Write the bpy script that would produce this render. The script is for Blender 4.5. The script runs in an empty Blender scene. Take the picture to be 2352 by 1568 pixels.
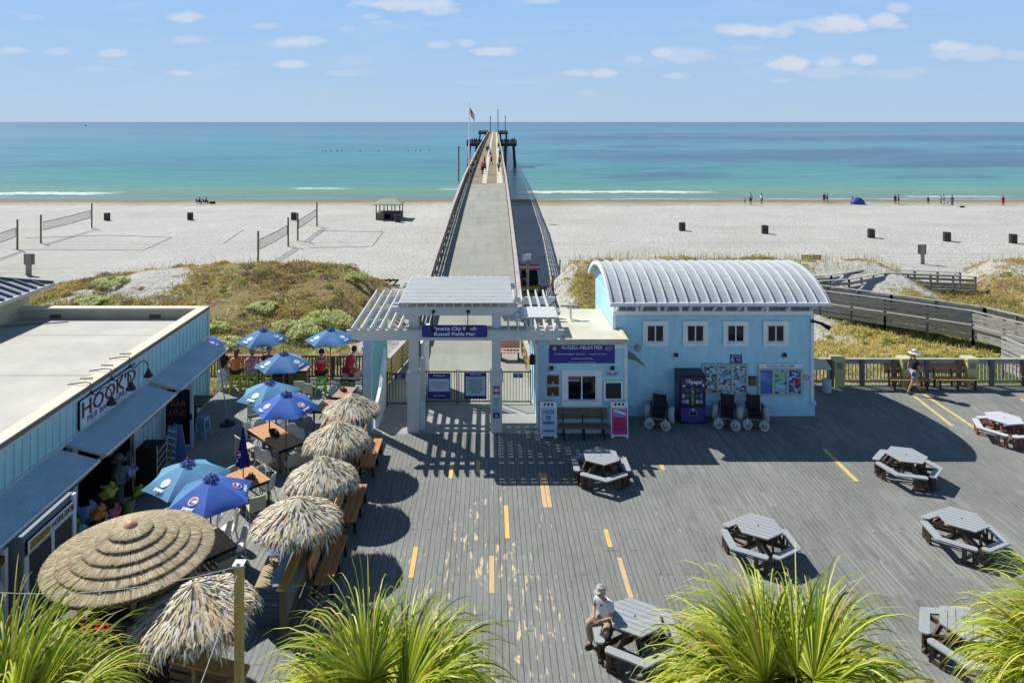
import bpy, math, random
import numpy as np
from mathutils import Vector, Matrix
random.seed(7); rng = np.random.default_rng(7)
sc = bpy.context.scene
COL = sc.collection
R = math.radians
PI = math.pi
# ---------------------------------------------------------------- camera, sky, sun, exposure
H = 11.4
cam = bpy.data.cameras.new('camera'); camo = bpy.data.objects.new('camera', cam); COL.objects.link(camo)
camo.location = (0, 0, H); camo.rotation_euler = (R(90), 0, 0)
cam.sensor_width = 36; cam.lens = 24.6; cam.shift_x = 0.0227; cam.shift_y = -0.2143
cam.clip_start = 0.1; cam.clip_end = 90000
sc.camera = camo
SUNV = Vector((-.745, .69, 1.0)).normalized()
world = bpy.data.worlds.new('World'); sc.world = world; world.use_nodes = True
sun = bpy.data.lights.new('sun', 'SUN'); sun.energy = 5.0; sun.angle = R(0.5); sun.color = (1, .97, .91)
suno = bpy.data.objects.new('sun', sun); COL.objects.link(suno)
suno.rotation_euler = (-SUNV).to_track_quat('-Z', 'Y').to_euler(); suno.location = (-20, 20, 40)
sc.view_settings.view_transform = 'Standard'; sc.view_settings.look = 'None'
sc.view_settings.exposure = 0.3; sc.view_settings.gamma = 1

F = 2050 / 1.27551
def G(dx, dy, z=0.0):
    "reference-view pixel (2352 wide) at height z -> world x, y"
    Y = F * (H - z) / (dy - 280.0)
    return ((dx - 1122.7) * Y / F, Y)
def c8(r, g, b):
    f = lambda v: ((v / 255 + .055) / 1.055) ** 2.4 if v > 10 else v / 255 / 12.92
    return (f(r), f(g), f(b), 1)

# ---------------------------------------------------------------- node helper
class NT:
    def __init__(s, nt): s.t = nt; s.l = nt.links
    def n(s, typ, ins=None, **kw):
        nd = s.t.nodes.new(typ)
        for k, v in kw.items(): setattr(nd, k, v)
        for k, v in (ins or {}).items():
            if isinstance(v, bpy.types.NodeSocket): s.l.new(v, nd.inputs[k])
            else: nd.inputs[k].default_value = v
        return nd
    def m(s, op, a, b=0.0, c=None, clamp=False):
        ins = {0: a, 1: b}
        if c is not None: ins[2] = c
        return s.n('ShaderNodeMath', ins, operation=op, use_clamp=clamp).outputs[0]
    def mix(s, f, a, b, mode='MIX'):
        nd = s.n('ShaderNodeMix', {0: f, 6: a, 7: b}, data_type='RGBA', blend_type=mode)
        return nd.outputs[2]
    def noise(s, v, scale, detail=2.0, rough=.5):
        return s.n('ShaderNodeTexNoise', {'Vector': v, 'Scale': scale, 'Detail': detail, 'Roughness': rough}).outputs[0]
    def mapr(s, v, a, b, c=0.0, d=1.0):
        return s.n('ShaderNodeMapRange', {0: v, 1: a, 2: b, 3: c, 4: d}).outputs[0]
    def vec(s, x, y, z): return s.n('ShaderNodeCombineXYZ', {0: x, 1: y, 2: z}).outputs[0]
    def sep(s, v):
        nd = s.n('ShaderNodeSeparateXYZ', {0: v}); return nd.outputs
    def scale(s, v, xyz): return s.n('ShaderNodeVectorMath', {0: v, 1: xyz}, operation='MULTIPLY').outputs[0]
    def ramp(s, f, stops, interp='LINEAR'):
        nd = s.n('ShaderNodeValToRGB', {0: f}); cr = nd.color_ramp; cr.interpolation = interp
        while len(cr.elements) < len(stops): cr.elements.new(.5)
        for e, (p, c) in zip(cr.elements, stops): e.position = p; e.color = c
        return nd.outputs[0]
def newmat(name, rough=.6, metal=0.0, spec=.5):
    m = bpy.data.materials.new(name); m.use_nodes = True
    nt = NT(m.node_tree); p = m.node_tree.nodes['Principled BSDF']
    p.inputs['Roughness'].default_value = rough; p.inputs['Metallic'].default_value = metal
    p.inputs['Specular IOR Level'].default_value = spec
    return m, nt, p
def obc(nt): return nt.n('ShaderNodeTexCoord').outputs['Object']
MC = {}
def M(name, col, rough=.6, var=.12, scale=4.0, bump=0.0, metal=0.0, spec=.4, stretch=(1, 1, 1), emit=0.0, bscale=None):
    if name in MC: return MC[name]
    m, nt, p = newmat(name, rough, metal, spec)
    v = obc(nt)
    if stretch != (1, 1, 1): v = nt.scale(v, stretch)
    f = nt.noise(v, scale, 4.0, .6)
    f = nt.mapr(f, .25, .75)
    lo = tuple(c * (1 - var) for c in col[:3]) + (1,); hi = tuple(min(1, c * (1 + var)) for c in col[:3]) + (1,)
    c = nt.mix(f, lo, hi)
    nt.l.new(c, p.inputs['Base Color'])
    if bump:
        b = nt.n('ShaderNodeBump', {'Strength': bump, 'Distance': .02, 'Height': nt.noise(v, bscale or scale * 4, 3.0)})
        nt.l.new(b.outputs[0], p.inputs['Normal'])
    if emit:
        p.inputs['Emission Color'].default_value = col; p.inputs['Emission Strength'].default_value = emit
    MC[name] = m
    return m
def MI(name, stops, rough=.7, trans=0.0):
    "colour picked per loose piece (blade, strip)"
    if name in MC: return MC[name]
    m, nt, p = newmat(name, rough, 0, .25)
    g = nt.n('ShaderNodeNewGeometry').outputs['Random Per Island']
    c = nt.ramp(g, stops)
    nt.l.new(c, p.inputs['Base Color'])
    if trans:
        tr = nt.n('ShaderNodeBsdfTranslucent', {0: c}); mx = nt.n('ShaderNodeMixShader', {0: trans})
        nt.l.new(p.outputs[0], mx.inputs[1]); nt.l.new(tr.outputs[0], mx.inputs[2])
        nt.l.new(mx.outputs[0], m.node_tree.nodes['Material Output'].inputs[0])
    MC[name] = m
    return m

# ---------------------------------------------------------------- sky (gradient of the Nishita sky plus small clouds)
def build_world():
    nt = NT(world.node_tree); bg = world.node_tree.nodes['Background']
    sky = nt.n('ShaderNodeTexSky', sky_type='NISHITA', sun_disc=False)
    sky.sun_elevation = math.asin(SUNV.z); sky.sun_rotation = math.atan2(SUNV.x, SUNV.y)
    sky.altitude = 0; sky.air_density = 1.0; sky.dust_density = .25; sky.ozone_density = 2.2
    d = nt.n('ShaderNodeTexCoord').outputs['Generated']
    x, y, z = nt.sep(d)
    yy = nt.m('MAXIMUM', y, .05)
    u = nt.m('DIVIDE', x, yy); w = nt.m('DIVIDE', z, yy)      # gnomonic, units: tangent
    skc = sky.outputs[0]
    # clouds: list of soft ellipses broken up by noise
    cl = [(425,40,42,12,.75),(262,122,36,9,.6),(675,97,68,13,.8),(672,149,40,9,.7),(435,92,46,11,.4),(605,60,34,8,.35),
          (940,10,110,16,.9),(1010,24,50,14,.6),(848,38,26,8,.4),(878,52,30,6,.35),(793,68,20,8,.35),(1003,104,34,9,.55),(1073,99,26,9,.55),
          (1140,118,58,11,.8),(785,168,48,7,.35),(415,168,30,7,.5),(135,118,34,9,.45),(35,116,36,9,.5),(70,40,30,6,.25),
          (1735,70,80,14,.95),(1690,66,40,12,.5),(1800,70,34,16,.6),(1925,54,66,20,1.0),(1850,56,40,10,.5),(2028,46,38,18,.9),(2062,60,30,8,.5),(2062,17,28,13,.6),
          (1520,122,30,10,.8),(1570,128,72,18,.45),(1455,136,26,9,.45),(1320,168,50,9,.6),(1385,168,36,10,.7),(1548,175,36,8,.45),
          (1815,145,52,17,.95),(1900,143,38,13,.65),(1990,138,30,12,.85),(1900,168,90,12,.35),(2060,170,70,12,.3),(2185,108,58,12,.85),(2230,120,90,18,.5),
          (2330,125,40,12,.4),(1800,186,30,7,.35),(1240,3,40,8,.6),(1705,112,60,9,.25),(1190,190,60,6,.2),(2110,165,30,10,.3),(1080,190,40,6,.2),(230,160,60,7,.2),(1345,216,30,8,.2)]
    nv = nt.vec(u, nt.m('MULTIPLY', w, 2.2), 0.0)
    n1 = nt.noise(nv, 22.0, 5.0, .62)
    wob = nt.m('MULTIPLY', nt.m('SUBTRACT', n1, .5), 1.7)
    tot = None
    for (px, py, rx, ry, a) in cl:
        cu = (px - 1122.7) / F; cw = (280 - py) / F
        du = nt.m('MULTIPLY', nt.m('SUBTRACT', u, cu), F / (rx * 1.15)); dw = nt.m('MULTIPLY', nt.m('SUBTRACT', w, cw), F / (ry * 1.25))
        r2 = nt.m('ADD', nt.m('MULTIPLY', du, du), nt.m('MULTIPLY', dw, dw))
        e = nt.m('SUBTRACT', 1.0, nt.m('SQRT', r2))
        e = nt.m('MULTIPLY', nt.m('ADD', e, wob), 1.9, clamp=True)
        e = nt.m('MULTIPLY', e, a)
        tot = e if tot is None else nt.m('MAXIMUM', tot, e)
    # faint general wisps
    n2 = nt.noise(nt.vec(u, nt.m('MULTIPLY', w, 4.5), 3.0), 9.0, 6.0, .6)
    wis = nt.m('MULTIPLY', nt.mapr(n2, .52, .75, 0, .22), nt.mapr(w, 0.0, .06, 0, 1))
    tot = nt.m('MAXIMUM', tot, wis)
    tot = nt.m('MULTIPLY', tot, nt.mapr(y, .0, .2, 0, 1))
    tot = nt.m('MULTIPLY', tot, .62)
    tint = nt.mix(1.0, skc, SKYT, 'MULTIPLY')  # upper sky dimmed so the ground gets less fill than the facade
    # low sky all round, brightened to light the facade: pale horizon, deeper blue above
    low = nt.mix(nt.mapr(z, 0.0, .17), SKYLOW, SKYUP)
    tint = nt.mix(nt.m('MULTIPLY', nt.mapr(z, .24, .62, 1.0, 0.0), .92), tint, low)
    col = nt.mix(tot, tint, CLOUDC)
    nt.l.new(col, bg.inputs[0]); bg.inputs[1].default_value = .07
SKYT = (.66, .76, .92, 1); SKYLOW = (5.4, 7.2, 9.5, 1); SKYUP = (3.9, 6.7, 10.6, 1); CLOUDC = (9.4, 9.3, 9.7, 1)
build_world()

# ---------------------------------------------------------------- mesh builder
class MB:
    def __init__(s): s.v = []; s.f = []
    def add(s, vs, fs):
        o = len(s.v); s.v += [tuple(v) for v in vs]; s.f += [tuple(i + o for i in f) for f in fs]; return s
    def box(s, x0, x1, y0, y1, z0, z1):
        return s.add([(x0,y0,z0),(x1,y0,z0),(x1,y1,z0),(x0,y1,z0),(x0,y0,z1),(x1,y0,z1),(x1,y1,z1),(x0,y1,z1)],
                     [(0,3,2,1),(4,5,6,7),(0,1,5,4),(1,2,6,5),(2,3,7,6),(3,0,4,7)])
    def cbox(s, c, d, rz=0.0, rx=0.0, ry=0.0):
        m = Matrix.Translation(c) @ Matrix.Rotation(rz, 4, 'Z') @ Matrix.Rotation(ry, 4, 'Y') @ Matrix.Rotation(rx, 4, 'X')
        t = MB().box(-d[0]/2, d[0]/2, -d[1]/2, d[1]/2, -d[2]/2, d[2]/2)
        return s.add([m @ Vector(v) for v in t.v], t.f)
    def bar(s, a, b, w, h=None, up=(0, 0, 1)):
        "rectangular bar from a to b; w sideways, h along up"
        h = h or w; a = Vector(a); b = Vector(b); d = (b - a); L = d.length
        if L < 1e-6: return s
        d.normalize(); u = Vector(up)
        if abs(d.dot(u)) > .98: u = Vector((0, 1, 0))
        sd = d.cross(u).normalized(); u = sd.cross(d).normalized()
        vs = []
        for p in (a, b):
            for i, j in ((-1,-1),(1,-1),(1,1),(-1,1)): vs.append(p + sd * i * w / 2 + u * j * h / 2)
        return s.add(vs, [(0,1,2,3),(7,6,5,4),(0,4,5,1),(1,5,6,2),(2,6,7,3),(3,7,4,0)])
    def tube(s, pts, r, n=8, caps=True):
        pts = [Vector(p) for p in pts]; k = len(pts)
        rs = r if isinstance(r, (list, tuple)) else [r] * k
        vs = []; fs = []; prev = None
        for i, p in enumerate(pts):
            d = (pts[min(i+1, k-1)] - pts[max(i-1, 0)])
            d = d.normalized() if d.length > 1e-9 else Vector((0, 0, 1))
            if prev is None:
                a = d.orthogonal().normalized()
            else:
                a = (prev - d * prev.dot(d)).normalized()
            prev = a; b = d.cross(a)
            for j in range(n):
                t = 2 * PI * j / n; vs.append(p + (a * math.cos(t) + b * math.sin(t)) * rs[i])
        for i in range(k - 1):
            for j in range(n):
                fs.append((i*n+j, i*n+(j+1) % n, (i+1)*n+(j+1) % n, (i+1)*n+j))
        if caps: fs.append(tuple(range(n))[::-1]); fs.append(tuple((k-1)*n+j for j in range(n)))
        return s.add(vs, fs)
    def cyl(s, c, r, h, n=14, r2=None):
        return s.tube([c, (c[0], c[1], c[2] + h)], [r, r if r2 is None else r2], n)
    def lathe(s, c, prof, n=16, cap=True):
        vs = []; fs = []
        for r, z in prof:
            for j in range(n):
                t = 2*PI*j/n; vs.append((c[0]+r*math.cos(t), c[1]+r*math.sin(t), c[2]+z))
        for i in range(len(prof)-1):
            for j in range(n): fs.append((i*n+j, i*n+(j+1)%n, (i+1)*n+(j+1)%n, (i+1)*n+j))
        if cap: fs.append(tuple(range(n))[::-1]); fs.append(tuple((len(prof)-1)*n+j for j in range(n)))
        return s.add(vs, fs)
    def ball(s, c, r, n=10, sq=(1, 1, 1)):
        k = max(4, n // 2); vs = []; fs = []
        for i in range(k + 1):
            a = PI * i / k
            for j in range(n):
                t = 2*PI*j/n; vs.append((c[0]+r*sq[0]*math.sin(a)*math.cos(t), c[1]+r*sq[1]*math.sin(a)*math.sin(t), c[2]-r*sq[2]*math.cos(a)))
        for i in range(k):
            for j in range(n): fs.append((i*n+j, i*n+(j+1)%n, (i+1)*n+(j+1)%n, (i+1)*n+j))
        return s.add(vs, fs)
    def prism(s, poly, z0, z1):
        n = len(poly); vs = [(x, y, z0) for x, y in poly] + [(x, y, z1) for x, y in poly]
        fs = [tuple(range(n))[::-1], tuple(range(n, 2*n))] + [(i, (i+1) % n, n+(i+1) % n, n+i) for i in range(n)]
        return s.add(vs, fs)
    def slab(s, poly3, off):
        "polygon (3-D points) thickened by vector off"
        n = len(poly3); off = Vector(off); vs = [Vector(p) for p in poly3]; vs += [p + off for p in vs]
        fs = [tuple(range(n)), tuple(range(n, 2*n))[::-1]] + [(i, n+i, n+(i+1) % n, (i+1) % n) for i in range(n)]
        return s.add(vs, fs)
    def poly(s, pts): return s.add(pts, [tuple(range(len(pts)))])
    def xf(s, m):
        s.v = [tuple(m @ Vector(v)) for v in s.v]; return s
    def join(s, o): return s.add(o.v, o.f)
def link(o, parent=None):
    COL.objects.link(o)
    if parent is not None: o.parent = parent
    return o
def build(mb, name, mat, parent=None, loc=None, smooth=False, bevel=0.0):
    me = bpy.data.meshes.new(name); me.from_pydata([tuple(v) for v in mb.v], [], mb.f); me.materials.append(mat); me.update()
    if smooth:
        me.polygons.foreach_set('use_smooth', [True] * len(me.polygons))
        try: me.set_sharp_from_angle(angle=R(40))
        except Exception: pass
    o = bpy.data.objects.new(name, me)
    if loc is not None: o.location = loc
    if bevel:
        b = o.modifiers.new('bevel', 'BEVEL'); b.width = bevel; b.segments = 1; b.limit_method = 'ANGLE'
    return link(o, parent)
def quads_mesh(name, V, Q, mat, parent=None):
    me = bpy.data.meshes.new(name); me.vertices.add(len(V)); me.vertices.foreach_set('co', np.asarray(V, dtype=np.float32).ravel())
    nq = len(Q); me.loops.add(nq * 4); me.loops.foreach_set('vertex_index', np.asarray(Q, dtype=np.int32).ravel())
    me.polygons.add(nq); me.polygons.foreach_set('loop_start', np.arange(0, nq * 4, 4, dtype=np.int32))
    me.update(calc_edges=True); me.materials.append(mat)
    o = bpy.data.objects.new(name, me); return link(o, parent)
def tag(o, label=None, cat=None, group=None, kind=None):
    if label: o['label'] = label
    if cat: o['category'] = cat
    if group: o['group'] = group
    if kind: o['kind'] = kind
    return o
def thing(name, label, cat, loc=(0, 0, 0), rz=0.0, group=None):
    o = bpy.data.objects.new(name, None); o.empty_display_size = .2; COL.objects.link(o)
    o.location = loc; o.rotation_euler = (0, 0, rz)
    return tag(o, label, cat, group)
def dup(root, loc, rz=0.0, label=None, group=None, sc_=None, mats=None):
    def cp(o, par):
        c = o.copy(); COL.objects.link(c)
        if par is not None: c.parent = par
        if mats and c.type == 'MESH' and o.name.split('.')[0] in mats:
            c.data = c.data.copy(); c.data.materials[0] = mats[o.name.split('.')[0]]
        for ch in [q for q in o.children]: cp(ch, c)
        return c
    r = cp(root, None); r.location = loc; r.rotation_euler = (0, 0, rz)
    if sc_: r.scale = (sc_, sc_, sc_)
    if label: r['label'] = label
    if group: r['group'] = group
    return r
def text(s, size, loc, mat, parent, facing='-y', name='lettering', ext=.004, align='CENTER', sx=1.0, mtx=None, bold=0.0):
    cu = bpy.data.curves.new('t', 'FONT'); cu.body = s; cu.size = size; cu.extrude = ext; cu.align_x = align; cu.align_y = 'CENTER'
    cu.resolution_u = 2; cu.offset = bold
    o = bpy.data.objects.new('t', cu); COL.objects.link(o)
    dg = bpy.context.evaluated_depsgraph_get(); me = bpy.data.meshes.new_from_object(o.evaluated_get(dg))
    bpy.data.objects.remove(o); me.materials.clear(); me.materials.append(mat); me.name = name
    if mtx is None:
        rot = {'-y': Matrix.Rotation(R(90), 4, 'X'), '+x': Matrix.Rotation(R(90), 4, 'Z') @ Matrix.Rotation(R(90), 4, 'X')}[facing]
        mtx = Matrix.Translation(loc) @ rot
    me.transform(mtx @ Matrix.Scale(sx, 4, (1, 0, 0)))
    o = bpy.data.objects.new(name, me); return link(o, parent)

# ---------------------------------------------------------------- shared materials
WHITE = M('white_paint', (.80, .82, .84, 1), .45, .06, 2.0, .1)
WHITE2 = M('white_trim', (.72, .78, .82, 1), .5, .08, 2.0, .1)
TEAL = M('teal_siding', (.42, .69, .80, 1), .55, .12, 1.6, .15, stretch=(2, 2, .7))
TEALB = M('pale_teal_board', (.40, .64, .68, 1), .6, .08, 1.0, .15, stretch=(3, 3, .6))
MINT = M('mint_wall', (.30, .62, .58, 1), .6, .06, 1.0, .1)
NAVY = M('navy_sign', (.032, .03, .24, 1), .4, .1)
BLACK = M('black_metal', (.012, .013, .015, 1), .4, .2)
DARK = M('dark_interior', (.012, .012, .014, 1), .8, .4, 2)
GLASS = M('dark_glass', (.006, .008, .010, 1), .06, .2, 2, spec=.45)
STEEL = M('brushed_steel', (.5, .5, .5, 1), .3, .1, metal=.8)
PLASTW = M('white_plastic', (.66, .66, .62, 1), .35, .05)
PLASTB = M('beige_plastic', (.50, .49, .38, 1), .45, .05)
LUMB = M('orange_lumber', (.52, .25, .09, 1), .55, .25, 2.0, .25, stretch=(1.5, 12, 12))
LUMBY = M('orange_lumber_lengthwise', (.52, .26, .10, 1), .55, .25, 2.0, .25, stretch=(14, 1.2, 12))
YELW = M('yellow_lumber', (.58, .40, .13, 1), .6, .2, 2.0, .3, stretch=(12, 12, 1))
BRWN = M('brown_bench_board', (.27, .14, .075, 1), .6, .2, 2, .3, stretch=(1.5, 12, 12))
GREYW = M('weathered_wood', (.33, .315, .285, 1), .8, .3, 1.5, .5, stretch=(2, 2, 6))
GREYR = M('weathered_rail', (.36, .35, .32, 1), .8, .3, 2.0, .5)
TPLAS = M('grey_plastic_plank', (.34, .36, .365, 1), .5, .08, 3.0, .15, stretch=(1, 8, 1))
TFRAME = M('brown_frame', (.075, .045, .032, 1), .6, .25)
TFRAMER = M('red_brown_frame', (.22, .075, .05, 1), .6, .2)
REDM = M('red_paint', (.5, .02, .02, 1), .5)
YELM = M('yellow_paint', (.62, .50, .01, 1), .4)
GRNM = M('green_paint', (.16, .55, .05, 1), .4)
TXTW = M('white_lettering', (.85, .85, .88, 1), .5, .02)
TXTD = M('dark_lettering', (.02, .02, .06, 1), .5, .02)
SKIN = M('skin', (.42, .22, .14, 1), .5, .08)
SKIN2 = M('tanned_skin', (.28, .13, .08, 1), .5, .08)
# ================================================================ THE SETTING
def lerp(x, xs, ys): return float(np.interp(x, xs, ys))
def nz2(x, y):
    return (math.sin(x*.9+1.3)*math.cos(y*.8+.4) + .6*math.sin(x*2.1+y*1.3) + .4*math.cos(x*3.7-y*2.9+1) + .3*math.sin(x*5.3+y*6.1))/2.3
BX = ([28, 31, 34, 40, 46, 60, 80, 110, 137, 160, 300], [-1.1, -1.1, -1.15, -1.45, -1.9, -2.6, -2.9, -3.3, -3.8, -4.9, -9])
CX = ([-200, -60, -45, -36, -29.5, -24, -20, -12, -10, -8, -6.2, -4, 3.6, 5, 6.5, 10, 20, 30, 32.5, 36.5, 39, 60, 200],
      [-1.4, -1.2, -1.6, -1.5, -.25, .5, .85, .85, .4, -.8, -1.9, -2.3, -2.3, -1.2, .5, .85, .8, .6, -1.0, -1.0, .7, .8, -.5])
def terr(x, y):
    b = lerp(y, *BX); c = lerp(x, *CX)
    yc = 52.0 if x < 0 else 54.0
    if x > 39: yc = 54
    w = 9.5 if y < yc else 3.6
    g = math.exp(-((y - yc) / w) ** 2)
    z = b * (1 - g) + c * g
    if -6 < x < 4.5 and y > 33:                                   # hollow under the pier
        k = max(0, min(1, (4.5 - abs(x + .75) * .8) ))
        z = z * (1 - k) + min(z, lerp(y, [33, 42, 60], [-1.2, -2.3, -2.7])) * k
    amp = .16 * max(0, min(1, (y - 33) / 4)) * (1 if y < 62 else .25) * max(0, min(1, (128 - y) / 10))
    return z + amp * nz2(x, y)
def veg(x, y):
    if y < 31.2 or y > 62: return 0.0
    n = nz2(x * .55 + 3, y * .6) * .5 + .5 * math.sin(x * .37 + 1.1) * math.cos(y * .31 + x * .11)
    if x < -5.2:
        e = max(0, min(1, (58.0 - y) / 3.0)) * max(0, min(1, (-7.0 - x) / 1.5))
        if x < -14 and y > 44: e *= .85 + .6 * n * (1 if x < -19 else .4)       # open sand near the left crest
        if -31 < x < -21 and 46 < y < 52: e *= .8 + .7 * n
        if y < 37.5 and x > -20: e *= .62
        return max(0, min(1, e * (1.0 + .35 * n)))
    if x < 4: return .0
    if x < 15:
        e = max(0, min(1, (x - 4.6) / 2)) * max(0, min(1, (59 - y) / 3))
        if y > 50: e *= .55 + .9 * n
        return max(0, min(1, e * (.9 + .4 * n)))
    e = max(0, min(1, (59.5 - y) / 3))
    if y > 47: e *= (.62 + .8 * n)
    if x > 27 and y > 40: e = max(e, .62 + .5 * n)
    if 31 < x < 37.5 and y > 53.5: e *= .15
    if y < 46: e *= .72 + .55 * n
    if x < 18 and y < 41: e *= .45 + .8 * n
    return max(0, min(1, e * (1.0 + .45 * n)))
def axis(segs):
    o = []
    for a, b, st in segs: o += list(np.arange(a, b, st))
    return o + [segs[-1][1]]
xs = [-30000, -4000, -900, -300, -150] + axis([(-110, -46, 2.5), (-46, 62, .55), (62, 120, 2.5)]) + [170, 320, 900, 4000, 30000]
ys = [-3000, -200, -30] + axis([(0, 30, 5), (30, 64, .5), (64, 146, 1.6)]) + [160, 200, 300, 600]
nx, ny = len(xs), len(ys)
V = [(x, y, terr(x, y)) for y in ys for x in xs]
Q = [(j*nx+i, j*nx+i+1, (j+1)*nx+i+1, (j+1)*nx+i) for j in range(ny-1) for i in range(nx-1)]
def sand_mat():
    m, nt, p = newmat('beach_sand', .9, 0, .2)
    v = obc(nt); x, y, z = nt.sep(v)
    n1 = nt.noise(v, .12, 3.0); n2 = nt.noise(v, 1.6, 5.0, .65); n3 = nt.noise(v, 9.0, 3.0, .7)
    c = nt.mix(nt.mapr(n1, .3, .7), c8(198, 195, 184), c8(213, 211, 203))
    c = nt.mix(nt.mapr(n2, .35, .65, 0, .45), c, c8(180, 177, 164))
    c = nt.mix(nt.m('MULTIPLY', nt.mapr(n3, .55, .75), .35), c, c8(128, 122, 112))
    # raked rows and wheel tracks
    tr = nt.m('SINE', nt.m('ADD', nt.m('MULTIPLY', y, 3.1), nt.m('MULTIPLY', nt.noise(nt.scale(v, (.06, .1, 1)), 1.0, 2.0), 14.0)))
    tr = nt.m('MULTIPLY', nt.m('GREATER_THAN', tr, .82), nt.mapr(nt.noise(nt.scale(v, (.03, .2, 1)), 1.0), .5, .6))
    c = nt.mix(nt.m('MULTIPLY', tr, .5), c, c8(160, 156, 144))
    wr = nt.m('MULTIPLY', nt.m('LESS_THAN', nt.m('ABSOLUTE', nt.m('SUBTRACT', nt.m('ADD', y, nt.m('MULTIPLY', nt.noise(nt.scale(v, (.07, 0, 0)), 1.0, 3.0), 9.0)), 130.0)), .45), nt.mapr(nt.noise(v, 1.1, 3.0), .42, .6))
    c = nt.mix(nt.m('MULTIPLY', wr, .7), c, c8(112, 98, 74))
    # wet band at the water
    wet = nt.mapr(nt.m('ADD', y, nt.m('MULTIPLY', nt.noise(v, .08), 8.0)), 128.0, 137.5)
    c = nt.mix(wet, c, c8(142, 128, 104))
    a = nt.n('ShaderNodeAttribute', attribute_name='veg').outputs['Fac']
    ve = nt.m('ADD', a, nt.m('MULTIPLY', nt.m('SUBTRACT', nt.noise(v, 1.3, 6.0, .7), .5), 1.5))
    gc = nt.mix(nt.mapr(nt.noise(v, .35, 4.0), .4, .6), c8(158, 136, 86), c8(152, 148, 88))
    gc = nt.mix(nt.mapr(nt.noise(v, 1.4, 5.0), .5, .62, 0, .8), gc, c8(128, 102, 78))
    gc = nt.mix(nt.mapr(nt.noise(v, 3.4, 5.0), .56, .64, 0, .7), gc, c8(188, 176, 140))
    gy = nt.m('MULTIPLY', nt.mapr(x, 12.0, 16.0), nt.mapr(y, 50.0, 42.0))
    gc = nt.mix(gy, gc, c8(182, 166, 96))
    c = nt.mix(nt.mapr(ve, .42, .62), c, gc)
    nt.l.new(c, p.inputs['Base Color'])
    hsum = nt.m('ADD', nt.m('MULTIPLY', nt.noise(v, 3.2, 4.0, .75), 1.0), nt.m('MULTIPLY', nt.noise(v, .6, 2.0), .5))
    b = nt.n('ShaderNodeBump', {'Strength': 1.0, 'Distance': .38, 'Height': hsum})
    nt.l.new(b.outputs[0], p.inputs['Normal'])
    return m
SANDM = sand_mat()
ground = quads_mesh('sand_ground', V, Q, SANDM); tag(ground, kind='structure')
at = ground.data.attributes.new('veg', 'FLOAT', 'POINT'); at.data.foreach_set('value', [veg(v[0], v[1]) for v in V])
ground.data.polygons.foreach_set('use_smooth', [True] * len(Q))

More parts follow.
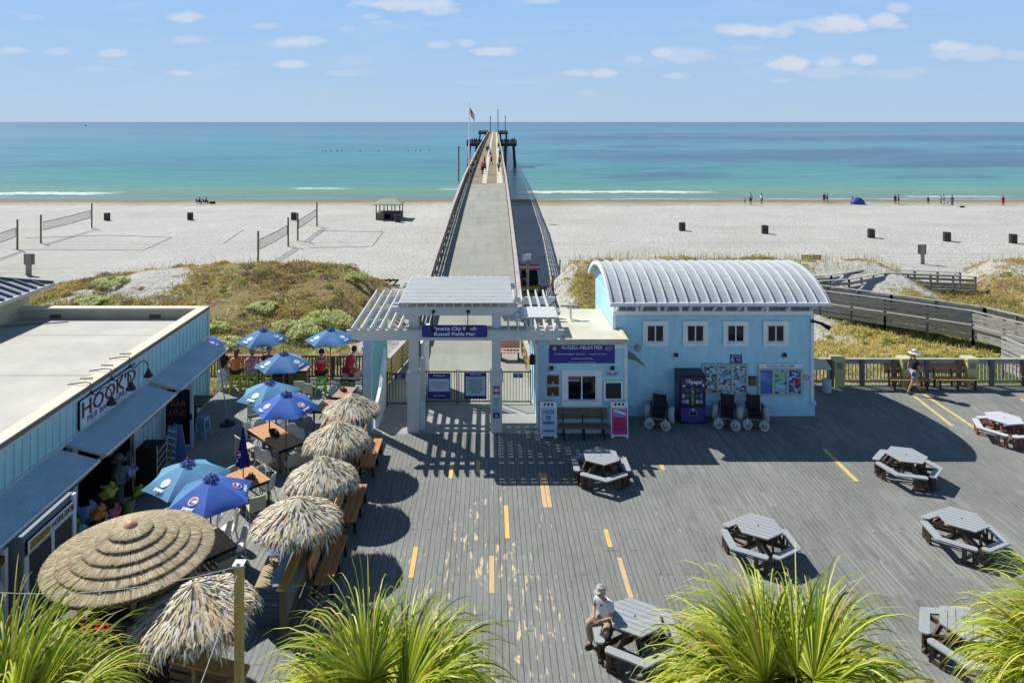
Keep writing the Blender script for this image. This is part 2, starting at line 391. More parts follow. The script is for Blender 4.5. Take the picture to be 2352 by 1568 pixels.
def sea_mat():
    m, nt, p = newmat('sea_water', .22, 0, .35)
    v = obc(nt); x, y, z = nt.sep(v)
    q = nt.m('DIVIDE', 24427.0, y)                        # = reference px below the horizon
    q = nt.m('ADD', q, nt.m('MULTIPLY', nt.m('SUBTRACT', nt.noise(nt.scale(v, (.006, .03, 1)), 1.0, 3.0), .5), 16.0))
    t = nt.m('DIVIDE', q, 180.0)
    c = nt.ramp(t, [(0.0, c8(34, 78, 98)), (.05, c8(38, 92, 112)), (.17, c8(46, 114, 128)), (.38, c8(42, 116, 124)),
                    (.62, c8(46, 118, 118)), (.80, c8(72, 132, 112)), (.87, c8(96, 138, 98)), (.93, c8(92, 124, 102)), (1.0, c8(116, 120, 94))])
    # darker patches, elongated along shore
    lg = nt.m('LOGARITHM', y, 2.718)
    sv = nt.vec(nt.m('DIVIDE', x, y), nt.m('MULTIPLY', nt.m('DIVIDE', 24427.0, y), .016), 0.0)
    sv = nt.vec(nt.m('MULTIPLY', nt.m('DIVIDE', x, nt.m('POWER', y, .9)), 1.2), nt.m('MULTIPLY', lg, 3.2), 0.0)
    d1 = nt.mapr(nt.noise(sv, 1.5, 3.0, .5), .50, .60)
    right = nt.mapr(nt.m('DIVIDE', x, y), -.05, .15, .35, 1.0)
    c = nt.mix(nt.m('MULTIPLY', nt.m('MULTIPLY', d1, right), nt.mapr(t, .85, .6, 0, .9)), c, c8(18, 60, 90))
    # two long dark bands to the right, far out
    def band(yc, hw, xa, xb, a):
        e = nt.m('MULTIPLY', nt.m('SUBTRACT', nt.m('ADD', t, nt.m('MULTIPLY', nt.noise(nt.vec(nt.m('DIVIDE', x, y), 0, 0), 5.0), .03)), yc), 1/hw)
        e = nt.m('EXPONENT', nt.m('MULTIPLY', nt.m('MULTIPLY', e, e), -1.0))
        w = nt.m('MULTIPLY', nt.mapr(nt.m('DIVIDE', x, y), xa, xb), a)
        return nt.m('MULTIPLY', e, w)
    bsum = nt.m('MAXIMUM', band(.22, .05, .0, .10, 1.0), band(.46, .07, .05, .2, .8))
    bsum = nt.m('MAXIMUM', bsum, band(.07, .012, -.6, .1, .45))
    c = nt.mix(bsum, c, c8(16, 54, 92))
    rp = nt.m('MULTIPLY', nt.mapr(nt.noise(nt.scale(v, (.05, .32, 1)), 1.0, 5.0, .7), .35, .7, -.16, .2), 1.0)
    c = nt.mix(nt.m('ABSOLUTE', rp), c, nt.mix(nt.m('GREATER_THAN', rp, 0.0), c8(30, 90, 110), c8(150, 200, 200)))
    # surf: short foam lines parallel to the shore
    fn = nt.noise(nt.scale(v, (.25, .8, 1)), 1.0, 5.0, .7)
    def foam(x0, x1, yc, hw):
        yc2 = nt.m('ADD', yc, nt.m('MULTIPLY', nt.m('SUBTRACT', nt.noise(nt.scale(v, (.05, 0, 0)), 1.0, 3.0), .5), 5.0))
        e = nt.m('SUBTRACT', 1.0, nt.m('DIVIDE', nt.m('ABSOLUTE', nt.m('SUBTRACT', y, yc2)), hw))
        w = nt.m('MULTIPLY', nt.mapr(x, x0, x0 + 3), nt.mapr(x, x1, x1 - 8))
        return nt.m('MULTIPLY', nt.m('GREATER_THAN', nt.m('ADD', e, nt.m('MULTIPLY', nt.m('SUBTRACT', fn, .5), 3.2)), .42), w)
    fs = None
    for a in ((-140, -78, 149, 4.2), (-46, -30, 160, 2.0), (6, 50, 152, 3.4), (84, 108, 143, 1.0), (-12, -3, 158, 1.8), (-150, -95, 141, .8), (10, 120, 137.6, .5)):
        q1 = foam(*a); fs = q1 if fs is None else nt.m('MAXIMUM', fs, q1)
    c = nt.mix(nt.m('MULTIPLY', fs, .85), c, (.8, .84, .82, 1))
    nt.l.new(c, p.inputs['Base Color'])
    dist = nt.mapr(y, 140.0, 900.0, .5, .10)
    h = nt.noise(nt.scale(v, (.22, .75, 1)), 1.0, 6.0, .65)
    b = nt.n('ShaderNodeBump', {'Strength': dist, 'Distance': .5, 'Height': h})
    nt.l.new(b.outputs[0], p.inputs['Normal'])
    # keep the turquoise body colour at grazing angles: rough sea, weak mirror
    p.inputs['IOR'].default_value = 1.2
    return m
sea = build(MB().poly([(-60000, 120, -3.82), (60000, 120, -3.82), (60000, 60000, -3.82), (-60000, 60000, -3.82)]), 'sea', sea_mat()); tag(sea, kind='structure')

# ---- decks
def deck_mat(name, colA, colB, peel=True, bw=.145, gapc=(.012, .013, .016, 1), ysc=4.9):
    m, nt, p = newmat(name, .82, 0, .18)
    v = obc(nt); x, y, z = nt.sep(v)
    bx = nt.m('DIVIDE', x, bw); cell = nt.m('FLOOR', bx); fr = nt.m('FRACT', bx)
    wn = nt.n('ShaderNodeTexWhiteNoise', {'W': cell}, noise_dimensions='1D').outputs[0]
    yj = nt.m('ADD', nt.m('DIVIDE', y, ysc), nt.m('MULTIPLY', nt.m('FLOOR', nt.m('MULTIPLY', wn, 5.0)), .2))
    jc = nt.m('FLOOR', yj); jf = nt.m('FRACT', yj)
    wn2 = nt.n('ShaderNodeTexWhiteNoise', {'Vector': nt.vec(cell, jc, 0.0)}, noise_dimensions='2D').outputs[0]
    big = nt.noise(nt.scale(v, (1, .7, 1)), .35, 4.0, .6)
    grain = nt.noise(nt.scale(v, (28, 1.6, 1)), 1.0, 5.0, .65)
    c = nt.mix(nt.mapr(wn2, 0, 1, .3, .7), colA, colB)
    c = nt.mix(nt.mapr(nt.noise(nt.scale(v, (1, .45, 1)), 1.7, 6.0, .7), .5, .72, 0, .5), c, tuple(k * .6 for k in colA[:3]) + (1,))
    c = nt.mix(nt.mapr(big, .35, .68, 0, .55), c, tuple(k * .55 for k in colA[:3]) + (1,))
    c = nt.mix(nt.mapr(nt.noise(v, 5.0, 4.0, .7), .62, .75, 0, .45), c, tuple(k * .45 for k in colA[:3]) + (1,))
    c = nt.mix(nt.mapr(grain, .35, .7, 0, .55), c, tuple(min(1, k * 1.35) for k in colB[:3]) + (1,))
    c = nt.mix(nt.mapr(nt.noise(nt.scale(v, (60, 4, 1)), 1.0, 3.0), .56, .72, 0, .5), c, tuple(k * .5 for k in colA[:3]) + (1,))
    if peel:
        pn = nt.noise(nt.scale(v, (7.0, 1.5, 1)), 1.0, 4.0, .62)
        area = nt.m('MULTIPLY', nt.m('MULTIPLY', nt.mapr(x, -3.6, -1.4), nt.mapr(x, 3.2, 1.2)), nt.mapr(y, 23.0, 17.5, .35, 1.0))
        clump = nt.mapr(nt.noise(nt.scale(v, (.8, .35, 1)), 1.0, 2.0), .4, .6)
        th = nt.m('ADD', pn, nt.m('MULTIPLY', nt.m('MULTIPLY', area, nt.m('ADD', clump, .38)), .106))
        pl = nt.mapr(th, .70, .715)
        c = nt.mix(nt.m('MULTIPLY', pl, .85), c, nt.mix(wn, c8(214, 196, 150), c8(196, 178, 150)))
        sp = nt.mapr(nt.noise(v, 9.0, 2.0), .79, .80)
        c = nt.mix(sp, c, c8(205, 205, 200))
    g = nt.m('LESS_THAN', fr, nt.m('ADD', .05, nt.m('MULTIPLY', wn, .06)))
    if peel:  # some gaps paler on the right half
        sg = nt.mapr(nt.noise(nt.scale(v, (.4, .3, 1)), 1.0, 3.0), .48, .54)
        sg = nt.m('MULTIPLY', nt.m('MULTIPLY', sg, nt.mapr(x, 4.5, 7.0)), nt.m('GREATER_THAN', nt.n('ShaderNodeTexWhiteNoise', {'Vector': nt.vec(cell, nt.m('FLOOR', nt.m('DIVIDE', y, 1.3)), 3.0)}, noise_dimensions='3D').outputs[0], .45))
        gcol = nt.mix(sg, gapc, c8(196, 192, 180))
    else: gcol = gapc
    c = nt.mix(nt.m('MULTIPLY', g, .8), c, gcol)
    c = nt.mix(nt.m('MULTIPLY', nt.m('MULTIPLY', nt.m('LESS_THAN', jf, .004), nt.m('GREATER_THAN', wn2, .45)), .7), c, gapc)
    nt.l.new(c, p.inputs['Base Color'])
    hh = nt.m('ADD', nt.m('MULTIPLY', nt.m('SUBTRACT', 1.0, g), 1.0), nt.m('MULTIPLY', grain, .3))
    b = nt.n('ShaderNodeBump', {'Strength': .5, 'Distance': .012, 'Height': hh}); nt.l.new(b.outputs[0], p.inputs['Normal'])
    return m
PLAZA = deck_mat('plaza_boards', c8(117, 120, 115), c8(136, 138, 132))
PATIO = deck_mat('patio_boards', c8(126, 131, 127), c8(146, 149, 143), peel=False)
CONC = M('concrete', c8(172, 168, 150), .85, .07, .8, .25, bscale=20)
CONCG = M('grey_concrete', c8(150, 150, 146), .85, .12, 1.0, .25, bscale=20)
plaza = build(MB().box(-4.62, 60, -6, 25.6, -.3, 0).box(1.85, 60, 25.6, 30.45, -.3, 0), 'plaza_deck', PLAZA); tag(plaza, kind='structure')
# skirt of the plaza's sea edge
fresh = M('fresh_lumber', c8(214, 180, 108), .7, .18, 2, .3, stretch=(8, 1, 1)); peach = M('tan_lumber', c8(200, 172, 128), .7, .15, 2, .3, stretch=(8, 1, 1))
def floorboards(lst, mat, nm):
    b = MB()
    for (xa, ya, xb, yb, w) in lst:
        p0 = G(xa, ya); p1 = G(xb, yb)
        xc = (p0[0] + p1[0]) / 2; n = max(1, round(w)); y0, y1 = sorted((p0[1], p1[1]))
        i0 = round(xc / .145 - n / 2)
        for k in range(n): b.box((i0+k)*.145+.012, (i0+k+1)*.145-.002, y0, y1, .001, .006)
    o = build(b, nm, mat, plaza); return o
floorboards([(1037,1066,1036,1098,1),(1098,1058,1098,1083,1),(1157,1160,1159,1236,1),(956,1256,945,1326,1),(1388,1215,1398,1256,1),(1520+0,1066,1522,1078,1)], fresh, 'new_boards')
floorboards([(1250,1085,1262,1165,2),(1420,1280,1447,1372,1),(1134,1276,1136,1362,1)], peach, 'tan_boards')
def stripes():
    b = MB()
    for (a, c, w) in (((2072,888),(2188,978),.13),((2122,905),(2250,990),.13),((1892,1030),(1968,1105),.15),((2345,915),(2380,940),.1)):
        p0 = G(*a); p1 = G(*c); b.bar((p0[0], p0[1], .004), (p1[0], p1[1], .004), w, .004)
    return build(b, 'painted_lines', M('worn_yellow_paint', c8(206, 182, 112), .7, .3, 6), plaza)
stripes()
patio = build(MB().box(-11.4, -4.62, 3, 31.4, -.3, .0), 'patio_deck', PATIO); tag(patio, kind='structure')
apron = build(MB().box(-4.6, 1.8, 25.6, 33.2, -.3, -.002), 'gate_apron', CONCG); tag(apron, kind='structure')

# ---- dune plants: thousands of small blades, one object per kind
def blades(name, pts, hmin, hmax, wid, mat, per=1, lean=.5, seg=2):
    P = np.asarray(pts, dtype=np.float64); P = np.repeat(P, per, axis=0)
    n = len(P); P[:, 0:2] += rng.normal(0, .10, (n, 2))
    h = rng.uniform(hmin, hmax, n); a = rng.uniform(0, 2*PI, n); l = rng.uniform(.1, lean, n) * h
    dx = np.cos(a); dy = np.sin(a); b = rng.uniform(0, PI, n); wx = np.cos(b) * wid / 2; wy = np.sin(b) * wid / 2
    V = np.zeros((n, 6, 3))
    for i, (t, ww) in enumerate(((0, 1), (.55, .9), (1.0, .15))):
        cx = P[:, 0] + dx * l * t * t; cy = P[:, 1] + dy * l * t * t; cz = P[:, 2] - .03 + h * t * (1 - .15 * t)
        V[:, 2*i, 0] = cx - wx*ww; V[:, 2*i, 1] = cy - wy*ww; V[:, 2*i, 2] = cz
        V[:, 2*i+1, 0] = cx + wx*ww; V[:, 2*i+1, 1] = cy + wy*ww; V[:, 2*i+1, 2] = cz
    base = (np.arange(n) * 6)[:, None]
    Q = np.concatenate([base + np.array([0, 1, 3, 2]), base + np.array([2, 3, 5, 4])], 1).reshape(-1, 4)
    o = quads_mesh(name, V.reshape(-1, 3), Q, mat); tag(o, kind='stuff'); return o
def scatter(n, x0, x1, y0, y1, f, thr=.35):
    out = []
    while len(out) < n:
        x = random.uniform(x0, x1); y = random.uniform(y0, y1); v = f(x, y)
        if v > thr + random.uniform(-.1, .35): out.append((x, y, terr(x, y)))
    return out
def S3(a, b_, c, d, e): return [(0, c8(*a)), (.25, c8(*b_)), (.5, c8(*c)), (.75, c8(*d)), (1, c8(*e))]
DG1 = MI('dune_scrub', S3((160, 140, 82), (190, 170, 104), (166, 154, 96), (206, 192, 128), (146, 132, 90)), .8, .25)
DGO = MI('olive_scrub', S3((138, 136, 74), (168, 164, 88), (188, 180, 108), (152, 152, 90), (204, 196, 134)), .8, .25)
DGG = MI('golden_grass', S3((184, 156, 84), (208, 182, 106), (176, 142, 76), (222, 200, 134), (192, 172, 84)), .8, .25)
DG2 = MI('yellow_grass', S3((186, 168, 92), (212, 194, 120), (166, 160, 80), (222, 208, 146), (196, 170, 90)), .8, .3)
DG3 = MI('green_shrub_leaf', S3((172, 180, 112), (198, 204, 136), (218, 222, 168), (182, 190, 118), (228, 230, 188)), .8, .45)
DG4 = MI('vine_leaf', S3((84, 116, 30), (122, 154, 48), (160, 180, 70), (104, 136, 40), (176, 186, 84)), .7, .3)
def kindf(kx, ky, ph, lo):
    def f(x, y):
        n = math.sin(x*kx + ph + 1.3*math.sin(y*.33)) * math.cos(y*ky + ph*1.7 + math.sin(x*.41)) + .35*math.sin(x*2.3+ph)*math.cos(y*2.9)
        return veg(x, y) * (1.0 if n > lo else 0)
    return f
LD = (-42, -5, 31.6, 60); RD = (4, 16, 33, 60); FD = (16, 62, 44, 61)
for mt_, f_, k, lb in ((DG1, kindf(.5, .42, .3, -.35), 1.0, 'brown low scrub'), (DGO, kindf(.62, .5, 2.1, .0), .7, 'olive scrub'), (DGG, kindf(.8, .55, 4.0, .1), .55, 'golden dry grass')):
    nm = lb.replace(' ', '_')
    blades(nm, scatter(int(9500*k), *LD, f_, .35) + scatter(int(3200*k), *RD, f_, .35) + scatter(int(4200*k), *FD, f_, .4), .06, .26, .05, mt_, 3, 1.0)
blades('yellow_dune_grass', scatter(6500, 12.8, 36, 31, 47, lambda x, y: veg(x, y), .4), .10, .34, .045, DG2, 3, .9)
blades('straw_grass', scatter(5200, -16, -5.5, 31.5, 38.6, lambda x, y: .8, .3), .08, .26, .035, MI('straw', S3((186, 168, 116), (214, 198, 150), (170, 160, 90), (222, 210, 170), (190, 176, 120)), .8, .25), 3, 1.2)
blades('creeping_vine', scatter(6500, 20.5, 29, 31.2, 37.5, lambda x, y: .95 - .25 * math.hypot((x - 24.6) / 2.4, (y - 33.0) / 2.0), .35), .1, .36, .09, DG4, 3, 1.4)
def clumps(name, n, box, f, mat, smin, smax, thr=.4, leaves=110):
    C = scatter(n, *box, f, thr); V = []
    for (x, y, z) in C:
        r = random.uniform(smin, smax); k = leaves; a = rng.uniform(0, 2*PI, k); rr = r*np.sqrt(rng.uniform(0, 1, k)); h = r*.55*np.sqrt(np.clip(1-(rr/r)**2, 0, 1))*rng.uniform(.45, 1.05, k)
        P = np.stack([x+rr*np.cos(a), y+rr*np.sin(a), z-.04+h], 1); s = rng.uniform(.025, .06, k)[:, None]
        d1 = rng.normal(0, 1, (k, 3)); d1[:, 2] *= .5; d1 /= np.linalg.norm(d1, axis=1)[:, None]; d2 = np.cross(d1, rng.normal(0, 1, (k, 3))); d2 /= np.linalg.norm(d2, axis=1)[:, None]
        V.append(np.stack([P-d1*s-d2*s*.5, P+d1*s-d2*s*.5, P+d1*s+d2*s*.5, P-d1*s+d2*s*.5], 1).reshape(-1, 3))
    V = np.concatenate(V); o = quads_mesh(name, V, np.arange(len(V)).reshape(-1, 4), mat); tag(o, kind='stuff')
GRYB = MI('grey_brown_scrub', S3((122, 102, 88), (150, 128, 108), (134, 118, 104), (172, 150, 122), (110, 92, 78)), .8, .2)
LIMY = MI('lime_scrub', S3((136, 148, 70), (172, 180, 94), (152, 160, 84), (196, 200, 120), (124, 136, 72)), .8, .25)
clumps('grey_brown_clumps', 300, LD, kindf(.5, .42, .3, -.1), GRYB, .25, .7); clumps('lime_clumps', 130, LD, kindf(.9, .7, 1.0, .2), LIMY, .25, .6); clumps('golden_clumps', 150, LD, kindf(.8, .55, 4.0, .1), DGG, .2, .5)
clumps('olive_clumps_right', 150, FD, kindf(.62, .5, 2.1, -.2), DGO, .25, .7); clumps('lime_clumps_right', 170, (13, 36, 31, 47), lambda x, y: veg(x, y), LIMY, .2, .5, .5); clumps('brown_clumps_right', 110, RD, kindf(.5, .42, .3, -.3), DG1, .25, .6)
clumps('vine_clumps', 120, (20.5, 28, 31.4, 36.5), lambda x, y: .95 - .3 * math.hypot((x - 24.4) / 2.4, (y - 33.0) / 2.0), DG4, .3, .6, .35, 150)
blades('sea_oats', scatter(260, -30, -8, 50, 60, lambda x, y: .9, .3) + scatter(800, 5, 31, 51, 59, lambda x, y: .9, .3) + scatter(300, 37, 60, 50, 58, lambda x, y: .9), .4, 1.0, .03, DGG, 2, .5)
def shrub(x, y, r, hgt, label, mat=DG3):
    n = int(700 * r * r) + 260; z = terr(x, y)
    a = rng.uniform(0, 2*PI, n); e = rng.uniform(0, 1, n); rr = r * np.sqrt(rng.uniform(.15, 1, n)) * (1 + .25*np.sin(3*a+x))
    P = np.stack([rr*np.cos(a), rr*np.sin(a), hgt*np.sqrt(np.clip(1-(rr/r/1.3)**2, 0, 1))*rng.uniform(.5, 1, n)], 1)
    s = .07
    d1 = rng.normal(0, 1, (n, 3)); d1 /= np.linalg.norm(d1, axis=1)[:, None]; d2 = np.cross(d1, rng.normal(0, 1, (n, 3))); d2 /= np.linalg.norm(d2, axis=1)[:, None]
    V = np.stack([P-d1*s-d2*s*.5, P+d1*s-d2*s*.5, P+d1*s+d2*s*.5, P-d1*s+d2*s*.5], 1).reshape(-1, 3)
    Q = np.arange(n*4).reshape(-1, 4)
    o = quads_mesh('dune_shrub', V, Q, mat); o.location = (x, y, z); tag(o, label, 'shrub', 'grey green shrubs on the dunes'); return o
for (dx, dy, r, h, lb) in ((255,664,1.1,.5,'grey green shrub near the sandy crest at the left end of the dune'),(212,690,1.0,.45,'grey green shrub nearest the flat roof of the restaurant'),
        (750,750,1.5,.9,'large pale green shrub right behind the patio umbrellas'),(700,770,1.0,.8,'pale green shrub between the two far blue umbrellas'),(745,815,.8,.6,'dark green shrub behind the person in a red tank top'),
        (820,655,.9,.6,'round green shrub at the right foot of the dune'),(520,790,.8,.4,'faded green shrub beside the restaurant corner'),(655,735,.8,.5,'green shrub high on the slope above the middle umbrella'),
        (605,705,.9,.4,'olive shrub in the middle of the brown scrub'),(900,678,.7,.5,'green shrub beside the white pergola'),(500,735,.7,.4,'grey shrub just above the restaurant parapet corner')):
    X, Y = G(dx, dy, -.9 if dy > 740 else -.3); shrub(X, Y, r, h, lb)
# ================================================================ PIER
PR = ([28, 34, 47, 56, 68, 94, 166, 281, 480], [10.3, 10.3, 9.2, 8.7, 8.0, 7.07, 6.3, 5.95, 5.9])
def pz(y): return H - lerp(y, *PR) - 1.1
def pxl(y): return lerp(y, [28.3, 34.5, 500], [-4.35, -3.72, -1.35 + .0093*500 - 2.65])
def pxr(y): return lerp(y, [28.3, 34.5, 500], [1.85, 1.62, -1.35 + .0093*500 + 2.65])
WALN = M('dark_pier_wood', (.085, .065, .05, 1), .8, .35, 3, .4)
WALL_ = M('light_rail_cap', (.42, .38, .35, 1), .8, .2, 2, .3)
PCONC = M('pier_concrete', c8(150, 151, 141), .85, .09, .35, .2, bscale=15)
PBOARD = M('pier_cross_boards', c8(132, 118, 92), .85, .35, .7, .3, stretch=(.3, 1.5, 1))
def conc_mat():
    m, nt, p = newmat('jointed_concrete', .85, 0, .2); v = obc(nt); x, y, z = nt.sep(v)
    c = nt.mix(nt.mapr(nt.noise(v, .35, 5.0, .6), .35, .65), c8(144, 146, 134), c8(158, 158, 147))
    c = nt.mix(nt.mapr(nt.noise(nt.scale(v, (1.6, .12, 1)), 1.0, 4.0, .6), .5, .7, 0, .35), c, c8(122, 122, 112))
    c = nt.mix(nt.mapr(nt.noise(v, 6.0, 4.0, .7), .62, .72, 0, .4), c, c8(112, 110, 100))
    j = nt.m('LESS_THAN', nt.m('FRACT', nt.m('DIVIDE', y, 3.05)), .012); c = nt.mix(nt.m('MULTIPLY', j, .45), c, c8(90, 88, 80))
    nt.l.new(c, p.inputs['Base Color']); return m
PCONC = conc_mat()
pier = thing('fishing_pier', 'long fishing pier running from the gate over the beach into the sea', 'pier', (-1.1, 28.3, 0))
def PL(b): return b.xf(Matrix.Translation((1.1, -28.3, 0)))
yy = [28.3, 34.5] + list(np.arange(40, 93, 6.0)) + [93]
b = MB()
for a, c in zip(yy[:-1], yy[1:]):
    for (u, v) in ((0, 0),):
        b.add([(pxl(a), a, pz(a)), (pxr(a), a, pz(a)), (pxr(c), c, pz(c)), (pxl(c), c, pz(c)),
               (pxl(a), a, pz(a)-.5), (pxr(a), a, pz(a)-.5), (pxr(c), c, pz(c)-.5), (pxl(c), c, pz(c)-.5)],
              [(0,1,2,3), (7,6,5,4), (1,5,6,2), (0,3,7,4)])
build(PL(b), 'concrete_deck', PCONC, pier)
b = MB(); st = MB(); yy = list(np.arange(93, 470, 12.0)) + [470]
for a, c in zip(yy[:-1], yy[1:]):
    b.add([(pxl(a), a, pz(a)), (pxr(a), a, pz(a)), (pxr(c), c, pz(c)), (pxl(c), c, pz(c)),
           (pxl(a), a, pz(a)-.7), (pxr(a), a, pz(a)-.7), (pxr(c), c, pz(c)-.7), (pxl(c), c, pz(c)-.7)],
          [(0,1,2,3), (7,6,5,4), (1,5,6,2), (0,3,7,4), (0,4,5,1), (2,6,7,3)])
    for t0, t1 in ((.42, .54), (.80, .95)):
        f = lambda y, t: pxl(y) + (pxr(y) - pxl(y)) * t
        st.add([(f(a,t0), a, pz(a)+.03), (f(a,t1), a, pz(a)+.03), (f(c,t1), c, pz(c)+.03), (f(c,t0), c, pz(c)+.03)], [(0,1,2,3)])
build(PL(b), 'board_deck', PBOARD, pier); build(PL(st), 'concrete_strips', M('strip_concrete', c8(190, 186, 168), .85, .08), pier)
for side, fx in ((-1, pxl), (1, pxr)):
    b = MB(); cap = MB(); y = 36.0; prev = None
    while y < 470:
        step = 2.4 if y < 130 else 6.0
        x = fx(y) + side*.06; z = pz(y)
        b.bar((x, y, z-.5), (x, y, z+1.02), .12, .12)
        if y < 100: b.bar((x, y, z-.12), (x + side*.42, y, z-.12), .10, .10); b.bar((x+side*.40, y, z-.14), (x, y, z+.75), .07, .09)
        if prev:
            px, py, pz_ = prev
            for hh in (.18, .46, .74): b.bar((px, py, pz_+hh), (x, y, z+hh), .05, .14)
            cap.bar((px+side*.02, py, pz_+1.06), (x+side*.02, y, z+1.06), .26, .05)
        prev = (x, y, z); y += step
    build(PL(b), 'railing', WALN if side < 0 else M('pier_rail_grey', (.16, .13, .115, 1), .8, .3, 3), pier); build(PL(cap), 'rail_cap', WALL_, pier)
for (Y0, Y1, w) in ((236, 245, 16.8), (452, 470, 19.0)):
    xc = -1.35 + .0093*Y0 + (.15 if Y0 < 300 else 0); z = pz(Y0)
    for (xa, xb) in ((xc - w/2, pxl(Y0)), (pxr(Y0), xc + w/2)):
        b = MB().box(xa, xb, Y0, Y1, z-1.1, z-.02)
        for yy_ in (Y0, Y1):
            b.bar((xa, yy_, z+1.0), (xb, yy_, z+1.0), .2, .14); b.bar((xa, yy_, z+.5), (xb, yy_, z+.5), .06, .2); b.bar((xa, yy_, z+.2), (xb, yy_, z+.2), .06, .2)
            n = 6
            for i in range(n+1): b.bar((xa+(xb-xa)*i/n, yy_, z-.5), (xa+(xb-xa)*i/n, yy_, z+1), .16, .16)
        build(PL(b), 'side_platform', M('dark_platform_wood', (.035, .04, .05, 1), .8, .3), pier)
        for k, px in enumerate((xa + .9 if xa < xc - 4 else xa + 2.2, xb - 2.4 if xa < xc - 4 else xb - .9)):
            for yy_ in (Y0+1, Y1-1):
                s = (.35 if px > xc else -.35) * (1 if abs(px-xc) > 6 else 0)
                build(PL(MB().tube([(px, yy_, z-1), (px+s*2.2, yy_, -8)], .38, 8)), 'pile', M('dark_pile', (.03, .035, .045, 1), .7, .3), pier)
y = 46.0; PILE = M('pier_pile', (.2, .19, .17, 1), .8, .25)
while y < 465:
    for fx in (pxl, pxr):
        x = fx(y) + (.5 if fx is pxl else -.5); build(PL(MB().tube([(x, y, pz(y)-.4), (x, y, -9)], .28, 8)), 'pile', PILE, pier)
    build(PL(MB().box(pxl(y), pxr(y), y-.3, y+.3, pz(y)-1.2, pz(y)-.5)), 'cross_beam', PILE, pier)
    y += 14.0
# lead-in rails either side of the pier mouth (yellow-grey lumber)
def board_rail(name, label, pts, z0, z1, mat, grp=None, nb=5, step=1.8, capw=.2):
    root = thing(name, label, 'railing', (pts[0][0], pts[0][1], z0), 0, grp)
    T = Matrix.Translation((-pts[0][0], -pts[0][1], -z0)); b = MB(); pb = MB(); cp = MB()
    for (xa, ya, za), (xb, yb, zb) in zip(pts[:-1], pts[1:]):
        L = math.hypot(xb-xa, yb-ya); n = max(1, round(L/step))
        for i in range(n+1):
            t = i/n; build(MB().bar((xa+(xb-xa)*t, ya+(yb-ya)*t, za+z0-.2), (xa+(xb-xa)*t, ya+(yb-ya)*t, za+z1-.04), .1, .1).xf(T), 'post', mat, root)
        for k in range(nb):
            h = z0 + .12 + (z1-z0-.25)*k/max(1, nb-1); b.bar((xa, ya, za+h), (xb, yb, zb+h), .035, .14)
        cp.bar((xa, ya, za+z1), (xb, yb, zb+z1), capw, .05)
    build(b.xf(T), 'boards', mat, root); build(cp.xf(T), 'cap', WALL_, root); return root
LR = M('aged_yellow_rail', c8(150, 132, 84), .8, .25, 2, .4)
board_rail('ramp_railing', 'aged timber rail with flat cap on the left of the pier mouth', [(-4.6, 29.3, 0), (-3.75, 34.2, 0), (-3.76, 36, 0)], 0, 1.1, LR, nb=6)
board_rail('ramp_railing', 'timber rail with flat cap on the right of the pier mouth behind the booth', [(1.95, 29.0, 0), (1.66, 34.2, 0), (1.68, 36, 0)], 0, 1.1, LR, nb=4)

# ================================================================ MAIN BUILDING
def siding(b, x0, x1, y, z0, z1, holes=(), step=.165, normal=-1):
    z = z0
    while z < z1 - .01:
        zt = min(z + step, z1); zg = zt
        zt = zt - .022
        spans = [(x0, x1)]
        for (hx0, hx1, hz0, hz1) in holes:
            if zt > hz0 and z < hz1:
                ns = []
                for a, c in spans:
                    if hx0 > a: ns.append((a, min(c, hx0)))
                    if hx1 < c: ns.append((max(a, hx1), c))
                spans = [q for q in ns if q[1] - q[0] > .01]
        for a, c in spans:
            b.add([(a, y, z), (c, y, z), (c, y, zt), (a, y, zt), (a, y-.040, z), (c, y-.040, z), (c, y-.004, zt), (a, y-.004, zt)],
                  [(4,5,6,7), (0,1,5,4), (1,2,6,5), (3,0,4,7), (2,3,7,6)])
        z = zg
bld = thing('pier_shop', 'two storey pale blue clapboard building with a curved white metal roof', 'building', (4.86, 27.2, 0))
O = Matrix.Translation((-4.86, -27.2, 0))
X0, X1, YF, YB = 4.86, 12.56, 27.2, 31.9
b = MB().box(X0, X1, YF, YB, 0, 4.36); siding(b, X0+.12, X1-.12, YF, .42, 3.9, [])
b.add([], [])
build(b.xf(O), 'wall', TEAL, bld)
# left gable infill above side wall follows the vault
RC, RY, RZ = 4.9, 29.55, .5       # vault: radius, ridge y, centre height below ridge
def arch(n=28, r=RC, dz=0.0, span=2.92):
    a = math.asin(span / r); out = []
    for i in range(n+1):
        t = -a + 2*a*i/n; out.append((RY + r*math.sin(t), RZ + dz + r*math.cos(t) ))
    return out
RZ = 5.42 - RC
for x in (X0+.02, X1-.02):
    b = MB(); pts = [(x, y, min(z - .14, 9)) for y, z in arch(24, RC, 0, 2.3)]
    pts = [(x, YF+.1, 4.3)] + pts + [(x, YB-.1, 4.3)]
    b.slab(pts, (.06 if x < 6 else -.06, 0, 0))
    build(b.xf(O), 'gable_panel', M('gable_blue', (.34, .64, .78, 1), .5, .06), bld)
b = MB(); XR0, XR1 = 4.66, 12.98
A = arch(36); A2 = arch(36, RC-.07)
vs = []; fs = []
for x in (XR0, XR1):
    vs += [(x, y, z) for y, z in A]
for x in (XR0, XR1):
    vs += [(x, y, z) for y, z in A2]
n = len(A)
for i in range(n-1):
    fs += [(i, i+1, n+i+1, n+i), (2*n+i, 3*n+i, 3*n+i+1, 2*n+i+1), (i, 2*n+i, 2*n+i+1, i+1), (n+i, n+i+1, 3*n+i+1, 3*n+i)]
fs += [(0, n, 3*n, 2*n), (n-1, 3*n-1, 4*n-1, 2*n-1)]
b.add(vs, fs)
ROOFM = M('white_metal_roof', (.47, .50, .50, 1), .42, .12, 1.0, .1, metal=.1, stretch=(1, 6, 1))
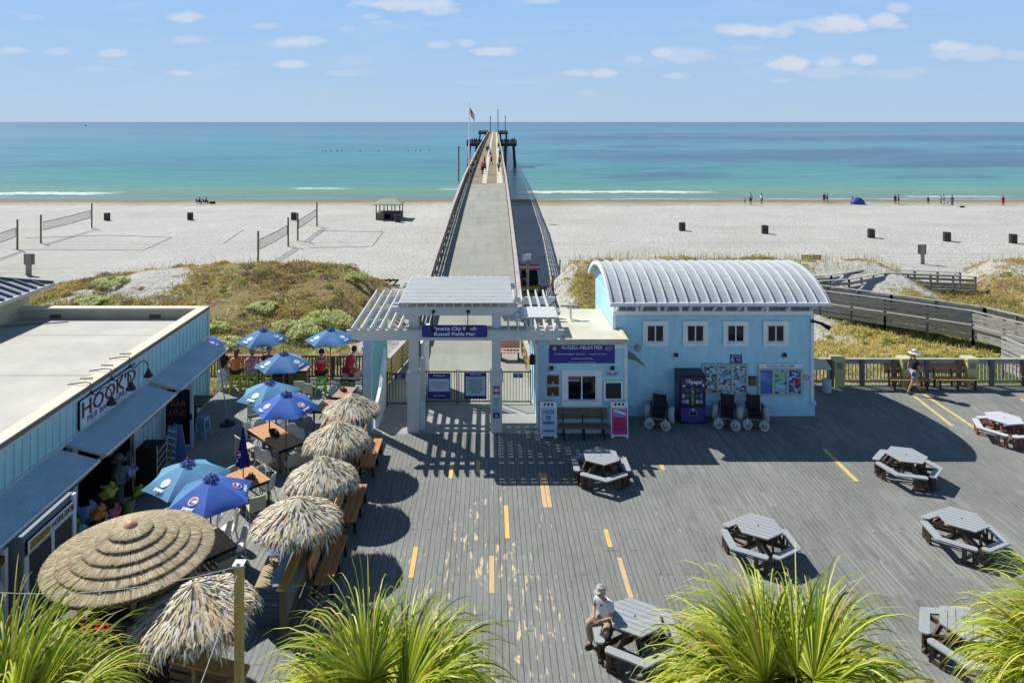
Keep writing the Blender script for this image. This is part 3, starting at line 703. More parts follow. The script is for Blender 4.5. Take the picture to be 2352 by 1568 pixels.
roof = build(b.xf(O), 'roof', ROOFM, bld, smooth=True)
As = arch(30, RC+.03)
for k in range(21):
    b = MB()
    x = XR0 + .04 + (XR1-XR0-.08)*k/20
    for (ya, za), (yb, zb) in zip(As[:-1], As[1:]): b.bar((x, ya, za), (x, yb, zb), .035, .07, up=(0, 0, 1))
    build(b.xf(O), 'roof_seam', M('seam_metal', (.52, .54, .56, 1), .4, .05), roof)
b = MB().box(XR0-.01, XR1+.01, 26.60, 26.68, 4.42, 4.52)
Ae = arch(30, RC-.01)
for x in (XR0-.03, XR1+.03):
    for (ya, za), (yb, zb) in zip(Ae[:-1], Ae[1:]): b.bar((x, ya, za-.04), (x, yb, zb-.04), .05, .14)
build(b.xf(O), 'roof_edge_trim', WHITE, roof)
# frieze, louvres, brackets, trim
b = MB().box(X0-.03, X1+.03, YF-.05, YF-.002, 3.9, 4.06)
for x in (X0, X1): b.box(x-.06, x+.06, YF-.06, YF+.06, .42, 3.9)
for k in range(10):
    x = X0 + .06 + (X1-X0-.12)*k/9; b.box(x-.05, x+.05, YF-.05, YF, 4.06, 4.36)
b.box(X0-.03, X1+.03, YF-.05, YF, 4.32, 4.40)
build(b.xf(O), 'corner_and_frieze_trim', WHITE, bld)
b = MB()
for k in range(9):
    xa = X0+.14+(X1-X0-.12)*k/9; xb = xa+(X1-X0-.12)/9-.16
    for j in range(5): b.cbox(((xa+xb)/2, YF-.03, 4.09+j*.05), (xb-xa, .05, .012), rx=R(30))
    b.box((xa+xb)/2-.02, (xa+xb)/2+.02, YF-.045, YF-.01, 4.06, 4.32)
build(b.xf(O), 'louvre_vents', M('grey_louvre', (.32, .35, .36, 1), .6, .1), bld)
for k in range(9):
    x = X0+.1+(X1-X0-.2)*k/8
    b = MB().bar((x, YF-.04, 4.08), (x, YF-.52, 4.44), .09, .09).box(x-.045, x+.045, YF-.56, YF-.03, 4.40, 4.46)
    build(b.xf(O), 'eave_bracket', WHITE2, bld)
b = MB().box(X0-.02, X1+.08, YF-.07, YB+.02, 0, .42).box(X1-.04, X1+.12, YF-.1, YF+.1, .42, .56)
build(b.xf(O), 'base_board', M('pale_blue_base', (.42, .68, .82, 1), .5, .06), bld)
def window(parent, O, xc, zc, w, h, y, fw=.15, sill=True, double=True):
    f = MB(); a, c, d, e = xc-w/2, xc+w/2, zc-h/2, zc+h/2
    f.box(a, c, y-.075, y-.03, e-fw, e).box(a, c, y-.075, y-.03, d, d+fw).box(a, a+fw, y-.075, y-.03, d+fw, e-fw).box(c-fw, c, y-.075, y-.03, d+fw, e-fw)
    fr = build(f.xf(O), 'window', WHITE, parent)
    s = MB(); i = fw; t = .045
    s.box(a+i, c-i, y-.06, y-.032, e-i-t, e-i).box(a+i, c-i, y-.06, y-.032, d+i, d+i+t).box(a+i, a+i+t, y-.06, y-.032, d+i+t, e-i-t).box(c-i-t, c-i, y-.06, y-.032, d+i+t, e-i-t).box(xc-.025, xc+.025, y-.058, y-.034, d+i+t, e-i-t)
    if sill: s.box(a+i-.03, c-i+.03, y-.12, y-.078, d+i-.05, d+i+.0)
    build(s.xf(O), 'sash', WHITE2, fr)
    build(MB().box(a+i+t, c-i-t, y-.04, y-.034, d+i+t, e-i-t).xf(O), 'pane', GLASS, fr)
    return fr
for xc in (6.465, 8.02, 9.585, 11.14): window(bld, O, xc, 3.195, .98, .98, YF)
def wall_light(parent, O, x, y, z):
    w = build(MB().box(x-.065, x+.065, y-.15, y-.03, z, z+.13).xf(O), 'wall_light', BLACK, parent)
    build(MB().box(x-.055, x+.055, y-.14, y-.04, z-.09, z).xf(O), 'light_lens', M('frosted_lens', (.6, .62, .62, 1), .4), w)
for x in (7.26, 11.48 - .02): wall_light(bld, O, x, YF, 2.31)
w = build(MB().ball((5.78, YF-.12, 2.66), .13, 12).cyl((5.78, YF-.12, 2.5), .03, .1, 8).xf(O), 'round_lamp', M('grey_globe', (.4, .38, .34, 1), .3, .2), bld, smooth=True)
b = MB().box(12.5, 12.6, YF-.12, YF-.03, 3.62, 3.74).tube([(12.6, YF-.1, 3.68), (12.85, YF-.25, 3.62)], .05, 8).tube([(12.8, YF-.22, 3.64), (13.05, YF-.45, 3.5)], [.05, .1], 8)
build(b.xf(O), 'security_light', BLACK, bld)
# fin-shaped mural board beside the booth corner
b = MB(); pts = [(5.1, 2.62)] + [(5.1 + 1.0*t, 2.62 - .72*t**1.8) for t in np.linspace(.15, 1, 8)] + [(5.75, 2.12), (5.45, 2.2), (5.1, 2.24)]
fin = MB().slab([(x, YF-.035, z) for x, z in pts], (0, -.02, 0)).xf(Matrix.Translation((-5.1, -27.2, 0)))
fo = build(fin, 'fin_mural', M('grey_green_mural', (.16, .24, .22, 1), .6, .15), None, loc=(5.1, 27.2, 0)); tag(fo, 'grey green fish tail shaped mural on the blue clapboards by the booth corner', 'mural')
b = MB().tube([(0, -.07, 2.1), (.3, -.07, 2.08), (.6, -.07, 2.02), (1.02, -.07, 1.86)], .014, 5).tube([(0, -.07, 2.02), (.35, -.07, 2.0), (.7, -.07, 1.96)], .012, 5)
build(b, 'white_outline', WHITE, fo)
# ---- notice boards
FRM = M('sage_frame', (.42, .50, .46, 1), .5, .06)
def pic_mat(name, seed, cols, sx=9, sz=14):
    m, nt, p = newmat(name, .35); v = obc(nt); vv = nt.scale(v, (sx, 1, sz)); vv = nt.n('ShaderNodeVectorMath', {0: vv, 1: (seed*3.1, 0, seed*1.7)}, operation='ADD').outputs[0]
    vo = nt.n('ShaderNodeTexVoronoi', {'Vector': vv, 'Scale': 1.0}, distance='CHEBYCHEV').outputs['Color']
    s_ = nt.sep(vo)[0]; c = nt.ramp(s_, [((i + .0)/len(cols), c_) for i, c_ in enumerate(cols)], 'CONSTANT'); nt.l.new(c, p.inputs['Base Color']); return m
P1 = pic_mat('photo_clippings', 1, [c8(150,178,196), c8(60,92,140), c8(190,205,210), c8(40,60,90), c8(120,150,110), c8(160,190,220), c8(90,120,170), c8(210,215,205)])
P2 = pic_mat('sea_photo', 2, [c8(96,128,190), c8(110,140,200), c8(120,150,205), c8(80,110,180)], 2, 3)
P3 = pic_mat('map_print', 3, [c8(140,190,205), c8(130,180,200), c8(60,90,130), c8(150,200,130), c8(170,200,215)], 6, 12)
P4 = pic_mat('regulation_print', 4, [c8(60,70,140), c8(160,170,205), c8(80,90,150), c8(190,195,215), c8(40,50,110)], 12, 16)
def board(label, x0, x1, z0, z1, mats, header=None):
    t = thing('notice_board', label, 'notice board', (x0, YF, z0)); OO = Matrix.Translation((-x0, -YF, -z0))
    zt = z1 - (.17 if header else 0)
    f = MB(); n = len(mats); w = (x1-x0-.08*(n+1))/n
    f.box(x0, x1, YF-.10, YF-.03, z0, z0+.08).box(x0, x1, YF-.10, YF-.03, zt-.07, zt)
    for i in range(n+1): xa = x0+i*(w+.08); f.box(xa, xa+.08, YF-.10, YF-.03, z0+.08, zt-.07)
    build(f.xf(OO), 'frame', FRM, t)
    for i, m_ in enumerate(mats):
        xa = x0+.08+i*(w+.08); build(MB().box(xa, xa+w, YF-.06, YF-.04, z0+.08, zt-.07).xf(OO), 'poster_panel', m_, t)
    if header:
        hd = build(MB().box(x0+.03, x1-.03, YF-.1, YF-.03, zt+.01, z1).xf(OO), 'header', WHITE, t)
        text(header, .105, ((x1-x0)/2, -.104, (zt+z1)/2-z0), TXTD, hd, name='header_lettering', sx=1.2)
    return t
board('three pane notice board full of small photos, beside the vending machine', 8.26, 10.05, .81, 2.02, [P1, P1, P1])
nb = board('three pane notice board with white header, nearest the right corner of the building', 10.44, 12.17, .79, 2.03, [P2, P3, P4], 'RUSSELL FIELD PIER')
build(MB().box(1.42, 1.58, -.075, -.065, .45, .68), 'red_notice', REDM, nb)
t = thing('mail_box', 'small olive drop box between the two notice boards', 'box', (10.1, YF, 1.2))
build(MB().box(0, .24, -.16, -.03, 0, .30), 'body', M('olive_metal', (.09, .11, .06, 1), .5), t); build(MB().box(-.01, .25, -.18, -.03, .302, .34), 'lid', M('olive_lid', (.05, .06, .035, 1), .5), t)
def sign(name, label, x0, x1, y, z0, z1, mat, lines=(), th=.025, panel=None):
    t = thing(name, label, 'sign', ((x0+x1)/2, y, z0)); OO = Matrix.Translation((-(x0+x1)/2, -y, -z0))
    p = build(MB().box(x0, x1, y-th, y, z0, z1).xf(OO), 'sign_panel', mat, t)
    if panel:
        for (a, c, d, e, m_) in panel: build(MB().box(a, c, y-th-.004, y-th-.0005, d, e).xf(OO), 'sign_field', m_, p)
    for (s_, size, lx, lz, m_, sx) in lines: text(s_, size, (lx-(x0+x1)/2, -th-.008, lz-z0), m_, p, sx=sx)
    return t
LB = M('light_blue_print', (.42, .58, .70, 1), .5, .05)
s1 = sign('accessible_sign', 'small blue wheelchair notice above the photo board', 9.37, 9.82, YF-.04, 2.05, 2.36, NAVY,
     [('ACCESSIBLE', .06, 9.595, 2.31, TXTW, 1), ('BEACH', .05, 9.68, 2.22, TXTW, 1), ('CHAIRS', .05, 9.68, 2.15, TXTW, 1)])
def ring(b, cx, y, cz, r, w, n=16):
    for i in range(n):
        a, c = 2*PI*i/n, 2*PI*(i+1)/n
        b.add([(cx+r*math.cos(a), y, cz+r*math.sin(a)), (cx+r*math.cos(c), y, cz+r*math.sin(c)), (cx+(r-w)*math.cos(c), y, cz+(r-w)*math.sin(c)), (cx+(r-w)*math.cos(a), y, cz+(r-w)*math.sin(a))], [(0,1,2,3)])
    return b
b = ring(MB(), -.14, -.036, .1, .065, .02); b.box(-.17, -.14, -.04, -.03, .12, .22); b.ball((-.155, -.036, .24), .018, 6)
build(b, 'wheelchair_symbol', TXTW, s1)
t = thing('round_sticker', 'round red and white no fishing sticker near the corner of the blue building', 'sign', (12.32, YF-.03, 1.48))
build(MB().tube([(0, 0, 0), (0, -.02, 0)], .13, 20), 'white_disc', WHITE, t); b = ring(MB(), 0, -.024, 0, .115, .035, 20); b.tube([(0, -.02, 0), (0, -.026, 0)], .035, 10)
b.bar((-.07, -.024, .07), (.07, -.024, -.07), .004, .02, up=(.7, 0, .7)); build(b, 'red_symbol', M('sticker_red', (.35, .02, .04, 1), .5), t)
# ================================================================ TICKET BOOTH
bo = thing('ticket_booth', 'low flat roofed pale blue ticket booth joined to the curved roof building', 'building', (1.8, 25.7, 0)); O = Matrix.Translation((-1.8, -25.7, 0))
BX0, BX1, BY = 1.8, 5.08, 25.7
b = MB().box(BX0, BX1, BY, 27.19, 0, 3.3).box(BX0, 4.84, 27.19, 30.2, 0, 3.3); siding(b, BX0+.1, BX1-.08, BY, .12, 3.24, [], .165)
build(b.xf(O), 'wall', TEAL, bo)
ROOFT = M('stained_membrane', c8(196, 192, 174), .85, .16, .8, .2, bscale=12)
b = MB().box(BX0+.02, BX1-.02, BY+.06, 27.15, 3.3, 3.36).box(BX0+.02, 4.82, 27.15, 30.1, 3.3, 3.36)
build(b.xf(O), 'roof', ROOFT, bo)
b = MB().box(BX0-.05, BX1+.05, BY-.07, BY+.06, 3.24, 3.44).box(BX0-.05, BX0+.05, BY+.06, 30.2, 3.24, 3.42).box(BX1-.05, BX1+.05, BY+.06, 27.12, 3.24, 3.42)
build(b.xf(O), 'roof_edge', M('stained_edge', c8(190, 184, 168), .8, .2, 3), bo)
b = MB()
for x in (BX0+.05, BX1-.05): b.box(x-.06, x+.06, BY-.05, BY+.05, .1, 3.24)
b.box(BX0, BX1, BY-.045, BY, 3.1, 3.24).box(BX0-.02, BX1+.02, BY-.05, BY, 0, .12)
for yy_ in (25.95, 27.3, 28.6, 30.1): b.box(BX0-.04, BX0, yy_-.05, yy_+.05, .1, 3.24)
build(b.xf(O), 'corner_trim', WHITE2, bo)
fr = window(bo, O, 3.41, 1.66, 1.46, 1.32, BY, fw=.19)
build(MB().box(2.86+.03, 3.36, BY-.048, BY-.041, 1.98, 2.10).xf(O), 'red_band', M('dull_red_print', (.30, .10, .09, 1), .5), fr)
text('RETURNS', .09, (3.13-1.8, -.05, 1.92), TXTW, fr, name='window_lettering')
build(MB().box(2.83, 4.0, BY-.2, BY-.08, 1.16, 1.22).xf(O), 'counter', WHITE, bo)
for x in (2.3, 4.53): wall_light(bo, O, x, BY, 2.33)
text('16201', .18, (4.53-1.8, -.04, 2.16), TXTD, bo, name='house_number')
t = thing('menu_board', 'black chalkboard in a white frame beside the booth window', 'board', (4.21, BY-.03, 1.2))
b = MB().box(0, .71, -.05, 0, 0, .07).box(0, .71, -.05, 0, .65, .72).box(0, .07, -.05, 0, .07, .65).box(.64, .71, -.05, 0, .07, .65); build(b, 'frame', WHITE, t)
build(MB().box(.07, .64, -.03, -.01, .07, .65), 'black_panel', M('chalkboard', (.02, .022, .026, 1), .5), t)
for k, (z, lb) in enumerate(((1.77, 'upper bronze plaque with a round seal left of the booth window'), (1.35, 'lower bronze plaque with a round seal left of the booth window'))):
    t = thing('bronze_plaque', lb, 'plaque', (2.12, BY-.03, z), 0, 'plaques on the booth'); build(MB().box(0, .46, -.03, 0, 0, .36), 'frame', M('plaque_edge', (.30, .26, .18, 1), .4), t)
    build(MB().box(.03, .43, -.036, -.031, .03, .33), 'plate', M('bronze', (.09, .055, .035, 1), .4, .3, 20, metal=.4), t); build(MB().tube([(.23, -.036, .08), (.23, -.042, .08)], .035, 12), 'seal', M('brass_seal', (.6, .5, .3, 1), .3), t)
s1 = sign('booth_sign', 'wide purple RUSSELL FIELDS PIER price sign across the top of the ticket booth', 2.21, 4.62, BY-.03, 2.56, 3.26, NAVY,
     [('RUSSELL FIELDS PIER', .165, 3.42, 3.13, TXTW, 1.0), ('SPECTATORS/SIGHTSEEING  $3 Per Person', .062, 2.98, 2.895, TXTW, 1.0), ('FISHING  $7 Per Person', .062, 4.0, 2.895, TXTW, 1),
      ('CHILDREN 6 & UNDER FREE', .062, 3.42, 2.73, TXTW, 1), ('Cash and cards only   Ask about annual and weekly pier passes', .04, 3.42, 2.60, TXTW, 1)])
b = ring(MB(), .98, -.036, .545, .115, .012, 20)
for i in range(len(b.v)): x, y, z = b.v[i]; b.v[i] = (.98+(x-.98)*1.15, y, .545+(z-.545)*.62)
build(b, 'oval_logo', TXTW, s1); text('beach', .05, (.98, -.036, .545), TXTW, s1)
build(MB().tube([(-1.0, -.026, .54), (-1.0, -.036, .54)], .075, 16), 'round_crest', M('crest_gold', (.45, .42, .25, 1), .5, .5, 30), s1)
t = thing('roof_vent', 'grey T shaped vent standing on the booth roof', 'vent', (3.35, 28.6, 3.36)); build(MB().cyl((0, 0, 0), .05, .5, 8), 'stem', WHITE2, t); build(MB().box(-.42, .3, -.06, .06, .5, .56), 'cross_plate', M('grey_zinc', (.3, .32, .34, 1), .5), t)
# sandwich boards
def aboard(label, x0, w, mat, kind):
    t = thing('sandwich_board', label, 'sign', (x0 + w/2, 25.27, 0)); h = 1.26
    Rm = Matrix.Rotation(R(-6), 4, 'X')
    b = MB().box(-w/2, w/2, -.025, 0, .06, h)
    for s_ in (-1, 1): b.box(s_*w/2 - (.09 if s_ > 0 else 0), s_*w/2 + (.09 if s_ < 0 else 0), -.03, .005, 0, .06)
    b.box(-w/2, w/2, -.03, .005, h-.2, h); f = build(b.xf(Rm), 'front_frame', WHITE, t)
    h2 = MB().box(-.17, -.1, -.036, -.031, h-.13, h-.04).box(-.04, .04, -.036, -.031, h-.13, h-.04).box(.1, .17, -.036, -.031, h-.13, h-.04); build(h2.xf(Rm), 'handle_slots', TXTD, f)
    p = build(MB().box(-w/2+.04, w/2-.04, -.032, -.026, .12, h-.2).xf(Rm), 'poster', mat, t)
    def tx(s_, sz, z, m_, sx): text(s_, sz, None, m_, p, mtx=Rm @ Matrix.Translation((0, -.037, z)) @ Matrix.Rotation(R(90), 4, 'X'), sx=sx, bold=.004)
    if kind == 0:
        tx('3 RODS', .21, .90, TXTN, .58); tx('PER', .2, .70, TXTN, .6); tx('FISHERMAN', .14, .53, TXTN, .58); tx('NO EXCEPTIONS', .085, .25, TXTN, .62)
    else:
        build(MB().box(-w/2+.09, w/2-.09, -.036, -.033, .74, 1.0).xf(Rm), 'photo', M('poster_sea_photo', c8(120, 150, 205), .5, .2, 5), p)
        b = MB().poly([(-w/2+.09, -.038, .93), (w/2-.09, -.038, .80), (w/2-.09, -.038, .86), (0, -.038, .95), (-w/2+.09, -.038, .98)]); build(b.xf(Rm), 'wave_shape', WHITE, p)
        tx('PANAMA CITY BEACH', .045, 1.03, TXTW, 1)
        for k, s_ in enumerate(('NO JUMPING', 'NO SHARK FISHING', 'NO ALCOHOL ON PIER', 'NO GLASS BOTTLES', 'KEEP PIER CLEAN', 'CHILDREN WITH ADULT')): tx(s_, .05, .66 - k*.075, REDM, 1)
    build(MB().box(-w/2, w/2, 0, .025, .0, h).xf(Matrix.Translation((0, .26, 0)) @ Matrix.Rotation(R(6), 4, 'X')), 'rear_frame', WHITE, t)
TXTN = M('blue_lettering', (.03, .07, .28, 1), .5)
aboard('white sandwich board reading 3 RODS PER FISHERMAN left of the booth bench', 1.86, .60, M('pale_blue_poster', (.50, .64, .80, 1), .5), 0)
aboard('magenta poster sandwich board at the right corner of the booth', 4.42, .62, M('magenta_poster', (.52, .05, .27, 1), .5), 1)
# ================================================================ GATE AND PERGOLA
PG = M('pergola_white', (.60, .61, .60, 1), .5, .06, 2, .1)
gate = thing('entrance_gateway', 'white timber gateway with raised slatted canopy and side pergolas over the pier entrance', 'gateway', (-1.25, 25.9, 0)); O = Matrix.Translation((1.25, -25.9, 0))
for x in (-2.78, .28):
    b = MB().box(x-.165, x+.165, 25.73, 26.07, 1.0, 4.32).box(x-.21, x+.21, 25.68, 26.12, 0, 1.85).box(x-.25, x+.25, 25.64, 26.16, 1.85, 2.12).box(x-.22, x+.22, 25.67, 26.13, 2.12, 2.2)
    if x < 0: b.box(x+.212, x+.4, 25.9, 26.1, 0, 1.0)
    build(b.xf(O), 'column', PG, gate)
def beam(b, x0, x1, y, z0, z1, t=.09, tip=.45):
    h = z1 - z0; pts = [(x0, z1), (x0, z1-h*.35), (x0+tip*.3, z1-h*.55), (x0+tip*.55, z0+h*.12), (x0+tip, z0), (x1-tip, z0), (x1-tip*.55, z0+h*.12), (x1-tip*.3, z1-h*.55), (x1, z1-h*.35), (x1, z1)]
    b.slab([(x, y, z) for x, z in pts], (0, t, 0))
for y in (25.6, 26.1, 29.0, 29.4): b = MB(); beam(b, -3.55, 1.1, y, 4.32, 4.64); build(b.xf(O), 'upper_beam', PG, gate)
for q in ((-5.2, 2.75, 25.56, 3.42, 3.80), (-5.0, 2.6, 26.08, 3.42, 3.78), (-5.1, -2.9, 28.3, 3.42, 3.74, .09, .3), (-5.1, -2.9, 28.7, 3.42, 3.74, .09, .3), (-5.1, -2.9, 30.6, 3.42, 3.74, .09, .3), (.4, 2.9, 28.3, 3.42, 3.74, .09, .3), (.4, 2.9, 28.7, 3.42, 3.74, .09, .3), (.4, 2.9, 30.6, 3.42, 3.74, .09, .3)): b = MB(); beam(b, *q); build(b.xf(O), 'lower_beam', PG, gate)
for k in range(13):
    x = -3.27 + k*.333
    b = MB(); b.slab([(x-.02, y, z) for y, z in ((25.3, 4.83), (25.3, 4.72), (25.55, 4.64), (29.6, 4.64), (29.8, 4.74), (29.8, 4.83))], (.045, 0, 0)); build(b.xf(O), 'upper_rafter', PG, gate)
for x in [-4.95 + .335*k for k in range(7)] + [.72 + .333*k for k in range(6)]:
    b = MB(); b.slab([(x-.02, y, z) for y, z in ((25.2, 3.98), (25.2, 3.88), (25.45, 3.78), (30.8, 3.78), (31.0, 3.9), (31.0, 3.98))], (.045, 0, 0)); build(b.xf(O), 'side_rafter', PG, gate)
b = MB()
for k in range(20): y = 25.3 + k*.213; b.box(-3.25, .88, y, y+.168, 4.84, 4.865)
build(b.xf(O), 'canopy_slats', M('canopy_white', (.46, .47, .46, 1), .45, .07, 1.5, .1), gate)
b = MB()
for k in range(13): y = 26.05 + k*.125; b.box(.55, 1.25, y, y+.06, 3.99, 4.015)
for k in range(12): y = 26.4 + k*.125; b.box(1.2, 2.62, y, y+.108, 4.017, 4.04)
build(b.xf(O), 'side_slats', PG, gate)
# outer posts of the side pergolas
b = MB().box(-4.63, -4.33, 25.72, 26.02, 0, 3.42).box(-4.67, -4.29, 25.68, 26.06, 3.0, 3.14).box(-4.67, -4.29, 25.68, 26.06, 0, .5)
build(b.xf(O), 'outer_post', M('pale_blue_post', (.36, .50, .62, 1), .5, .08), gate)
build(MB().box(1.80, 2.12, 25.50, 25.66, 0, 3.42).box(1.90, 2.02, 25.47, 25.50, .2, 3.2).xf(O), 'outer_post', M('pale_blue_post', (0, 0, 0, 1)), gate)
# flank wall of mint boards with white sloping cap
t = thing('mint_wall', 'mint green screen wall with a white sloping cap left of the gates', 'wall', (-4.4, 28, 0)); O2 = Matrix.Translation((4.4, -28, 0))
build(MB().box(-4.9, -4.1, 28.2, 28.32, 0, 3.36).xf(O2), 'green_panel', MINT, t); build(MB().box(-5.0, -4.9, 28.0, 31.0, 0, 3.4).xf(O2), 'teal_side', TEAL, t)
b = MB().slab([(-4.12, 26.1, 0), (-4.12, 28.2, 0), (-4.12, 28.2, 2.3), (-4.12, 26.9, 1.2), (-4.12, 26.1, .95)], (-.12, 0, 0)); build(b.xf(O2), 'sloping_wall', WHITE2, t)
t = thing('white_partition', 'narrow white partition behind the left gate column', 'wall', (-2.68, 28.3, 0)); build(MB().box(-.05, .05, 0, 2.6, 0, 2.45).box(-.12, .12, -.12, 0, 0, 1.9), 'panel', PG, t)
build(MB().box(-.08, .08, -.12, 2.6, 2.452, 2.5), 'cap', WHITE, t)
# iron gates
IRON = M('black_iron', (.02, .02, .018, 1), .5, .3)
def irongate(label, x0, x1, y, h=1.32):
    t = thing('iron_gate', label, 'gate', (x0, y, 0), 0, 'iron gates across the pier entrance'); w = x1-x0
    b = MB().box(0, w, -.02, .02, h-.04, h).box(0, w, -.02, .02, .08, .12).box(0, .04, -.02, .02, .0, h+.06).box(w-.04, w, -.02, .02, .0, h+.06); build(b, 'gate_frame', IRON, t)
    n = max(3, round(w/.125)); b = MB()
    for i in range(1, n): b.cyl((w*i/n, 0, .12), .011, h-.16, 6)
    build(b, 'bars', IRON, t); return t
irongate('left leaf of the central iron double gate, carrying the WARNING board', -2.64, -1.27, 28.32); irongate('right leaf of the central iron double gate, carrying the RULES board', -1.23, .1, 28.32)
irongate('iron gate with a small EXIT ONLY plate left of the left column', -4.1, -3.0, 28.1); irongate('iron gate with a small ENTRANCE ONLY plate beside the booth', .5, 1.72, 28.3)
sign('gate_board', 'purple WARNING board with a pale centre on the left gate leaf', -2.46, -1.55, 28.27, .22, 1.26, NAVY,
     [('WARNING', .10, -2.0, 1.16, TXTW, 1), ('SHOCK HAZARD - SLIPPERY SURFACE', .042, -2.0, .88, TXTD, 1), ('NO JUMPING OR DIVING', .045, -2.0, .78, TXTD, 1), ('FROM PIER', .045, -2.0, .68, TXTD, 1), ('USE AT OWN RISK', .055, -2.0, .36, TXTW, 1)],
     panel=[(-2.42, -1.59, .53, 1.04, LB)])
sign('gate_board', 'purple PIER RULES board full of fine print on the right gate leaf', -.98, -.09, 28.27, .22, 1.28, NAVY,
     [('PIER RULES', .085, -.53, 1.21, TXTW, 1)] + [(s_, .036, -.53, 1.04 - .052*k, TXTD, 1) for k, s_ in enumerate(('PIER IS OPEN 24 HOURS', 'ALL PERSONS MUST HAVE A VALID PASS', 'NO MORE THAN 3 RODS PER PERSON', 'NO OVERHEAD CASTING', 'NO SWIMMING WITHIN 100 FEET', 'NO PETS   NO BIKES   NO SKATES', 'NO ALCOHOL OR GLASS CONTAINERS', 'CLEAN FISH AT STATIONS ONLY', 'DO NOT LEAVE GEAR UNATTENDED', 'CHILDREN UNDER 12 WITH AN ADULT', 'NO FEEDING OF BIRDS', 'KEEP THE RAILS CLEAR'))],
     panel=[(-.93, -.14, .36, 1.12, LB)])
sign('gate_plate', 'small navy EXIT ONLY plate on the far left gate', -3.78, -3.35, 28.05, 1.12, 1.3, NAVY, [('EXIT', .07, -3.565, 1.26, TXTW, 1), ('ONLY', .07, -3.565, 1.17, TXTW, 1)])
sign('gate_plate', 'small navy ENTRANCE ONLY plate on the gate by the booth', 1.0, 1.38, 28.24, 1.09, 1.27, NAVY, [('ENTRANCE', .06, 1.19, 1.215, TXTW, 1), ('ONLY', .06, 1.19, 1.135, TXTW, 1)])
sign('column_notice', 'red no smoking notice on the right gate column', .17, .39, 25.675, 1.42, 1.72, M('notice_red', (.30, .015, .03, 1), .5), [('STOP', .06, .28, 1.67, TXTW, 1), ('HERE', .05, .28, 1.47, TXTW, 1)], panel=[(.2, .36, 1.53, 1.61, WHITE)])
sign('column_notice', 'tall pale blue notice with rules on the right gate column', .155, .405, 25.675, .93, 1.3, LB, [('HOURS', .05, .28, 1.25, TXTD, 1), ('OPEN DAILY', .035, .28, 1.17, TXTD, 1), ('PAY AT', .035, .28, 1.10, TXTD, 1), ('BOOTH', .035, .28, 1.04, TXTD, 1)])
sign('column_notice', 'narrow pale strip notice below the tall one on the right gate column', .155, .405, 25.675, .78, .89, LB, [('NO DOGS', .05, .28, .835, TXTD, 1)])
s1 = sign('column_notice', 'small navy wheelchair access notice lowest on the right gate column', .16, .40, 25.675, .54, .74, NAVY)
b = ring(MB(), 0, -.03, .075, .05, .014); b.box(-.02, .0, -.032, -.028, .09, .16); build(b, 'wheelchair_symbol', TXTW, s1)
# hanging name sign
t = thing('hanging_sign', 'purple Panama City Beach Russell Fields Pier sign hung under the gateway beam', 'sign', (-1.245, 25.5, 3.55))
w, h, r = 1.19, .44, .08; pts = []
for (cx, cz, a0) in ((w-r, h-r, 0), (-w+r, h-r, 90), (-w+r, r, 180), (w-r, r, 270)):
    for k in range(5): a = R(a0 + k*22.5); pts.append((cx+r*math.cos(a), 0, cz+r*math.sin(a)))
p = build(MB().slab(pts, (0, .05, 0)), 'sign_panel', NAVY, t)
text('Panama City Beach', .185, (0, -.008, .32), TXTW, p, sx=1.12, bold=.003); text('Russell Fields Pier', .185, (0, -.008, .125), TXTW, p, sx=1.12, bold=.003)
def gooseneck(name, label, base, pts, shade_at, r=.13, parent=None, O=None, bellh=.2):
    "lamp on a curved arm; bell shade opens downwards"
    if parent is None: t = thing(name, label, 'lamp', base); T = Matrix.Translation((-base[0], -base[1], -base[2]))
    else: t = parent; T = O
    a = build(MB().tube(pts, .018, 7).ball(pts[0], .07, 8).xf(T), 'lamp_arm', BLACK, t, smooth=True)
    s_ = shade_at; build(MB().lathe(s_, [(.045, bellh), (.06, bellh*.7), (r*.75, bellh*.35), (r, 0)], 14).xf(T), 'lamp_shade', BLACK, t, smooth=True); return t
for x, lb in ((-2.02, 'left black gooseneck lamp over the purple gateway sign'), (-.75, 'right black gooseneck lamp over the purple gateway sign')):
    gooseneck('gooseneck_lamp', lb, (x, 25.55, 4.45), [(x, 25.58, 4.47), (x, 25.3, 4.5), (x, 25.12, 4.42), (x, 25.05, 4.25), (x, 25.1, 4.08)], (x, 25.12, 3.88))
for (xx, yy_, lb) in ((-4.25, 26.4, 'string of small lights and foliage on the pale blue post left of the gates'),):
    pass
t = thing('black_lantern', 'black wall lantern on the left flank of the booth by the gate', 'lamp', (1.68, 27.2, 1.9)); build(MB().box(-.1, .1, -.1, .1, .1, .4).cyl((0, 0, .4), .12, .1, 8, .02), 'lantern_body', BLACK, t); build(MB().box(-.1, .12, -.02, .02, .15, .2), 'bracket', BLACK, t)
t = thing('pale_bench', 'faded red slatted bench on the pier deck behind the right gate column', 'bench', (1.0, 33.4, 0)); b = MB()
for k in range(6): b.box(-.45+k*.155, -.45+k*.155+.12, -.2, .3, .42, .46)
for k in range(5): b.box(-.5, .5, .32+.02*k, .36+.02*k, .52+k*.1, .6+k*.1)
build(b, 'slats', M('faded_red_wood', c8(176, 120, 104), .7, .1), t); build(MB().box(-.45, -.38, -.18, .34, 0, .42).box(.38, .45, -.18, .34, 0, .42), 'bench_frame', BLACK, t)
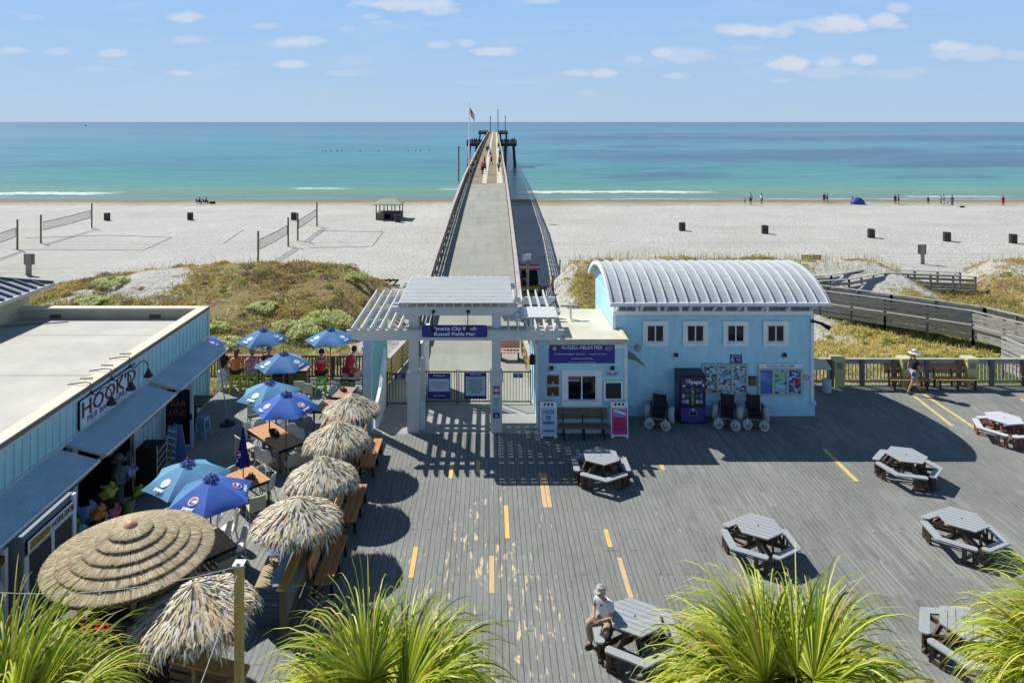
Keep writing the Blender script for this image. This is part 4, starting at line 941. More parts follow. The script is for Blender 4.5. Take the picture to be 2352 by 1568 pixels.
# ================================================================ RESTAURANT
rs = thing('restaurant', 'long low restaurant with pale teal board walls and a flat white roof on the left', 'building', (-11.4, 15, 0)); O = Matrix.Translation((11.4, -15, 0))
WX = -11.4
b = MB().box(-24, WX, 6, 28.4, 2.72, 3.47).box(-24, WX-2.4, 6, 28.4, 0, 2.72)
b.box(WX-2.4, WX, 25.2, 28.4, 0, 2.72).box(WX-.14, WX, 22.62, 24.4, 0, 2.72).box(WX-2.4, WX, 6, 12.4, 0, 2.72).box(WX-.12, WX, 22.25, 22.6, 0, .9)
build(b.xf(O), 'wall', TEALB, rs)
b = MB().box(-24, WX-.22, 6, 28.18, 3.47, 3.50)
rf = build(b.xf(O), 'roof', M('flat_roof_membrane', c8(180, 178, 167), .8, .22, .35, .12, bscale=8), rs)
for sx0 in (-17.4, -13.4): build(MB().box(sx0-.22, sx0+.22, 28.09, 28.119, 3.52, 3.66).xf(O), 'roof_scupper', M('scupper_dark', (.08, .07, .06, 1), .7), rs)
for sy0 in (9.5, 13.6, 17.7, 21.8, 25.9): build(MB().box(-24, WX-.34, sy0, sy0+.03, 3.501, 3.506).xf(O), 'membrane_seam', M('seam_grey', c8(150, 147, 136), .8, .2, 3), rf)
b = MB().tube([(-24, 25.6, 3.51), (-21, 26.4, 3.515), (-16.6, 27.6, 3.51)], .03, 4).tube([(-15.4, 15.4, 3.51), (-14, 15.9, 3.51), (-12.9, 16.6, 3.51)], .03, 4)
build(b.xf(O), 'roof_wrinkle', M('dark_wrinkle', (.12, .12, .11, 1), .8), rf)
b = MB().box(-24, WX-.002, 28.12, 28.4, 3.47, 3.86).box(WX-.26, WX-.002, 6, 28.12, 3.47, 3.86); build(b.xf(O), 'parapet', M('parapet_render', c8(168, 163, 148), .85, .2, .9, .2), rs)
b = MB().box(-24, WX+.06, 28.08, 28.44, 3.862, 3.93).box(WX-.34, WX+.04, 6, 28.08, 3.862, 3.93); build(b.xf(O), 'parapet_cap', M('cap_cream', c8(205, 198, 176), .7, .12, 1), rs)
build(MB().box(WX-.001, WX+.014, 6, 28.4, 3.44, 3.72).xf(O), 'upper_board', TEALB, rs)
build(MB().box(WX+.041, WX+.075, 6, 28.4, 3.80, 3.932).xf(O), 'drip_edge', M('grey_drip', (.17, .155, .13, 1), .6), rs)
b = MB(); y = 6.3
while y < 28.3:
    if not (19.25 < y < 22.5): b.box(WX, WX+.035, y-.025, y+.025, 2.80, 3.78)
    if y > 25.3 or 22.6 < y < 24.3: b.box(WX, WX+.035, y-.025, y+.025, .05, 2.62)
    y += .30
build(b.xf(O), 'battens', TEALB, rs)
b = MB().box(WX, WX+.05, 6, 28.42, 3.70, 3.80).box(WX, WX+.05, 6, 28.42, 2.70, 2.80).box(WX-.02, WX+.06, 28.30, 28.46, 0, 3.8)
for y in (12.4, 14.0): b.box(WX-.08, WX+.08, y-.08, y+.08, 0, 2.7)
b.box(WX-.04, WX+.1, 22.3, 22.62, 0, 2.62).box(WX-.08, WX+.1, 19.0, 19.25, 0, 2.62).box(WX-.06, WX+.1, 24.35, 24.55, 0, 2.62)
build(b.xf(O), 'white_trim', M('trim_grey_white', (.50, .56, .58, 1), .5, .08), rs)
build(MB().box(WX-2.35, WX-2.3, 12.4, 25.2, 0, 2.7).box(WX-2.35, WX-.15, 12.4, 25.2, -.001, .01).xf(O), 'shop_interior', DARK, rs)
def corrug_mat():
    m, nt, p = newmat('corrugated_awning', .5, .1, .4); v = obc(nt); x, y, z = nt.sep(v)
    w = nt.m('SINE', nt.m('MULTIPLY', y, 2*PI/.068)); bmp = nt.n('ShaderNodeBump', {'Strength': .8, 'Distance': .02, 'Height': w}); nt.l.new(bmp.outputs[0], p.inputs['Normal'])
    c = nt.mix(nt.mapr(nt.noise(v, 2.0, 4.0), .3, .7), (.44, .60, .70, 1), (.56, .70, .78, 1)); nt.l.new(c, p.inputs['Base Color']); return m
CORR = corrug_mat()
for (ya, yb) in ((13.0, 18.45), (18.8, 23.0), (23.4, 27.6)):
    b = MB().slab([(WX+.05, ya, 2.76), (WX+1.12, ya, 2.47), (WX+1.12, yb, 2.47), (WX+.05, yb, 2.76)], (0, 0, -.03)); aw = build(b.xf(O), 'awning', CORR, rs)
    b = MB().bar((WX+1.13, ya-.02, 2.46), (WX+1.13, yb+.02, 2.46), .03, .07)
    for y in (ya, yb): b.bar((WX+.04, y, 2.73), (WX+1.13, y, 2.44), .04, .08)
    build(b.xf(O), 'awning_edge', M('awning_trim', (.50, .56, .60, 1), .5), aw)
    b = MB()
    for y in (ya+.12, (ya+yb)/2, yb-.12): b.bar((WX+.06, y, 1.45), (WX+1.0, y, 2.40), .07, .11)
    build(b.xf(O), 'brace', M('trim_grey_white', (0, 0, 0, 1)), aw)
for y, lb in ((19.95, ''), (21.05, ''), (22.12, '')):
    gooseneck('', '', None, [(WX+.06, y, 3.66), (WX+.2, y, 3.62), (WX+.34, y, 3.78), (WX+.5, y, 3.86), (WX+.62, y, 3.76), (WX+.64, y, 3.6)], (WX+.64, y, 3.36), r=.15, parent=rs, O=O, bellh=.25)
    build(MB().tube([(WX+.06, y, 3.7), (WX+.05, y-.03, 3.98), (WX-.1, y-.05, 4.0), (WX-.55, y-.1, 3.95)], .018, 6).tube([(WX-.1, y+.38, 3.96), (WX-.45, y+.34, 3.96)], .018, 6).xf(O), 'lamp_bracket', M('rusty_bracket', (.12, .10, .08, 1), .7), rs)
# name sign
def xsign(name, label, x, y0, y1, z0, z1, mat, lines, panel=None, frame=None):
    t = thing(name, label, 'sign', (x, (y0+y1)/2, z0)); hw = (y1-y0)/2; h = z1-z0
    p = build(MB().box(0, .05, -hw, hw, 0, h), 'sign_panel', mat, t)
    if frame: build(MB().box(0, .07, -hw, hw, 0, .05).box(0, .07, -hw, hw, h-.05, h).box(0, .07, -hw, -hw+.05, .05, h-.05).box(0, .07, hw-.05, hw, .05, h-.05), 'sign_frame', frame, t)
    if panel:
        for (a, c, d, e, m_) in panel: build(MB().box(.051, .056, a, c, d, e), 'sign_field', m_, p)
    for (s_, sz, ly, lz, m_, sx, ex) in lines: text(s_, sz, (.06, ly, lz), m_, p, facing='+x', sx=sx, ext=ex)
    return t
xsign('restaurant_sign', "white HOOK'D PIER BAR & GRILL sign on the teal wall under three gooseneck lamps", WX+.04, 19.36, 22.45, 2.86, 3.66, M('sign_white', (.68, .72, .80, 1), .5),
      [("HOOK'D", .62, 0, .48, M('maroon_lettering', (.05, .02, .035, 1), .4), 1.22, .012), ('PIER BAR & GRILL', .25, -.1, .16, M('violet_lettering', (.14, .13, .30, 1), .5), 1.15, .006)], frame=TEALB)
# protruding shop closet with sign
kb = build(MB().box(WX-.1, -10.1, 15.15, 17.0, 0, 2.42).xf(O), 'shop_front_panel', M('grey_board', (.16, .20, .22, 1), .6, .15, 1, .2, stretch=(1, 6, .6)), rs)
b = MB()
for a, c in ((15.3, 16.1), (16.2, 16.9)): b.box(-10.1, -10.07, a, c, .05, 1.85)
build(b.xf(O), 'shop_door', M('dark_teal_door', (.03, .055, .065, 1), .4), rs)
b = MB().box(-10.1, -10.05, 15.2, 15.3, 0, 1.95).box(-10.1, -10.05, 16.1, 16.2, 0, 1.95).box(-10.1, -10.03, 16.9, 17.02, 0, 2.4); build(b.xf(O), 'door_frame', WHITE2, rs)
xsign('shop_sign', 'long narrow shop sign, orange HOODOO half and white COOL LOCALS half, over grey doors', -10.1, 15.25, 16.95, 1.98, 2.26, M('sign_cream', (.62, .62, .60, 1), .5),
      [('HOODOO', .20, -.47, .14, M('gold_lettering', (.55, .42, .04, 1), .4), .85, .004), ('the', .10, .05, .14, TXTN, 1, .004), ('COOL LOCALS', .19, .5, .14, TXTD, .62, .004)],
      panel=[(-.83, -.08, .03, .25, M('orange_brown_field', (.28, .12, .03, 1), .5))], frame=WHITE2)
# open glass door set across the wall
t = thing('glass_door', 'open glass door with red BAR LINE lettering standing out from the restaurant wall', 'door', (WX, 24.5, 0))
b = MB().box(.0, 1.05, -.03, .03, 0, .12).box(.0, 1.05, -.03, .03, 2.05, 2.15).box(0, .1, -.03, .03, .12, 2.05).box(.95, 1.05, -.03, .03, .12, 2.05); build(b, 'door_frame', M('door_trim', (.45, .52, .54, 1), .5), t)
build(MB().box(.1, .95, -.012, .012, .12, 2.05), 'pane', GLASS, t); build(MB().box(.97, 1.03, -.07, -.03, 1.0, 1.2), 'handle', BLACK, t)
NR = M('dull_red_lettering', (.30, .07, .06, 1), .5)
text('BAR', .30, (.55, -.03, 1.55), NR, t); text('LINE', .30, (.52, -.03, 1.22), NR, t)
# hip roof building left
hb = thing('shed_roof_building', 'building with a striped standing seam metal hip roof at the left edge', 'building', (-24, 25, 0)); O = Matrix.Translation((24, -25, 0))
b = MB().box(-28, -18.9, 12, 28.8, 0, 4.62)
build(b.xf(O), 'wall', M('pale_yellow_wall', c8(190, 184, 150), .7, .05), hb)
e = [(-18.3, 11.4, 4.64), (-18.3, 29.4, 4.64), (-30.3, 29.4, 4.64), (-30.3, 11.4, 4.64)]; r0, r1 = (-24.3, 17.4, 6.74), (-24.3, 23.4, 6.74)
b = MB().add(e + [r0, r1], [(0, 1, 5, 4), (1, 2, 5), (2, 3, 4, 5), (3, 0, 4), (3, 2, 1, 0)]); rf = build(b.xf(O), 'roof', M('silver_metal_roof', (.48, .50, .53, 1), .35, .1, metal=.3), hb)
b = MB()
for k in range(38):
    y = 11.7 + k*.475; t_ = min(1, max(0, min((29.4-y)/6, (y-11.4)/6))); b.bar((-18.32, y, 4.67), (-18.3-6*t_, y, 4.67+2.1*t_), .10, .10)
for k in range(24):
    x = -18.6 - k*.475; t_ = max(0, min((-18.3-x)/6, (x+30.3)/6)); b.bar((x, 29.42, 4.67), (x, 29.4-6*t_, 4.67+2.1*t_), .10, .10)
b.bar((-18.3, 29.4, 4.66), (-24.3, 23.4, 6.76), .14, .12)
build(b.xf(O), 'roof_ribs', M('dark_rib', (.07, .085, .11, 1), .5), rf); build(MB().bar((-18.27, 11.4, 4.58), (-18.27, 29.44, 4.58), .06, .14).bar((-30.3, 29.44, 4.58), (-18.3, 29.44, 4.58), .06, .14).xf(O), 'gutter', M('gutter_white', (.55, .56, .5, 1), .5), rf)
# ================================================================ PICNIC TABLES
def hexclip(x0, x1, Rr):
    "y-range strips: polygon of hexagon (vertices at 60k deg) between y=x0..x1"
    pts = [(Rr*math.cos(R(60*k)), Rr*math.sin(R(60*k))) for k in range(6)]
    def clip(p, f, s):
        out = []
        for i in range(len(p)):
            a, c = p[i], p[(i+1) % len(p)]; ia, ic = s*(a[1]-f) >= 0, s*(c[1]-f) >= 0
            if ia: out.append(a)
            if ia != ic: t = (f-a[1])/(c[1]-a[1]); out.append((a[0]+t*(c[0]-a[0]), f))
        return out
    return clip(clip(pts, x0, 1), x1, -1)
def picnic(name, label, frame_mat, top_mat):
    t = thing(name, label, 'picnic table', (0, 0, 0), 0, 'six sided picnic tables on the plaza')
    b = MB(); Rr = .61; hgt = Rr*math.sin(R(60)); n = 7
    for k in range(n): b.prism(hexclip(-hgt + 2*hgt*k/n + .006, -hgt + 2*hgt*(k+1)/n - .006, Rr), .725, .76)
    build(b, 'tabletop', top_mat, t)
    build(MB().cyl((0, 0, .758), .028, .004, 10), 'umbrella_hole', BLACK, t)
    for q in range(3):
        a = R(120*q); Rm = Matrix.Rotation(a, 4, 'Z'); sb = MB()
        for s in (-1, 1):
            nrm = Vector((math.cos(R(30)), s*math.sin(R(30)), 0)); tan = Vector((-s*math.sin(R(30)), math.cos(R(30)) , 0)); tan = Vector((-math.sin(R(30)), s*math.cos(R(30)), 0))
            di, do = .70, .90
            pi_ = Vector((di/math.cos(R(30)), s*.004, 0)); po = Vector((do/math.cos(R(30)), s*.004, 0))
            L = .37
            e1 = nrm*di + tan*(L-.04); e2 = nrm*(di+.06) + tan*L; e3 = nrm*(do-.06) + tan*L; e4 = nrm*do + tan*(L-.04)
            p = [(v.x, v.y) for v in (pi_, po, e4, e3, e2, e1)]
            if s < 0: p = p[::-1]
            sb.prism(p, .42, .46)
        build(sb.xf(Rm), 'seat', top_mat, t)
        f = MB()
        for s in (-1, 1):
            nrm = Vector((math.cos(R(30)), s*math.sin(R(30)), 0)); tan = Vector((-math.sin(R(30)), s*math.cos(R(30)), 0))
            c = nrm*.80
            for u in (.08, .30):
                p = c + tan*u; f.bar((p.x, p.y, .0), (p.x, p.y, .42), .05, .10)
            p0, p1 = c + tan*.0, c + tan*.34; f.bar((p0.x, p0.y, .04), (p1.x, p1.y, .04), .06, .07)
            f.bar((p0.x, p0.y, .38), (p1.x, p1.y, .38), .06, .07)
            p = c + tan*.36; f.bar((p.x, p.y, .05), (nrm.x*.42, nrm.y*.42, .70), .05, .10)
            f.bar((p.x*.98, p.y*.98, .37), (nrm.x*.15, nrm.y*.15, .37), .05, .09)
        f.bar((0, 0, .69), (.55, 0, .69), .06, .07).bar((0, 0, .37), (.82, 0, .37), .05, .08).bar((.35, 0, .37), (.42, 0, .7), .06, .1)
        build(f.xf(Rm), 'leg_frame', frame_mat, t)
    return t
pt = picnic('picnic_table', '', TFRAME, TPLAS)
ptr = picnic('picnic_table', '', TFRAMER, M('pale_plastic_plank', (.56, .57, .58, 1), .5, .06, 3, .1, stretch=(1, 8, 1)))
PTS = [(3.58, 22.33, 150, pt, 'grey six sided picnic table nearest the gate, standing before the sandwich boards'),
       (13.37, 22.4, -15, pt, 'grey six sided picnic table half in the shadow of the curved roof'),
       (18.55, 25.19, 186, ptr, 'pale topped picnic table with red brown legs by the right edge of the photo'),
       (12.7, 18.78, -36, pt, 'grey six sided picnic table in full sun low on the right side of the plaza'),
       (7.11, 18.46, -30, pt, 'grey six sided picnic table just above the largest palm'),
       (3.15, 15.08, 150, pt, 'grey six sided picnic table with the seated man in a white t-shirt'),
       (10.2, 14.87, 237, pt, 'grey picnic table half hidden by the palm at the bottom right')]
first = {}
for x, y, a, src, lb in PTS:
    if src not in first: src.location = (x, y, 0); src.rotation_euler = (0, 0, R(a)); src['label'] = lb; first[src] = 1
    else: dup(src, (x, y, .001), R(a), lb)
# ================================================================ BENCHES
def pbench(label, loc, rz, L, mat, legs=BLACK, back=2, texts=(), grp=None, seatn=3, h=.45, seatmat=None):
    t = thing('wooden_bench', label, 'bench', loc, rz, grp)
    b = MB(); w = .44/seatn
    for k in range(seatn): b.box(-L/2, L/2, -.25+k*w+.006, -.25+(k+1)*w-.006, h-.04, h)
    build(b, 'seat', seatmat or mat, t)
    bk = None
    b = MB(); 
    for k in range(back):
        z0 = h+.12+k*.20; y0 = .24+.03*k; b.slab([(-L/2, y0, z0), (L/2, y0, z0), (L/2, y0+.028, z0+.17), (-L/2, y0+.028, z0+.17)], (0, .04, 0))
    bk = build(b, 'backrest', mat, t)
    for k, s_ in enumerate(texts): text(s_, .105, (0, .235+.03*(back-1-k), h+.12+(back-1-k)*.20+.085), M('burnt_lettering', (.05, .025, .015, 1), .7), bk, sx=1.0, mtx=Matrix.Translation((0, .236+.03*(back-1-k)+.012, h+.12+(back-1-k)*.20+.085)) @ Matrix.Rotation(R(81), 4, 'X'))
    n = 3 if L > 1.5 else 2
    for k in range(n):
        x = -L/2+.18 + (L-.36)*k/(n-1)
        b = MB().bar((x, -.22, 0), (x, -.18, h-.04), .05, .07).bar((x, .22, 0), (x, .18, h-.04), .05, .07).bar((x, -.24, h-.07), (x, .2, h-.07), .05, .05).bar((x, .2, h-.08), (x, .33, h+.12+back*.2-.06), .05, .05)
        b.tube([(x, -.22, .05), (x, 0, .2), (x, .22, .05)], .02, 5); build(b, 'leg', legs, t)
    return t
GB = 'slatted benches along the patio fence'
pbench('orange slatted bench behind the patio fence nearest the gate', (-3.92, 23.25, 0), R(90), 1.95, LUMB, grp=GB)
pbench('orange slatted bench in the middle of the three along the patio fence', (-3.92, 20.2, 0), R(90), 1.95, LUMB, grp=GB)
pbench('orange slatted bench nearest the blue host stand, lowest of the three by the fence', (-3.98, 17.6, 0), R(90), 1.95, LUMB, grp=GB)
pbench('brown memorial bench with GOLDEN Child wording under the booth window', (3.42, 25.28, 0), 0, 1.8, M('dull_brown_board', (.20, .13, .085, 1), .6, .15, 2, stretch=(1.5, 8, 8)), texts=('The  "GOLDEN"  Child    9/3/1986', 'JOSHUA BLAKE HARPER  11/5/2013'), seatn=2)
pbench('brown memorial bench behind the walking man, left of the pair at the railing', (17.95, 29.95, 0), 0, 1.75, BRWN, seatmat=LUMB, texts=('IN LOVING MEMORY OF', 'A BELOVED FISHERMAN'), seatn=3)
pbench('brown bench right of the pair at the railing', (19.95, 29.95, 0), 0, 1.85, BRWN, seatmat=LUMB, seatn=3)
pbench('brown bench cut by the right edge of the photo at the railing', (23.75, 29.95, 0), 0, 1.6, BRWN)
XC, YC = G(1880, 597, .5)
pbench('small brown bench on the dune crest behind the ramp', (XC, 56.2, terr(XC, 56.2)), 0, 1.6, BRWN, grp='benches on the dune crest')
for x, lb, mt in ((29.4, 'olive green bench on the dune crest right of the brown one', M('olive_board', (.16, .15, .05, 1), .7)), (32.1, 'faded tan bench half sunk in dune grass, right of the olive one', M('faded_tan_board', (.40, .33, .2, 1), .8))):
    t = thing('park_bench', lb, 'bench', (x, 56.4, terr(x, 56.4) - (.1 if x < 31 else .35)), 0, 'benches on the dune crest')
    build(MB().box(-.85, .85, -.2, .2, .4, .45), 'seat', mt, t); build(MB().box(-.85, .85, .2, .25, .5, .9), 'backrest', mt, t)
    for s in (-.7, .7): build(MB().box(s-.04, s+.04, -.18, .22, 0, .4), 'leg', TFRAME, t)
# ================================================================ PATIO FENCE, WEST RAIL
t = thing('patio_fence', 'timber fence with worn orange cap between the patio and the plaza benches', 'fence', (-4.55, 15.5, 0))
b = MB(); cp = MB(); y = 0.0
while y < 10.1: b.box(-.03, -.0, y, y+.11, .08, 1.0); y += .145
build(b, 'pickets', M('grey_picket', (.24, .22, .20, 1), .8, .25, 3), t)
for k in range(6): y = k*2.0; build(MB().box(-.07, .07, y-.07, y+.07, 0, 1.08), 'post', M('brown_post', (.16, .12, .08, 1), .8, .2), t)
build(MB().box(-.12, .08, -.12, 10.1, 1.08, 1.12), 'top_rail', M('worn_orange_paint', (.62, .33, .06, 1), .6, .25, 6), t); build(MB().box(-.06, .04, 0, 10.1, .9, 1.0).box(-.06, .04, 0, 10.1, .1, .2), 'rails', M('brown_post', (0, 0, 0, 1)), t)
t = thing('patio_back_rail', 'brown picket railing with red bar top at the back of the patio', 'fence', (-12.5, 31.1, 0))
b = MB(); x = 0.0
while x < 7.6: b.box(x, x+.06, 0, .03, .08, 1.0); x += .14
build(b, 'pickets', M('dark_picket', (.11, .075, .05, 1), .8, .3), t); build(MB().box(0, 7.6, -.04, .06, .96, 1.03).box(0, 7.6, -.03, .05, .06, .14), 'rails', M('dark_picket', (0, 0, 0, 1)), t)
for k in range(5): build(MB().box(k*1.85-.05, k*1.85+.05, -.06, .06, 0, 1.05), 'post', M('dark_picket', (0, 0, 0, 1)), t)
build(MB().box(.8, 3.6, -.30, -.04, 1.06, 1.1).box(5.0, 5.9, -.30, -.04, 1.06, 1.1), 'bar_top', M('faded_red_top', (.30, .09, .07, 1), .5, .2), t)
t = thing('rail_cabinet', 'tall yellow olive cabinet panel against the back rail of the patio', 'cabinet', (-8.25, 30.2, 0)); build(MB().box(-.38, .38, -.1, .25, 0, 1.02), 'body', M('olive_yellow_board', (.30, .27, .05, 1), .6, .1), t); build(MB().box(-.42, .42, -.14, .29, 1.022, 1.06), 'top', M('dark_picket', (0, 0, 0, 1)), t)
t = thing('waste_cabinet', 'grey blue waste cabinet left of the olive panel on the patio', 'cabinet', (-9.0, 30.1, 0)); build(MB().box(-.36, .34, -.1, .3, 0, .85), 'body', M('slate_cabinet', (.07, .10, .13, 1), .5, .1), t); build(MB().box(-.2, .2, -.12, -.1, .5, .7), 'flap', BLACK, t)
# ================================================================ PEPSI-BLUE UMBRELLAS
FAB = {}
def fabric(nm, col):
    if nm in FAB: return FAB[nm]
    m, nt, p = newmat(nm, .75, 0, .2); v = obc(nt)
    c = nt.mix(nt.mapr(nt.noise(v, 3.0, 4.0), .3, .7), tuple(k*.9 for k in col[:3])+(1,), tuple(min(1, k*1.08) for k in col[:3])+(1,)); nt.l.new(c, p.inputs['Base Color'])
    tr = nt.n('ShaderNodeBsdfTranslucent', {0: c}); mx = nt.n('ShaderNodeMixShader', {0: .22}); nt.l.new(p.outputs[0], mx.inputs[1]); nt.l.new(tr.outputs[0], mx.inputs[2]); nt.l.new(mx.outputs[0], m.node_tree.nodes['Material Output'].inputs[0])
    FAB[nm] = m; return m
F_LT = fabric('faded_sky_blue_fabric', c8(112, 166, 202)); F_MD = fabric('mid_blue_fabric', c8(92, 142, 192)); F_RY = fabric('royal_blue_fabric', c8(78, 118, 202)); F_NV = fabric('navy_fabric', c8(38, 38, 120))
POLE = M('umbrella_pole_wood', (.30, .13, .05, 1), .5, .2)
def globe(parent, mtx, r, faded):
    w = MB().poly([(r*1.15*math.cos(2*PI*k/24), r*1.15*math.sin(2*PI*k/24), .004) for k in range(24)]); build(w.xf(mtx), 'logo_disc', TXTW, parent)
    def cap_(s, off, amp, mat, nm):
        arc = [(r*math.cos(a), s*r*math.sin(a)) for a in np.linspace(R(12), R(168), 14)]
        wav = [(x, s*(off + amp*math.sin(x/r*2.4)*s)) for x in np.linspace(-r*.93, r*.93, 10)]
        build(MB().poly([(x, y, .007) for x, y in arc + wav]).xf(mtx), nm, mat, parent)
    redc = M('logo_red_faded', c8(225, 190, 180), .6) if faded == 2 else (M('logo_red_soft', c8(222, 120, 105), .6) if faded == 1 else M('logo_red', c8(196, 30, 42), .6))
    blc = M('logo_blue_faded', c8(170, 200, 220), .6) if faded == 2 else (M('logo_blue_soft', c8(140, 160, 215), .6) if faded == 1 else M('logo_blue', c8(40, 60, 165), .6))
    cap_(1, r*.14, r*.13, redc, 'logo_top'); cap_(-1, r*.20, -r*.13, blc, 'logo_bottom')
def umbrella(label, x, y, rz, fab, fabs=None, faded=0, z=2.5, Rr=1.1, dz=.46, logos=(0, 2, 4)):
    t = thing('patio_umbrella', label, 'umbrella', (x, y, 0), rz, 'blue patio umbrellas')
    build(MB().tube([(0, 0, 0), (0, 0, z-.02)], .022, 8), 'pole', POLE, t)
    build(MB().cyl((0, 0, z-.03), .02, .12, 8, .012).ball((0, 0, z+.1), .03, 8), 'finial', M('finial_red', (.25, .05, .04, 1), .5), t)
    n = 6
    for k in range(n):
        a0, a1 = 2*PI*k/n, 2*PI*(k+1)/n; m_ = (fabs or {}).get(k, fab)
        rows = 7; cols = 6; vs = []; fs = []
        for i in range(rows+1):
            s = .02 + .98*i/rows
            for j in range(cols+1):
                q = j/cols; px = s*Rr*(math.cos(a0)*(1-q)+math.cos(a1)*q); py = s*Rr*(math.sin(a0)*(1-q)+math.sin(a1)*q)
                sag = -.055*math.sin(PI*q)*s*s*1.0 ; zz = z - dz*s**1.12 + .02*math.sin(PI*s) + sag*.6
                if i == rows: px *= 1 - .07*math.sin(PI*q); py *= 1 - .07*math.sin(PI*q)
                vs.append((px, py, zz))
        for i in range(rows):
            for j in range(cols): fs.append((i*(cols+1)+j, (i+1)*(cols+1)+j, (i+1)*(cols+1)+j+1, i*(cols+1)+j+1))
        pn = build(MB().add(vs, fs), 'canopy_panel', m_, t, smooth=True)
        if k in logos:
            am = (a0+a1)/2; o = Vector((math.cos(am), math.sin(am), 0)); right = Vector((-o.y, o.x, 0)); slope = Vector((-o.x*Rr*.866, -o.y*Rr*.866, dz)).normalized(); nrm = right.cross(slope).normalized()
            s = .66; c = o*(Rr*.866*s) + Vector((0, 0, z - dz*s**1.12 + .012))
            mt = Matrix((( right.x, slope.x, nrm.x, c.x), (right.y, slope.y, nrm.y, c.y), (right.z, slope.z, nrm.z, c.z), (0, 0, 0, 1)))
            globe(pn, mt, .105, faded)
            text('pepsi', .13, None, TXTW, pn, mtx=mt @ Matrix.Translation((0, -.20, .014)), ext=.001, sx=1.1, bold=.003, name='brand_lettering')
    for k in range(n):
        a = 2*PI*k/n; build(MB().tube([(0, 0, z-.10), (Rr*.97*math.cos(a), Rr*.97*math.sin(a), z-dz-.03)], .008, 5), 'rib', BLACK, t)
    # gathered vent cap
    b = MB()
    for k in range(6):
        a = 2*PI*k/6 + .5
        b.slab([(.03*math.cos(a-1), .03*math.sin(a-1), z+.035), (.03*math.cos(a+1), .03*math.sin(a+1), z+.035), (.2*math.cos(a+.42), .2*math.sin(a+.42), z-.03+.02*math.sin(k*2)), (.16*math.cos(a), .16*math.sin(a), z+.01), (.2*math.cos(a-.42), .2*math.sin(a-.42), z-.035)], (0, 0, .006))
    build(b, 'vent_cap', fabric('vent_blue_fabric', c8(48, 70, 130)), t)
    return t
def at_top(dx, dy, z=2.5): return G(dx, dy, z)
UM = [(604,756,.35,F_MD,{},1,'mid blue umbrella in front of the dune, left of two along the back rail'),(759,755,.1,F_MD,{},2,'mid blue umbrella in front of the dune, right of two along the back rail'),
      (458,768,.2,F_RY,{},1,'blue umbrella mostly hidden behind the restaurant corner'),(651,810,.15,F_MD,{0:F_LT},2,'mid blue umbrella in front of the olive cabinet'),
      (619,876,.55,F_LT,{},2,'faded sky blue umbrella overlapped by the royal blue one'),(657,903,.1,F_RY,{2:F_MD,1:F_MD},1,'royal blue umbrella over the dark end of the long table'),
      (431,1061,.5,F_LT,{},2,'faded sky blue umbrella nearest the restaurant doors'),(484,1096,.75,F_RY,{1:F_MD,2:F_MD},0,'royal blue umbrella with bright red logo above the thatched bar')]
for dx, dy, rz, fb, fbs, fd, lb in UM:
    x, y = at_top(dx, dy); umbrella(lb, x, y, rz, fb, fbs, fd, logos=(1, 3, 5) if fd < 2 or dx > 640 else (1, 3))
t = thing('closed_umbrella', 'folded navy umbrella standing in the middle wooden table', 'umbrella', (-7.37, 21.0, 0))
b = MB(); vs = []; fs = []; n = 16
for i in range(9):
    s = i/8
    for j in range(n):
        a = 2*PI*j/n; r = (.025 + .17*s**1.3)*(1+.28*math.cos(5*a+s*2)); vs.append((r*math.cos(a), r*math.sin(a), 2.25-1.15*s))
for i in range(8):
    for j in range(n): fs.append((i*n+j, (i+1)*n+j, (i+1)*n+(j+1) % n, i*n+(j+1) % n))
cv = build(MB().add(vs, fs), 'folded_canopy', F_NV, t, smooth=True); build(MB().tube([(0, 0, 0), (0, 0, 2.3)], .022, 8), 'pole', M('yellow_pole', (.55, .38, .08, 1), .5), t); build(MB().ball((0, 0, 2.34), .035, 8), 'finial', POLE, t)
mt = Matrix.Translation((-.1, -.17, 1.5)) @ Matrix.Rotation(R(-15), 4, 'Z') @ Matrix.Rotation(R(84), 4, 'X'); globe(cv, mt, .09, 0)
text('P', .13, None, TXTW, cv, mtx=mt @ Matrix.Translation((0, -.2, .01)), ext=.001, bold=.004)
# ================================================================ THATCH
TH = MI('thatch_leaf', [(0, c8(70, 64, 60)), (.14, c8(130, 114, 92)), (.3, c8(220, 202, 160)), (.5, c8(238, 228, 204)), (.68, c8(150, 144, 136)), (.85, c8(248, 242, 228)), (1, c8(214, 176, 120))], .85, .05)
THT = MI('reed_thatch', [(0, c8(120, 106, 82)), (.25, c8(176, 160, 126)), (.5, c8(206, 190, 154)), (.7, c8(150, 136, 110)), (.85, c8(226, 214, 184)), (1, c8(170, 144, 106))], .85, .05)
THB = M('thatch_underlayer', c8(92, 78, 58), .9, .3, 6)
def strips(P0, P1, P2, w, name, mat, parent):
    n = len(P0); d = P1 - P0; up = np.zeros_like(d); up[:, 2] = 1
    s = np.cross(d, up); s /= (np.linalg.norm(s, axis=1)[:, None] + 1e-9); w = w[:, None] / 2
    V = np.stack([P0 - s*w, P0 + s*w, P1 - s*w, P1 + s*w, P2 - s*w*.35, P2 + s*w*.35], 1).reshape(-1, 3)
    base = (np.arange(n)*6)[:, None]; Q = np.concatenate([base + np.array([0, 1, 3, 2]), base + np.array([2, 3, 5, 4])], 1).reshape(-1, 4)
    return quads_mesh(name, V, Q, mat, parent)
